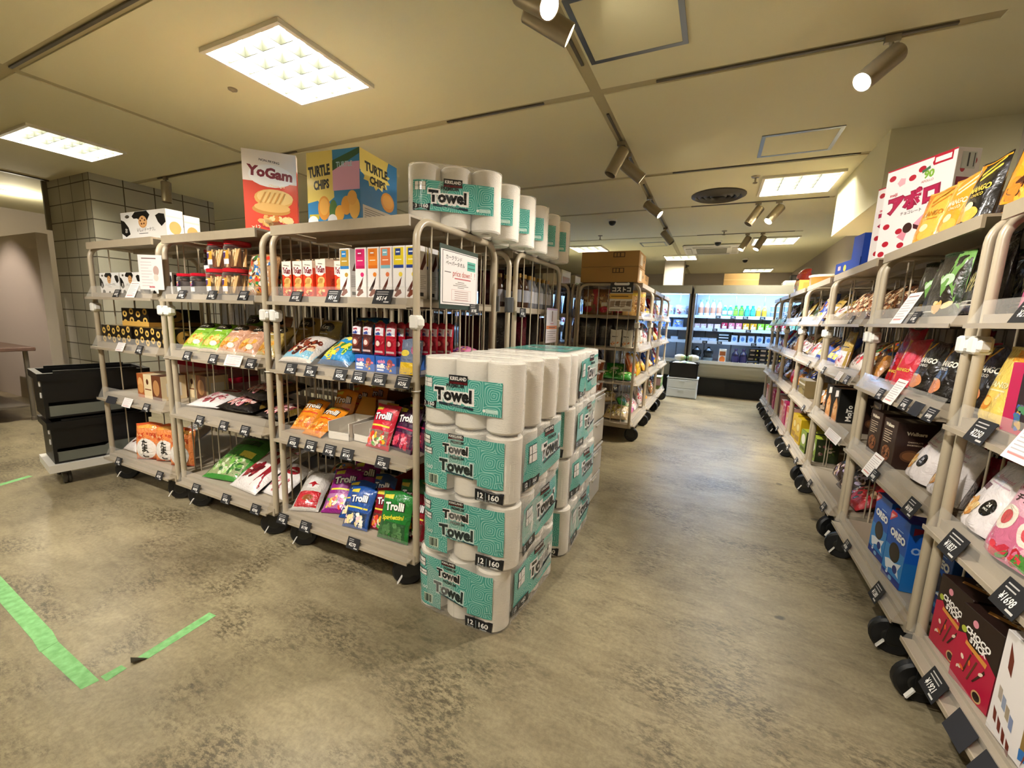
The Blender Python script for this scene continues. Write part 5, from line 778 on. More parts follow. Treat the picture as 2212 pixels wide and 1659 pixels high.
put(YRB,3.17,.87,'b','caramel sweet bag with a silver oval label','candy bag','caramel and colour-ball sweet bags',lean=34,yaw=6); put(CND,3.17,1.14,'b','colour-ball sweet bag behind the caramel bag','candy bag','caramel and colour-ball sweet bags',lean=26)
ORE=carton('sandwich_cookie_box',.155,.30,.145,'#1558b5',[('r',0,0,1,.5,'#2f86cc'),('r',0,0,1,.1,'#18358f'),('p',[(0,.95),(.0,.83),(.34,.96),(.3,1),(.05,1)],'#d8404a'),('p',[(.04,.95),(.04,.87),(.26,.955)],'#efb0b0'),T_('OREO',.52,.70,.11,'#17348f',b=.12,w=.86,rot=-4),T_('OREO',.52,.70,.105,'#f4f4f2',b=.06,w=.82,rot=-4),T_('',.6,.80,.025,'#bcd4ee',w=.3),('e',.5,.44,.27,.145,'#1c1613'),('e',.5,.44,.21,.11,'#2e2622'),('p',[(.1,.26),(.3,.3),(.6,.30),(.92,.36),(.8,.24),(.9,.14),(.5,.2),(.2,.14)],'#e6ecf4'),('e',.66,.22,.12,.06,'#1b2f7c'),T_('3',.3,.12,.09,'#e4eefa',b=.05,w=.14),('e',.5,.05,.1,.03,'#7fb4dc')],
  right=[('r',0,0,1,.42,'#1a6ab0'),('p',[(.1,.95),(.1,.84),(.55,.95)],'#a02a3a'),T_('OREO',.5,.62,.10,'#9ab4d8',b=.04,w=.8)],top=[('r',.03,.03,.97,.97,'#1a1fa8'),T_('OREO',.5,.5,.2,'#3a55c8',w=.6)])
put(ORE,2.50,.885,'base','blue sandwich cookie box farther along the lowest shelf','cookie box','blue sandwich cookie boxes',yaw=4); put(ORE,2.275,.875,'base','blue sandwich cookie box just before the thick post','cookie box','blue sandwich cookie boxes',yaw=6); put(ORE,2.095,.95,'base','blue sandwich cookie box in shade behind the thick post','cookie box','blue sandwich cookie boxes',yaw=4)
CST=carton('choco_stick_box',.16,.255,.145,'#24140f',[('p',[(0,0),(1,0),(1,.5),(.7,.62),(.45,.50),(.2,.66),(0,.6)],'#b01238'),('e',.38,.86,.07,.045,'#d98a96'),T_('CHOCO',.5,.72,.075,'#f2ece4',b=.05,w=.66,rot=-6),T_('STICK',.54,.635,.07,'#f2ece4',b=.05,w=.56,rot=-6),('p',[(.25,.6),(.8,.54),(.78,.48),(.24,.55)],'#d08a3a'),('e',.15,.7,.07,.04,'#a5b03a'),('p',[(.30,.2),(.34,.2),(.44,.48),(.40,.48)],'#4a2414'),('p',[(.42,.16),(.46,.16),(.60,.46),(.56,.46)],'#5c2f1a'),('p',[(.55,.2),(.59,.2),(.80,.42),(.77,.45)],'#3a1c10'),('e',.72,.08,.12,.07,'#c9a06a'),('e',.72,.08,.09,.05,'#24140f'),('food',.5,.3,.4,.2,['#e8d0b8','#d8601e'],6,.06)],
  right=[('p',[(0,0),(1,0),(1,.34),(.6,.44),(0,.5)],'#7c1026'),('e',.7,.66,.14,.06,'#a04a5a'),('food',.5,.24,.4,.18,['#5c1020','#a02a3a','#8a5a2a'],16,.1)],top=[('p',[(.2,.3),(.85,.75),(.9,.6),(.3,.2)],'#c08a4a'),T_('CHOCO',.5,.55,.2,'#d9c9a8',w=.5)])
put(CST,1.815,.885,'base','choco stick box behind the double cart post','biscuit box','dark choco stick boxes',yaw=6); put(CST,1.64,.875,'base','choco stick box nearest the white chocolate thins carton','biscuit box','dark choco stick boxes',yaw=8); put(CST,1.80,1.05,'base','choco stick box in the second row','biscuit box','dark choco stick boxes')
THD=carton('chocolate_thins_carton',.28,.30,.22,'#e6dfda',[('p',[(.42,.06),(.40,.78),(.66,.88),(.64,.14)],'#8c7038'),('p',[(.41,.16),(.42,.06),(.64,.14),(.64,.22)],'#2f6fb0'),('s',.53,.64,.11,.09,'#2f86c9',8),('p',[(.08,.92),(.10,.68),(.16,.62),(.15,.78)],'#6b2a1c'),('p',[(.55,.0),(.9,.06),(.8,.3),(.6,.2)],'#6b2a1c'),('p',[(.46,.02),(.6,.5),(.52,.46)],'#7a3424')]+[('p',[(.05+.07*i,.26-.05*i),(.07+.07*i,.14-.05*i),(.11+.07*i,.12-.05*i),(.1+.07*i,.22-.05*i)],'#6b2a1c') for i in range(4)]+[('p',[(.06+.06*i,.48-.05*i),(.11+.06*i,.46-.05*i),(.12+.06*i,.34-.05*i),(.07+.06*i,.36-.05*i)],['#a89a8a','#8a94a8','#a09078','#7c88a8'][i]) for i in range(4)],right=[('r',.1,.2,.5,.8,'#8c7038')])
put(THD,1.37,.91,'base','white chocolate thins carton on the lowest shelf of the nearest cart','chocolate carton',yaw=4)
# second and third carts from the camera, farther on
CHB=bag('chocolate_bag',.26,.30,.12,'#2a1812',[('food',.5,.5,.45,.42,['#1a0e0a','#4a2a1c','#b5a5c0','#6b3a22','#d9c0a8'],60,.085)],seed=57); RBB=bag('red_chocolate_bag',.26,.30,.11,'#a8141e',[('r',0,.66,1,.86,'#3a86c0'),('food',.5,.35,.42,.26,['#1f120d','#3a2014','#c8a07a','#c02030'],30,.1)],seed=58)
put(CHB,3.45,.86,'base','dark wrapped chocolate bag lying on the lowest shelf','chocolate bag',lean=50,yaw=6); put(RBB,3.175,.86,'base','red and blue chocolate bag lying by the double post','chocolate bag',lean=64,yaw=4); put(RBB,2.81,.9,'base','red chocolate bag behind the double post','chocolate bag',lean=58,yaw=-10); put(CHB,3.66,.88,'base','dark wrapped chocolate bag beside the tea cartons','chocolate bag',lean=40)
MOT=carton('wafer_box',.115,.235,.13,'#17120f',[('p',[(.2,.0),(.9,.0),(.86,.5),(.6,.72),(.3,.5)],'#c98a52'),('e',.55,.36,.25,.2,'#dca86a'),('p',[(.35,.72),(.8,.76),(.78,.94),(.4,.92)],'#ece4da'),('food',.55,.36,.2,.16,['#b5743a','#e2b888'],8,.14)],right=[('r',0,0,1,1,'#1b1a17'),T_('MoTo',.5,.30,.14,'#e9e2d4',b=.03,rot=90,w=.9),T_('',.8,.32,.04,'#bdb5a5',rot=90,w=.9)],top=[('r',.05,.05,.95,.95,'#d9b59a')])
for y,t in ((3.80,'black wafer box with a tan top, farther one'),(3.62,'black wafer box with a tan top, nearer one')): put(MOT,y,.88,'c',t,'wafer box','black wafer boxes',yaw=8)
put(MOT,3.70,1.02,'c','black wafer box in the second row','wafer box','black wafer boxes'); put(WKB,3.32,.95,'c','dark biscuit box alone behind the double post','biscuit box','dark brown biscuit boxes'); put(WKB,3.12,.98,'c','dark biscuit box beside the small white notice','biscuit box','dark brown biscuit boxes')
put(YRB,4.44,.87,'c','caramel sweet bag lying before the wafer boxes','candy bag',lean=50); put(CND,4.18,.88,'c','mixed sweet bag tight to the wafer boxes','candy bag',lean=44)
GLD=bag('gold_pouch',.16,.26,.07,'#a5873a',[('r',0,0,1,.45,'#e2ccc8'),('food',.5,.2,.4,.16,PINKF,14,.1),('r',.1,.55,.9,.58,'#3a2a14')],seed=59,style='pouch'); WRD=bag('white_red_sweet_bag',.26,.27,.11,'#d8cfc8',[('food',.5,.5,.44,.4,['#c02838','#efe9e4','#b89a90','#d8605a','#8a7a74'],50,.09)],seed=60); YDS=bag('blue_yellow_bag',.24,.28,.10,'#1f3f9c',[('food',.5,.62,.42,.3,['#e8c030','#8a4a2a','#efe0c0','#b5703a'],30,.12),('r',0,.1,1,.26,'#e0b820')],seed=61)
for K,y,x,l,t,c in ((GLD,3.72,.88,10,'gold pouch standing behind the white and red sweet bags','pouch'),(WRD,3.58,.86,46,'white and red sweet bag in front of the gold pouch','candy bag'),(WRD,3.30,.86,50,'white and red sweet bag nearest the double post','candy bag'),(YDS,4.21,.87,40,'blue and yellow sweet bag by the posts','candy bag'),(YDS,4.62,.87,44,'blue and yellow sweet bag on the tea carton cart','candy bag'),(WRD,4.9,.88,40,'white and red sweet bag on the tea carton cart','candy bag')): put(K,y,x,'b',t,c,None,lean=l,yaw=4)
TEA=carton('tea_carton',.17,.24,.16,'#d8b41e',[('e',.5,.62,.36,.2,'#c9982a'),('e',.5,.62,.26,.14,'#e8d68a'),('r',.1,.1,.9,.3,'#a57c18')],right=[('r',.1,.2,.9,.4,'#b08a1a')],top=[('p',[(.3,.3),(.7,.4),(.6,.7),(.25,.6)],'#7c5c1a'),('r',.0,.9,1,1,'#e8d04a')])
GTE=carton('tea_carton',.16,.19,.16,'#2f3a1c',[('r',0,.0,1,1,'#7f9a2a'),('e',.5,.6,.36,.24,'#e4e2cf'),('r',.1,.1,.9,.25,'#4a5a1c')],right=[('food',.5,.5,.4,.4,['#7c4a4a','#c9b59a','#4a5a1c'],16,.1)],top=[('r',.02,.02,.98,.98,'#a9b83a')])
for i,(y,x) in enumerate(((4.92,.89),(4.70,.885))): put(TEA,y,x,'base',('yellow tea carton farthest from the green ones','yellow tea carton next to the green ones')[i],'tea carton','yellow tea cartons',yaw=4)
for i,(y,x) in enumerate(((4.40,.885),(4.19,.92))): put(GTE,y,x,'base',('green tea carton next to the yellow ones','green tea carton half hidden by the cart posts')[i],'tea carton','green tea cartons',yaw=4)
put(TEA,4.8,1.06,'base','yellow tea carton in the second row','tea carton','yellow tea cartons')
# roofs of the farther carts
def openbox():
    m=MB(); c='#1d3f96'; w,d,h=.42,.34,.075; t=.005
    m.box(-w/2,-d/2,0,w/2,d/2,t,c).box(-w/2,-d/2,0,w/2,-d/2+t,h,c).box(-w/2,d/2-t,0,w/2,d/2,h,c).box(-w/2,-d/2,0,-w/2+t,d/2,h,c).box(w/2-t,-d/2,0,w/2,d/2,h,c)
    m.box(.05,-d/2+.004,h,.21,-d/2+.12,h+.15,c); ink(m,[('r',.12,.3,.24,.7,'#e0b0b0'),('e',.42,.4,.06,.3,'#e0c04a')],w,h,lambda x,y,e:(x-w/2,-d/2-e,y),n=1)
    return Kind('display_box',m.mesh('display_box',CARD))
put(openbox(),3.78,.96,'top','open blue display box on the cart roof behind the strawberry carton','display box',yaw=6)
REDP=bag('red_bag',.23,.33,.14,'#c0281a',[('e',.45,.45,.26,.16,'#3a1a12'),('e',.45,.45,.18,.11,'#c9622a'),('p',[(.1,.8),(.9,.86),(.9,.8),(.1,.74)],'#e2572a')],seed=62); put(REDP,6.42,.92,'top','plump red-orange bag standing on the far cart roof','snack bag',yaw=20,lean=6)
put(carton('yellow_box',.22,.13,.2,'#d9bf5a',[('food',.5,.5,.42,.4,['#5a8a3a','#e8d88a','#c8402a','#8a6a2a'],24,.09)],right=[('r',.2,.2,.8,.8,'#b8a04a')]),5.86,.90,'top','small yellow box on the roof beside the red bag','box'); TUBK=Kind('snack_tub',MB().lathe([(.001,0),(.115,0),(.125,.10),(.001,.10)],22,'#a5783a').mesh('snack_tub',GLOSSP),(('lid',MB().lathe([(.13,.10),(.132,.118),(.12,.122),(.001,.122)],22,'#dcd6c4').mesh('lid',GLOSSP)),)); put(TUBK,5.2,.93,'top','round snack tub with a pale lid on the cart roof','tub')
WRN=bag('white_print_bag',.30,.26,.10,'#ddd2b8',[T_('NE',.55,.5,.3,'#b8242e',b=.08,w=.6),('food',.5,.2,.4,.12,['#e0b84a','#c8402a'],12,.1),('r',0,.8,1,.9,'#d8a23a')],seed=63); put(WRN,4.72,.94,'top','cream bag with red lettering leaning behind the blue display box','snack bag',lean=40,yaw=-20); put(carton('paper_box',.24,.10,.18,'#d9d2cc',[T_('MAC',.5,.5,.3,'#b8242e',b=.05,w=.6)]),6.0,1.12,'top','white box with red lettering behind the yellow box','box')
# mixed goods deeper along the aisle
mix=[NTS,CND,WRD,YDS,CHB,YRB,RBB,GLD,RWK,MO,GRN]
FAR={'nut_bag':'brown nut bag','candy_bag':'mixed sweet bag','white_red_sweet_bag':'white and red sweet bag','blue_yellow_bag':'blue and yellow bag','chocolate_bag':'dark chocolate bag','caramel_bag':'caramel sweet bag','red_chocolate_bag':'red and blue bag','gold_pouch':'gold pouch','red_biscuit_bag':'red biscuit bag','mango_pouch':'orange pouch','green_pouch':'green pouch'}
SHN={'a':'upper','b':'second','c':'third','base':'lowest'}; ORD=['near end','middle','far end','far post']
CT={4:'red-bag-roofed',3:'yellow-box-roofed'}
r2=random.Random(11); used=set()
def fill(cartname,ys,sh,x0=.88,side='R',kinds=None,lean=(18,48),rz=R0,dx=0):
    for i,y in enumerate(ys):
        K=r2.choice(kinds or mix); lab=f"{FAR[K.name]} on the {SHN[sh]} shelf of the {cartname}, {ORD[i%4]}"
        if lab in used: K=[k for k in mix if f"{FAR[k.name]} on the {SHN[sh]} shelf of the {cartname}, {ORD[i%4]}" not in used][0]; lab=f"{FAR[K.name]} on the {SHN[sh]} shelf of the {cartname}, {ORD[i%4]}"
        used.add(lab); place(K,x0,y,SZ[sh],rz,lab,'snack bag',None,lean=r2.uniform(*lean),yaw=r2.uniform(-8,8))
fill('tea carton cart',(4.25,4.55,4.85),'a'); put(carton('tin_box',.30,.16,.20,'#8a7a52',[('r',0,.7,1,.8,'#d9d0c0'),('r',0,.45,1,.5,'#5c4a2a'),('e',.5,.3,.3,.2,'#a5935a')],top=[('r',.05,.05,.95,.95,'#c9bfae')]),4.78,.9,'c','broad olive biscuit tin on the third shelf before the tea cartons','biscuit tin')
fill('yellow-box cart',(5.3,5.6,5.9),'a'); fill('yellow-box cart',(5.3,5.62,5.92),'b'); fill('yellow-box cart',(5.3,5.65,5.92),'c'); fill('red-bag cart',(6.28,6.6),'a'); fill('red-bag cart',(6.3,6.6),'b'); fill('red-bag cart',(6.3,6.6),'c'); fill('last aisle cart',(7.05,7.3),'a'); fill('last aisle cart',(7.05,7.3),'b'); fill('last aisle cart',(7.05,7.3),'c')
PKC=carton('snack_carton',.16,.24,.16,'#d8a9a0',[('r',0,.75,1,1,'#c8503a'),('food',.5,.4,.36,.28,['#e0b060','#c8805a','#efe0d0'],14,.14)],top=[('r',.05,.05,.95,.95,'#e6d8c8')]); MGC=carton('snack_carton',.16,.26,.16,'#b51a5a',[('food',.5,.45,.36,.3,['#e080a0','#e8c0a0','#8a1040'],14,.14),('r',.1,.8,.9,.9,'#f0d0d8')])
for i,(K,y,t) in enumerate(((PKC,5.32,'pink-tan snack carton nearest the tea cartons'),(MGC,5.55,'magenta snack carton beside a pink-tan one'),(PKC,5.78,'pink-tan snack carton beyond the magenta one'),(PKC,6.3,'pink-tan snack carton on the red-bag cart'),(MGC,6.55,'magenta snack carton on the red-bag cart'),(PKC,7.1,'pink-tan snack carton on the last aisle cart'),(PKC,7.3,'pink-tan snack carton closest to the chillers'))): put(K,y,.88,'base',t,'snack carton','snack cartons on the lowest shelf')
# price cards of the aisle carts
W_='white notice card '
cards('R','a',[(1.62,'¥2150',B+'under the pink pouch of the upper shelf','k',.11,.07),(2.50,'','white notice card leaning large in front of the green pouches','w',.135,.15),(2.33,'¥1480',B+'between the green and dark lattice pouches'),(3.24,'¥980',B+'under the nut bags near the middle posts'),(4.15,'','white notice card leaning on the nut shelf','w',.10,.11)])
cards('R','b',[(1.70,'¥2250',B+'under the yellow mango gummy pouch','k',.10,.075),(1.50,'','white notice card under the hot pink window box','w',.11,.13),(2.53,'¥498',B+'under the orange-red mango pouch'),(2.40,'','white notice card in front of the black mango pouches','w',.105,.12),(2.24,'¥798',B+'under the nearer black mango pouch'),(2.13,'',"plain dark card under the black mango pouch",'b',.09,.055),(2.01,'¥498',B+'right behind the thick cart post'),(3.28,'','small white notice card under the white and red sweet bags','w',.10,.06),(3.10,'¥598',B+'under the colour-ball sweets','k'),(3.70,'¥698',B+'under the gold pouch'),(4.25,'¥498',B+'under the blue and yellow sweet bag by the posts')],-.045)
cards('R','c',[(1.71,'¥1837',B+'under the pink strawberry pouch','k',.10,.08),(1.42,'¥1698',B+'at the end of the third shelf rail','k',.10,.08),(2.50,'','white notice card with a yellow mark below the brown biscuit boxes','w',.115,.115),(2.42,'¥898',B+'beside the notice below the brown boxes'),(2.02,'¥698',B+'under the shortbread bags','k',.09,.07),(3.20,'',"wide pale strip card under the dark biscuit box",'w',.30,.055),(4.20,'¥798',B+'under the caramel bag before the wafer boxes')],-.05)
cards('R','base',[(1.65,'¥1921',B+'under the choco stick boxes','k',.095,.08),(1.485,'','blank dark card under the white thins carton','b',.10,.075),(1.35,'','blank dark card at the cart end near the thins carton','b',.10,.075),(2.61,'¥780',B+'on the empty stretch before the blue cookie boxes'),(2.17,'¥1280',B+'under the blue sandwich cookie boxes','k',.085,.075),(3.58,'¥798',B+'under the dark wrapped chocolate bag'),(3.14,'¥798',B+'under the red and blue chocolate bag'),(4.60,'¥698',B+'under the yellow tea cartons'),(4.16,'¥698',B+'under the green tea cartons'),(5.4,'¥598',B+'under the pink-tan snack cartons'),(6.4,'¥598',B+'under the magenta snack carton on the red-bag cart')],-.055)
# ---------------------------------------------------------------- middle island goods
PRB=bag('pretzel_bag',.17,.28,.09,'#8a5a2a',[('food',.4,.62,.34,.3,['#d9a86a','#b5783a','#6b3a1c','#e8c890'],40,.1),('p',[(.62,1),(1,1),(1,.0),(.75,.4)],'#b3141e'),('e',.42,.2,.28,.12,'#b3182a'),('r',.25,.34,.62,.48,'#d8c8b0')],seed=70,style='pouch'); TNB=bag('tan_pouch',.19,.26,.09,'#c9a05a',[('food',.5,.4,.4,.3,['#e2c088','#b5803a','#8a5a2a'],26,.12),('r',0,.8,1,1,'#d8b83a')],seed=71,style='pouch')
for i,x in enumerate((-1.28,-1.11,-.98)): place(PRB,x,4.70,SZ['a'],L0,('pretzel bag nearest the rear posts of the island cart','pretzel bag in the middle of three red and brown ones','pretzel bag beside the hanging poster')[i],'pretzel bag','red and brown pretzel bags')
for i,(x,y) in enumerate(((-.83,4.68),(-.80,4.86))): place(TNB,x,y,SZ['a'],L0,('tan pouch beside the poster edge','tan pouch behind another near the aisle post')[i],'pouch','tan pouches on the island cart',yaw=30)
for i,x in enumerate((-1.235,-1.09,-.945)): place(GRYB,x,4.74,SZ['b'],L0,('dark pouch at the back of the island cart','dark pouch in the middle of the island cart','dark pouch beside the white sachets')[i],'pouch','dark pouches on the island cart')
WSB=bag('white_sachet',.115,.185,.05,'#d5d0c2',[('food',.5,.2,.36,.14,['#c8703a','#e8c8a0'],10,.12),T_('',.4,.6,.1,'#3a3a34',w=.5)],seed=72,style='pouch')
for i,(x,y,yw) in enumerate(((-.93,4.66,10),(-.84,4.64,-8),(-.80,4.78,30),(-.80,5.0,80),(-.79,5.2,86))): place(WSB,x,y,SZ['b'],L0,('white sachet farthest inside the island cart','white sachet at the wire side of the island cart','white sachet behind the front ones','white sachet facing the aisle','white sachet facing the aisle, farther on')[i],'sachet','white sachets',yaw=yw)
GNB=bag('green_bag',.30,.26,.10,'#2f8a22',[('food',.5,.5,.4,.34,['#3fa02c','#1f6a18','#8fc05a','#d9d8a0'],30,.09),('e',.5,.5,.2,.1,'#cfd8a0')],seed=73)
for i,(x,y,l,yw) in enumerate(((-1.10,4.60,72,4),(-.86,4.60,74,-4),(-1.30,4.62,72,0),(-1.0,4.90,40,6))): place(GNB,x,y,SZ['c'],L0,('green bag lying inside the wire side of the island cart','green bag lying at the aisle corner of the island cart','green bag lying farthest inside the island cart','green bag leaning on the others')[i],'snack bag','green bags on the island cart',lean=l,yaw=yw,s=.74)
for K,x,y,sh,l,t,c in ((bag('orange_white_bag',.22,.30,.10,'#e0703a',[('r',0,.55,1,1,'#e8ddd2'),('food',.5,.3,.4,.2,['#e8a040','#d04a1c','#f4e0c0'],20,.12)],seed=74),-.79,4.95,'c',20,'orange and white bag facing the aisle on the island cart','snack bag'),(bag('yellow_bag',.22,.28,.1,'#dcae1e',[('food',.5,.4,.4,.3,['#e8c84a','#b88a1a','#7a5a1a'],18,.12)],seed=75),-.79,5.25,'c',20,'yellow bag facing the aisle on the island cart','snack bag'),(CHB,-1.2,5.05,'c',14,'dark bag standing behind the green bags','snack bag'),(PKS,-.80,5.16,'base',50,'magenta and white sweet bag on the lowest island shelf','candy bag'),(WRD,-.79,5.38,'base',50,'white and pink sweet bag on the lowest island shelf','candy bag'),(GNB,-.82,4.98,'base',30,'green-footed bag at the aisle corner of the lowest shelf','snack bag')): place(K,x,y,SZ[sh],D0,t,c,lean=l)
NDL=bag('noodle_bag',.34,.30,.15,'#b59a6a',[('food',.5,.5,.45,.42,['#d9c49a','#8a7444','#e6d8b8','#6a5a34','#c9b83a'],110,.06)],seed=77)
for i,(x,l) in enumerate(((-1.20,66),(-.90,64))): place(NDL,x,4.60,SZ['base'],L0,('clear grain bag lying inside the lowest island shelf','clear grain bag lying at the aisle corner of the lowest island shelf')[i],'grain bag','clear grain bags',lean=l,s=.8)
place(NDL,-1.05,4.68,SZ['base']+.17,L0,'clear grain bag piled on the two below','grain bag','clear grain bags',lean=78,yaw=10,s=.74)
for nm,y0 in (('second island cart',5.58),('last island cart',6.62)):
    for sh in ('a','b','c','base'): fill(nm,(y0+.18,y0+.5,y0+.8)[:2 if sh=='base' else 3],sh,x0=-.80,rz=D0)
fill('first island cart',(5.1,5.35),'a',x0=-.8,rz=D0)
place(carton('tea_carton',.30,.2,.3,'#6b7a3a',[('r',0,.1,1,.9,'#5a8a3a'),('r',.1,.5,.4,.8,'#e6d8b8')],left=[('r',0,.3,1,.9,'#a88a8a')],top=[('r',0,0,1,1,'#d6dbe0')]),-.82,7.38,SZ['base'],D0,'green and brown carton on the lowest shelf by the clear drawers','carton')
for i,(x,y) in enumerate([(-1.9,4.75),(-1.9,5.05),(-1.9,5.35),(-1.9,5.8),(-1.9,6.2),(-1.9,6.85),(-1.9,7.2)]):
    for sh in ('a','b','c'): place((GRYB,RDB)[(i+len(sh))%2],x,y,SZ[sh],R0,'dark pouch turned away on the second row of the middle island','pouch','dark pouches on the second row of the island')
KC=carton('brown_carton',.60,.155,.42,'#a37a3e',[('r',.56,.60,.76,.92,'#4a3418'),('r',.575,.65,.615,.88,'#a37a3e'),('r',.63,.65,.67,.88,'#a37a3e'),('r',.69,.65,.745,.88,'#a37a3e')],right=[('r',.2,.15,.55,.85,'#d5c9b4'),('r',.7,.4,.8,.6,'#2a2018')],top=[('r',0,.47,1,.53,'#b08a52')],mat=MATTE)
for i,t in enumerate(('lower long brown carton on the island cart roof','upper long brown carton stacked on its twin')): place(KC,-1.06,4.72,SZ['top']+.157*i,L0,t,'carton','long brown cartons')
place(KC,-1.02,5.3,SZ['top'],PI/2,'brown carton with a pale label behind the stacked pair','carton')
PST=sheetsign('poster',.235,.30,[('r',0,.62,1,1,'#1a1410'),('r',.22,.88,.78,.96,'#ece8de'),('e',.22,.93,.06,.045,'#ece8de'),('e',.78,.93,.06,.045,'#ece8de'),T_('コストコ',.5,.74,.13,'#dcd8ce',b=.06,w=.82),T_('',.42,.56,.055,'#7a5a1a',b=.03,w=.7),('r',0,.42,1,.6,'#e0b04a'),T_('',.44,.51,.07,'#5c3c10',b=.04,w=.76)]+[('p',[(.02+.24*i,.12+.07*(i%2)),(.22+.24*i,.16),(.25+.24*i,.36),(.04+.24*i,.34)],['#a58c74','#7a6450','#b8a48e','#8f7a66'][i]) for i in range(4)]+lines(.1,.32,.9,3,.08,'#5c4a3a',.15)+[('r',.04,.02,.5,.08,'#b5aa9a'),('r',.6,.02,.94,.08,'#b5aa9a')],'#e4ded2')
place(PST,-.915,4.515,1.405,L0,'black, yellow and white shop poster hanging on the island cart end','poster')
# ---------------------------------------------------------------- chillers along the back
FY=8.36; FRW=pm('chiller_white_panel','#d5dde6',.35); FRG=pm('chiller_grey_front','#a8a594',.45); FRD=pm('chiller_dark_kick','#0f0f10',.5); FRP=pm('chiller_end_panel','#6a6054',.4); SHW=pm('chiller_shelf_white','#e2e8ee',.3)
def chiller(x0,x1,label):
    o=tag(empty('open_chiller',(x0,FY,0)),label,'chiller'); w=x1-x0
    P=lambda n,m,mt: link(n,m.mesh(n,mt),o)
    P('kick_panel',MB().box(.02,.18,0,w-.02,.24,.34),FRD); q=link('vent_grille',MB().box(w*.35,.165,.1,w*.7,.18,.28).mesh('vent_grille',BLKP),o)
    for k in range(5): q2=MB().box(w*.35,.16,.12+.03*k,w*.7,.166,.127+.03*k); link('vent_slat',q2.mesh('vent_slat',FRD),q)
    bm=MB(); pr=[(.16,.33),(.06,.36),(.0,.44),(-.01,.56),(.0,.625),(.06,.635),(.06,.61),(.2,.60)]
    bm.sheet(lambda u,v:(u*w,)+tuple(np.interp(v*7,range(8),[p[k] for p in pr]) for k in (0,1)),1,28); P('front_bumper',bm,FRG)
    P('deck',MB().box(0,.06,.585,w,.86,.605),SHW); P('back_panel',MB().box(0,.86,.34,w,.92,2.0),FRW); P('price_edge',MB().box(.0,-.012,.60,w,.005,.66),SHW)
    for xx in (.0,w-.03): P('end_panel',MB().box(xx,.02,.34,xx+.03,.86,1.96) if xx else MB().box(0,.02,.34,.03,.86,1.96),FRP)
    P('canopy',MB().box(0,.0,1.90,w,.92,1.99).box(0,.0,1.84,w,.03,1.90),FRG)
    for k,yy in enumerate((.10,.22)): P('light_tube',MB().box(.06,yy,1.835+.02*k,w-.06,yy+.05,1.86+.02*k),LEDF)
    for z,d in ((.99,.42),(1.225,.40),(1.465,.38)):
        s=P('shelf',MB().box(.03,.86-d,z-.012,w-.03,.86,z),SHW); e=MB().box(.03,.86-d-.012,z-.045,w-.03,.86-d,z+.012); link('price_edge',e.mesh('price_edge',SHW),s)
    for xx in [w*(i+.5)/4 for i in range(4)]:
        st=MB()
        st.box(xx-.012,.855,.62,xx+.012,.8605,1.9); P('shelf_upright',st,ZINC)
    return o
for i,(a,b) in enumerate(((-.40,1.50),(-2.34,-.44),(-4.28,-2.38),(-6.22,-4.32))): chiller(a,b,('open chiller with juice bottles, at the end of the aisle','open chiller partly hidden by the island carts','open chiller glimpsed through the snack carts','open chiller farthest from the aisle')[i])
def fr(K,x,y,z,lab,cat,g): return place(K,x,FY+y,z,L0,lab,cat,g)
ZF={'1':1.466,'2':1.226,'3':.991,'d':.606}
MLK=bottle('milk_bottle',.045,.30,'#dfe8f2','#8fc0e8','#c98a6a',capr=.6); 
for i in range(4): fr(MLK,-.28+.105*i,.55,ZF['1'],('first','second','third','fourth')[i]+' tall white bottle, counting from the chiller post','bottle','tall white bottles on the top chiller shelf')
def btl(c,cap,l): return bottle('juice_bottle',.037,.20,c,cap,l,.42,capr=.5)
seq=[('#3a9a6a','#e8f0ec','#dfe9e4','white-labelled green'),('#3a9a6a','#e8f0ec','#dfe9e4','white-labelled green'),('#5ab02a','#2f8a5a','#8fc83a','lime green'),('#5ab02a','#2f8a5a','#8fc83a','lime green'),('#2a9a78','#2f9a8a','#4ab094','teal green'),('#2a9a78','#2f9a8a','#4ab094','teal green'),('#e0b44a','#f0ece0','#d9a22a','yellow'),('#e0b44a','#f0ece0','#d9a22a','yellow')]
for i,(c,cap,l,nm) in enumerate(seq):
    K=cmesh(('jb',c),lambda:btl(c,cap,l)); tall=2<=i<=5
    fr(K,.13+.092*i,.54,ZF['1'],f'{nm} juice bottle on the top chiller shelf, '+('nearer the post' if i%2==0 else 'nearer the wall'),'bottle','juice bottles on the top chiller shelf'); fr(K,.13+.092*i,.66,ZF['1'],f'{nm} juice bottle in the second row, '+('nearer the post' if i%2==0 else 'nearer the wall'),'bottle','juice bottles on the top chiller shelf')
def cupk(n,r,h,c,lc): return Kind(n,MB().lathe([(.001,0),(r*.8,0),(r,h*.9),(.001,h*.9)],14,c).mesh(n,GLOSSP),(('lid',MB().lathe([(r*1.04,h*.88),(r*1.04,h),(.001,h)],14,lc).mesh('lid',GLOSSP)),))
YOG=cupk('yogurt_cup',.04,.10,'#8a92a8','#eef1f4'); PUD=cupk('pudding_jar',.045,.10,'#a8702a','#ece2cc')
for k in range(2):
    for i in range(3): fr(YOG,.90+.1*i,.55,ZF['1']+.102*k,('bottom','top')[k]+' row grey cup with white lid, '+('post side','middle','wall side')[i],'cup','grey cups on the top chiller shelf'); fr(PUD,1.20+.09*i,.57,ZF['1']+.102*k,('bottom','top')[k]+' row amber pudding jar, '+('beside the grey cups','middle','at the shelf end')[i],'jar','amber pudding jars')
def blk(n,w,h,d,c,art=()): return carton(n,w,h,d,c,list(art),mat=GLOSSP)
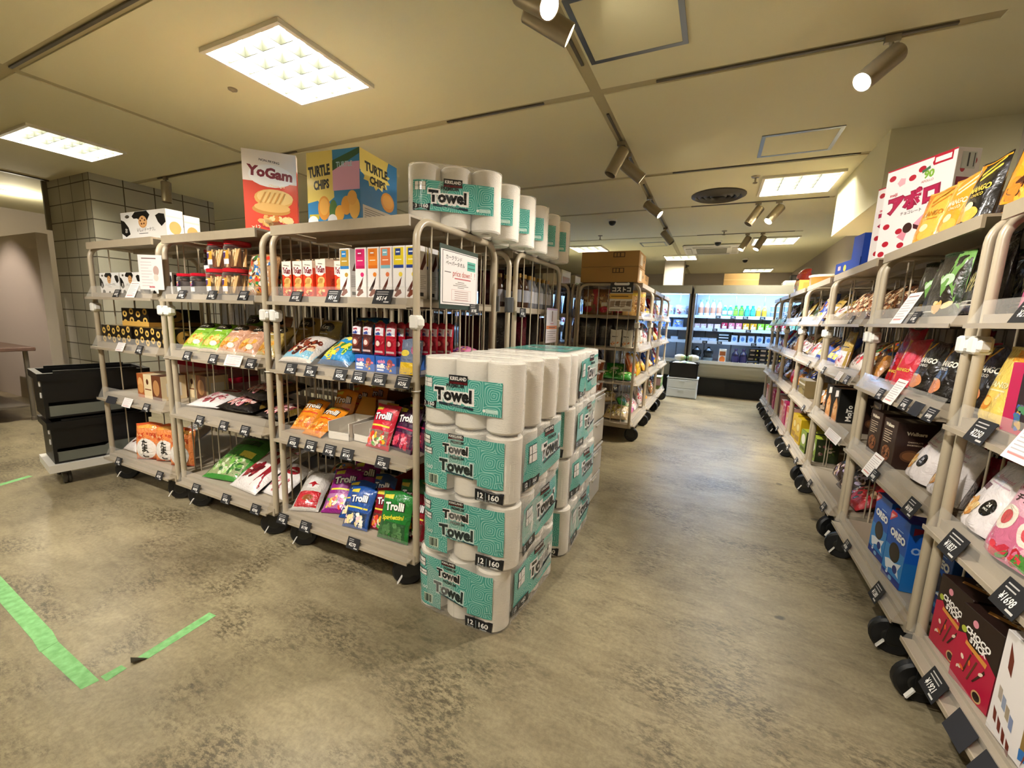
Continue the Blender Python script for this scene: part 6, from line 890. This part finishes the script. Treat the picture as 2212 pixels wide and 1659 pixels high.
row2=[('#d8b8b8','pale meat tray')]*4+[('#b5344e','dark red pack')]*1+[('#e0788a','pink pack')]*2+[('#e0a02a','orange pack')]*2+[('#8fcf3a','lime pack')]*2+[('#d8283a','red pack')]*2+[('#9fd8b0','mint pack')]*2
SP=['at the post end','second along','third along','fourth along','fifth along','sixth along','seventh along','eighth along','ninth along','tenth along','eleventh along','twelfth along','thirteenth along','fourteenth along','last along']
for i,(c,nm) in enumerate(row2):
    K=cmesh(('r2',c),lambda:blk('food_pack',.10,.12 if i>3 else .09,.14,c,[('r',.15,.15,.85,.5,'#e9eef4'),('food',.5,.7,.34,.2,[c,'#e8e0e0'],6,.16)])); fr(K,-.32+.118*i,.56,ZF['2'],f'{nm} on the second chiller shelf, {SP[i]}','food pack','packs on the second chiller shelf')
TRY=blk('food_tray',.13,.06,.16,'#b8cbe0',[('r',.1,.3,.9,.7,'#dfe8f2')]); DKT=blk('food_tray',.20,.05,.16,'#2a3438',[('r',.1,.3,.9,.7,'#c9d4d8')]); WPK=blk('cheese_pack',.10,.13,.10,'#c4d4ea',[('e',.5,.5,.3,.3,'#5f86b8')])
for i in range(3): fr(TRY,-.30+.14*i,.52,ZF['3'],'clear pale tray on the third chiller shelf, '+SP[i],'food tray','pale trays on the third chiller shelf')
for i in range(3): fr(DKT,.16,.52,ZF['3']+.052*i,('bottom','middle','top')[i]+' dark tray stacked on the third chiller shelf','food tray','dark trays on the third chiller shelf')
for i in range(8): fr(WPK,.34+.136*i,.52,ZF['3'],'pale blue cheese pack on the third chiller shelf, '+SP[i],'cheese pack','cheese packs on the third chiller shelf'); fr(TRY,.345+.136*i,.68,ZF['3'],'pale tray behind the cheese packs, '+SP[i],'food tray','pale trays behind the cheese packs')
JUG=Kind('coffee_jug',MB().lathe([(.001,0),(.07,0),(.078,.02),(.08,.09),(.068,.13),(.085,.17),(.08,.22),(.03,.26)],18,'#1d2227',squash=.7).mesh('coffee_jug',GLOSSP),(('cap',MB().lathe([(.024,.25),(.024,.285),(.001,.287)],12,'#0e0e10').mesh('cap',GLOSSP)),('label',MB().lathe([(.0815,.03),(.083,.09)],18,'#6a7a82',squash=.71).mesh('label',CARD))))
for i in range(2): fr(JUG,-.27+.20*i,.30,ZF['d'],('black coffee jug nearest the chiller post','black coffee jug next to the orange carton')[i],'jug','black coffee jugs')
fr(carton('juice_carton',.12,.26,.10,'#e2ddd0',[('e',.5,.28,.4,.24,'#d8701e'),('r',.1,.55,.9,.85,'#8a4a1c')]),.17,.30,ZF['d'],'orange and white juice carton on the chiller deck','juice carton',None)
PBT=bottle('drink_bottle',.06,.28,'#1d1a3a','#4a3a6a','#2a2450',capr=.4)
for i in range(2): fr(PBT,.42+.14*i,.30,ZF['d'],('dark purple bottle beside the orange carton','dark purple bottle beside the black boxes')[i],'bottle','dark purple bottles')
BBX=blk('coffee_box',.17,.075,.18,'#15100e',[('r',.1,.3,.55,.7,'#8a7a6a'),('e',.8,.5,.08,.2,'#c9b04a')])
for c in range(5):
    for k in range(4 if c<3 else 6): fr(BBX,.66+.178*c,.34,ZF['d']+.077*k,('bottom','second','third','fourth','fifth','sixth')[k]+' black box in the '+('first','second','third','fourth','fifth')[c]+' stack from the purple bottles','coffee box','black boxes on the chiller deck')
# goods in the half-hidden chiller
MTB=bag('meat_bag',.22,.20,.10,'#b9c4d6',[('food',.5,.4,.4,.26,['#b5484a','#d8a0a0','#e4e6ee','#8a3a40'],26,.12)],seed=80); CHS=bag('cheese_bag',.20,.18,.09,'#8fa8d8',[('food',.5,.5,.4,.36,['#2f55b0','#e8eef6','#c9b84a','#5f86c8'],26,.12)],seed=81)
for i in range(4): fr(MTB,-1.35+.24*i,.55,ZF['1'],'red meat bag in the half-hidden chiller, '+SP[i],'meat bag','meat bags on the top shelf of the half-hidden chiller'); fr(MTB,-1.3+.24*i,.68,ZF['1'],'red meat bag behind another in the half-hidden chiller, '+SP[i],'meat bag','meat bags on the top shelf of the half-hidden chiller')
for i in range(4): fr(CHS,-1.35+.23*i,.54,ZF['2'],'blue and white cheese bag in the half-hidden chiller, '+SP[i],'cheese bag','cheese bags in the half-hidden chiller')
for i in range(4): fr(TRY,-1.3+.2*i,.52,ZF['3'],'clear tray in the half-hidden chiller, '+SP[i],'food tray','clear trays in the half-hidden chiller')
for c0,nm in ((-4.1,'chiller glimpsed through the carts'),(-6.0,'farthest chiller')):
    for j,(zz,K,n_,ct) in enumerate((('1',CHS,'blue bag','cheese bag'),('2',MTB,'meat bag','meat bag'),('3',DKT,'dark tray','food tray'))):
        for i in range(6): fr(K,c0+.28*i,.55,ZF[zz],f'{n_} in the {nm}, {SP[i]}',ct,f'{n_}s in the {nm}')
sc=0
for z,d,xs in ((1.465,.38,(.03,.28,.48,.75,1.0,1.2,-.9,-1.2)),(1.225,.40,(.0,.55,.95,-.9,-1.3)),(.99,.42,(-.15,.1,.66,-1.0))):
    for x in xs:
        sc+=1; fr(card('¥298',.085,.05),x,.86-d-.0135,z-.043,'small black price card on the chiller shelf edge under '+('the white bottles','the green juice bottles','the lime juice bottles','the yellow juice bottles','the grey cups','the pudding jars','the meat bags by the post','the meat bags further in','the pale meat trays','the pink packs','the lime packs','the cheese bags by the post','the cheese bags further in','the pale trays','the stacked dark trays','the cheese packs','the clear trays')[sc-1],'price card',None)
# in front of the chillers
CDR=drawers('clear_drawer_unit',.50,.36,.34,2,clear('frosted_clear_plastic','#dfe6ea',.72,.3))
place(CDR,-.43,8.12,0,L0,'frosted clear drawer unit standing before the chillers','drawer unit')
def crate(n,w,d,h,mt):
    b=MB().box(-w/2,-d/2,0,w/2,d/2,.01).box(-w/2,-d/2,0,w/2,-d/2+.012,h).box(-w/2,d/2-.012,0,w/2,d/2,h).box(-w/2,-d/2,0,-w/2+.012,d/2,h).box(w/2-.012,-d/2,0,w/2,d/2,h)
    r=MB().box(-w/2-.012,-d/2-.012,h-.03,w/2+.012,-d/2,h).box(-w/2-.012,d/2,h-.03,w/2+.012,d/2+.012,h).box(-w/2-.012,-d/2,h-.03,-w/2,d/2,h).box(w/2,-d/2,h-.03,w/2+.012,d/2,h)
    return b.mesh(n,mt),r.mesh('rim',mt)
cb,cr=crate('black_crate',.46,.33,.26,BLKP); place(Kind('black_crate',cb,(('rim',cr),)),-.43,8.10,.36,L0,'black crate of white vegetables on the clear drawers','crate')
def veg(): 
    m=MB(); m.lathe([(.001,-.15),(.05,-.14),(.085,-.06),(.09,.03),(.07,.11),(.03,.15),(.001,.155)],16,'#d9dcc0',axis='x',cols=['#e6e6da']*3+['#cfd6a8','#7fa06a','#5a8a4a']); return Kind('chinese_cabbage',m.mesh('chinese_cabbage',MATTE))
VG=veg()
for i,(x,y,yw,z) in enumerate(((-.54,8.03,4,.52),(-.32,8.03,176,.52),(-.43,8.16,8,.52),(-.50,8.09,-8,.645),(-.30,8.10,190,.645))): place(VG,x,y,z,0,('pale cabbage at the post-side end of the black crate','pale cabbage in the middle of the black crate','pale cabbage at the wall-side end of the black crate','pale cabbage lying crosswise on top','pale green cabbage on top, nearest the juice carton')[i],'vegetable','cabbages in the black crate',yaw=yw,s=.66)
place(carton('brown_carton',.55,.22,.3,'#a5824a',[('r',0,.48,1,.52,'#c9b07c')],mat=MATTE),.33,8.75,1.992,L0,'brown carton on top of the juice chiller','carton')
place(carton('white_device',.34,.10,.26,'#cfd2c4',[('r',.1,.3,.5,.7,'#9fa398')],mat=GLOSSP,bev=.03),1.14,8.75,1.992,L0,'pale rounded device on top of the juice chiller','device'); place(carton('dark_box',.26,.22,.2,'#1a1714',[('r',.1,.5,.9,.9,'#3a3430')]),1.24,9.05,1.992,L0,'dark box behind the pale device on the chiller','box')
struct('door_1',MB().box(1.05,12.90,0,1.55,12.95,2.2).mesh('door_1',pm('cream_panel_door','#b5a888',.6)))
# background rack and cupboards behind the island, seen over the carts
place(carton('white_box',.35,.2,.25,'#d9cdb0',[('r',.1,.2,.9,.6,'#b8803a'),('r',.1,.65,.9,.9,'#efe6d0')]),-1.88,5.2,SZ['top'],D0,'white and orange box on the second-row island cart','box'); place(carton('white_box',.35,.18,.25,'#cfc6a8',[('r',.1,.2,.9,.5,'#8a9a4a')]),-1.88,5.75,SZ['top'],D0,'white and green box on the second-row island cart','box')
# ---------------------------------------------------------------- crates on a dolly, work table, floor tape
def bigcrate():
    w,d,h=.56,.36,.315
    b=MB(); b.box(-w/2,-d/2,0,w/2,d/2,.012)
    for y0,y1 in ((-d/2,-d/2+.014),(d/2-.014,d/2)): b.box(-w/2,y0,.012,-w/2+.02,y1,h).box(w/2-.02,y0,.012,w/2,y1,h).box(-w/2+.02,y0,.11 if y0<0 else .012,w/2-.02,y1,h)
    b.box(-w/2,-d/2+.014,.012,-w/2+.014,d/2-.014,h).box(w/2-.014,-d/2+.014,.012,w/2,d/2-.014,h)
    r=MB(); r.box(-w/2-.018,-d/2-.018,h-.05,w/2+.018,-d/2,h).box(-w/2-.018,d/2,h-.05,w/2+.018,d/2+.018,h).box(-w/2-.018,-d/2,h-.05,-w/2,d/2,h).box(w/2,-d/2,h-.05,w/2+.018,d/2,h).box(-w/2+.06,-d/2-.008,h,w/2-.06,-d/2+.006,h+.015).box(-w/2+.06,d/2-.006,h,w/2-.06,d/2+.008,h+.015)
    pn=MB().add([(-w/2+.02,-d/2+.004,.012),(w/2-.02,-d/2+.004,.012),(w/2-.02,-d/2+.004,.112),(w/2-.24,-d/2+.004,.112),(w/2-.28,-d/2+.004,.085),(-w/2+.02,-d/2+.004,.085)],[(0,1,2,3,4,5)])
    lt=[MB().box(-w/2-.006,-d/2+.05,.22-.08*k,-w/2,-d/2+.075,.255-.08*k) for k in range(2)]
    return Kind('black_crate',b.mesh('black_crate',BLKP),(('rim',r.mesh('rim',BLKP)),('grey_panel',pn.mesh('grey_panel',pm('grey_crate_panel','#6f7268',.45))))+tuple(('latch',q.mesh('latch',TAGW)) for q in lt))
CR=bigcrate(); CX,CY,CA=-4.215,1.475,80
def dolly():
    w,d=.60,.40; f=MB(); f.box(-w/2,-d/2,.105,w/2,-d/2+.045,.16).box(-w/2,d/2-.045,.105,w/2,d/2,.16).box(-w/2,-d/2+.045,.105,-w/2+.05,d/2-.045,.16).box(w/2-.05,-d/2+.045,.105,w/2,d/2-.045,.16).box(-.03,-d/2+.045,.11,.03,d/2-.045,.155)
    c=[]
    for sx in (-1,1):
        for sy in (-1,1):
            m=MB().lathe([(.01,-.022),(.036,-.022),(.042,-.014),(.042,-.004),(.03,-.003),(.03,.003),(.042,.004),(.042,.014),(.036,.022),(.01,.022)],18,axis='x',c=(sx*(w/2-.09),sy*(d/2-.08),.042)); m.box(sx*(w/2-.09)-.02,sy*(d/2-.08)-.02,.07,sx*(w/2-.09)+.02,sy*(d/2-.08)+.02,.106); c.append(('caster',m.mesh('caster',pm('grey_caster','#4a4844',.5))))
    return Kind('crate_dolly',f.mesh('crate_dolly',CLIPM),tuple(c))
place(dolly(),CX,CY,0,L0,'white wheeled dolly carrying two black crates','dolly',yaw=CA)
for i,t in enumerate(('lower black crate with a grey drop panel, on the dolly','upper black crate with a grey drop panel, stacked on its twin')): place(CR,CX,CY,.162+.33*i,L0,t,'crate','black drop-front crates',yaw=CA)
STL=pm('work_table_steel','#7d7568',.35,.5); WOD=pm('brown_table_top','#6a4f42',.45,vary=.1)
o=tag(empty('work_table',(-7.35,1.55,0)),'steel-legged work table with a brown top against the white partition','table')
link('table_top',MB().cbox(-.95,-.36,.76,.80,.32,.80,.006).mesh('table_top',WOD),o); link('lower_shelf',MB().box(-.9,-.28,.15,.72,.25,.17).mesh('lower_shelf',STL),o)
for x in (-.88,.72):
    for y in (-.27,.26): link('leg',MB().tube([(x,y,.04),(x,y,.76)],.02,10).lathe([(.001,0),(.024,0),(.024,.03),(.02,.045),(.001,.045)],12,c=(x,y,0)).mesh('leg',STL),o)
def tapemat():
    m,nt,b=node_mat('green_tape'); tc=nd(nt,'TexCoord'); n=nd(nt,'TexNoise',i_Scale=40,i_Detail=6); nt.links.new(tc.outputs['Object'],n.inputs['Vector']); r=nd(nt,'ValToRGB'); r.color_ramp.elements[0].color=(*lin('#6fae66'),1); r.color_ramp.elements[0].position=.3; r.color_ramp.elements[1].color=(*lin('#8fd088'),1); r.color_ramp.elements[1].position=.7
    nt.links.new(n.outputs[0],r.inputs[0]); nt.links.new(r.outputs[0],b.inputs['Base Color']); b.inputs['Roughness'].default_value=.5; return m
TPM=tapemat()
def tape(pts,z,lab): m=MB(); n=len(pts); m.add([(x,y,z) for x,y in pts]+[(x,y,z-.0004) for x,y in pts],[tuple(range(n))]+[(i,i+n,(i+1)%n+n,(i+1)%n) for i in range(n)]); return tag(link('floor_tape',m.mesh('floor_tape',TPM)),lab,'floor tape')
tape([(-3.6,.60),(-3.6,.655),(-2.246,.58),(-2.249,.526)],.0012,'long strip of green floor tape running out of view')
tape([(-2.272,.528),(-2.267,.582),(-2.165,.568),(-2.15,.514)],.0024,'short overlapping patch of brighter green floor tape at the bend')
tape([(-2.19,.518),(-2.19,.569),(-1.809,.557),(-1.816,.512)],.0008,'green floor tape strip ending by the tape corner')
tape([(-1.825,.566),(-1.823,.623),(-1.789,.625),(-1.783,.566)],.0008,'tiny square-ended piece of green floor tape at the corner')
tape([(-4.42,.86),(-4.52,1.16),(-4.475,1.17),(-4.375,.87)],.0008,'faded scrap of green floor tape by the crate dolly')
o=tape([(-1.815,.668),(-1.838,.929),(-1.793,.931),(-1.774,.68)],.0008,'narrow green floor tape strip with a folded dark end')
link('folded_end',MB().add([(-1.835,.655,.002),(-1.774,.684,.002),(-1.79,.638,.012)],[(0,1,2),(2,1,0)]).mesh('folded_end',pm('tape_back','#4a4433',.6)),o)
# ---------------------------------------------------------------- settle neighbouring goods so that they touch instead of clipping
SETTLE={'biscuit_box.003':(-0.032,0.032,1),'black_crate.001':(0,0,0.95),'blue_gummy_bag.001':(-0.032,-0.032,1),'blue_gummy_bag.002':(0,-0.016,1),'candy_bag':(0.008,0,1),'candy_bag.001':(-0.012,0,0.902),'candy_bag.002':(0.048,0.008,1),'caramel_bag':(-0.032,-0.032,1),'chinese_cabbage.003':(-0.008,0,1),'chip_bag.005':(0,0.008,1),'chocolate_bag':(0.032,-0.032,1),'chocolate_bag.001':(0.032,0.032,1),'chocolate_jar.002':(0,0,0.95),'chocolate_snack_bag':(-0.008,-0.032,1),'coffee_box':(0,-0.016,1),'coffee_box.001':(0,0.032,1),'coffee_box.002':(0.012,0.012,0.95),'coffee_box.003':(0.012,0,0.95),'coffee_box.016':(0,-0.008,1),'coffee_box.017':(0,-0.008,1),'coffee_box.022':(0,-0.008,1),'coffee_box.023':(0,-0.008,1),'cookie_box.001':(0,-0.042,1),'dark_gummy_bag.001':(-0.032,0.032,1),'display_box.001':(-0.024,0.024,0.902),'display_box.002':(0,0.016,1),'drink_bottle.003':(-0.008,0,1),'drink_bottle.010':(0,-0.008,1),'drink_bottle.011':(0,-0.016,1),'drink_bottle.012':(-0.04,0,1),'drink_bottle.013':(-0.052,0,1),'egg_biscuit_bag':(0.022,-0.042,1),'food_pack':(0.008,0,1),'gold_pouch':(-0.032,0.032,1),'green_bag':(0.032,0.032,1),'green_bag.002':(0,0,0.95),'green_bag.004':(0,-0.022,0.95),'green_gummy_bag.002':(0,0.032,1),'green_pouch':(-0.032,0,1),'grey_pouch.002':(0,0.032,1),'grey_pouch.003':(0.012,-0.048,0.95),'grey_pouch.006':(0.012,-0.052,1),'grey_pouch.011':(0,-0.032,1),'grey_pouch.013':(0.032,0,1),'grey_pouch.015':(-0.032,0,1),'grey_pouch.017':(0,-0.032,1),'grey_pouch.019':(0,-0.032,1),'grey_pouch.021':(-0.052,-0.052,1),'grey_pouch.022':(-0.032,0.042,1),'grey_pouch.023':(0.036,-0.016,1),'grey_pouch.024':(-0.016,0,1),'grey_pouch.027':(-0.016,0,1),'grey_pouch.030':(-0.016,0,1),'mango_pouch.008':(0.032,0,1),'maroon_gummy_bag':(0.008,0,1),'maroon_gummy_bag.001':(-0.032,0.032,1),'meat_bag.007':(-0.008,0,1),'nut_mix_bag.002':(0,-0.032,1),'orange_gummy_bag':(0,0,0.95),'orange_gummy_bag.001':(0.032,0.032,1),'orange_gummy_bag.004':(-0.012,-0.052,1),'paper_sweet_box':(0,0.012,0.95),'pink_sweet_bag.001':(0,0.012,0.95),'pretzel_bag':(-0.008,0,1),'pretzel_bag.002':(0.032,0.032,1),'pudding_jar.001':(0,0.016,1),'pudding_jar.004':(0,0.016,1),'purple_gummy_bag':(-0.01,0.044,1),'red_biscuit_bag':(-0.032,0.032,1),'red_biscuit_bag.002':(0.016,0,1),'red_biscuit_bag.003':(0.032,0.032,1),'red_chocolate_bag.002':(0,0,0.95),'red_gummy_bag':(0.02,-0.032,1),'red_gummy_bag.001':(-0.012,-0.012,0.95),'red_gummy_bag.002':(0.016,0.016,1),'red_gummy_bag.003':(0.042,0,1),'red_white_bag':(-0.032,-0.032,1),'red_white_sweet_bag':(0.044,-0.032,0.95),'ridge_chip_bag':(0.008,0,1),'snack_tray':(-0.032,0.032,1),'strawberry_pouch':(-0.016,-0.016,1),'sweet_pouch.001':(0.052,-0.052,1),'tan_pouch.001':(-0.008,0,1),'tea_carton.005':(-0.052,0.032,1),'wafer_box':(0,0.008,1),'white_display_tray':(0,-0.008,1),'white_display_tray.001':(0,0.012,0.902),'white_red_bag':(0.052,0,1),'white_red_bag.001':(0,0.008,1),'white_red_sweet_bag':(0.032,0.032,1),'white_red_sweet_bag.001':(0.032,0.032,1),'white_red_sweet_bag.002':(-0.016,0,1),'white_red_sweet_bag.004':(0,-0.008,1),'white_sachet':(-0.032,-0.032,1),'white_sachet.002':(0,0.032,1),'white_snack_bag.001':(0.008,0,1),'window_box.002':(-0.012,0,0.95)}
def settle():
    bpy.context.view_layer.update()
    for n,(dx,dy,sc) in SETTLE.items():
        o=bpy.data.objects.get(n)
        if not o: continue
        M=o.matrix_world.copy(); lo=1e9
        for q in [o]+list(o.children_recursive):
            if q.type=='MESH':
                a=np.zeros(len(q.data.vertices)*3,dtype=np.float32); q.data.vertices.foreach_get('co',a); R=np.array(q.matrix_world)[2]; lo=min(lo,(a.reshape(-1,3)@R[:3]+R[3]).min())
        M.translation=(M.translation.x+dx,M.translation.y+dy,lo+(M.translation.z-lo)*sc); o.matrix_world=M@Matrix.Scale(sc,4)
settle()
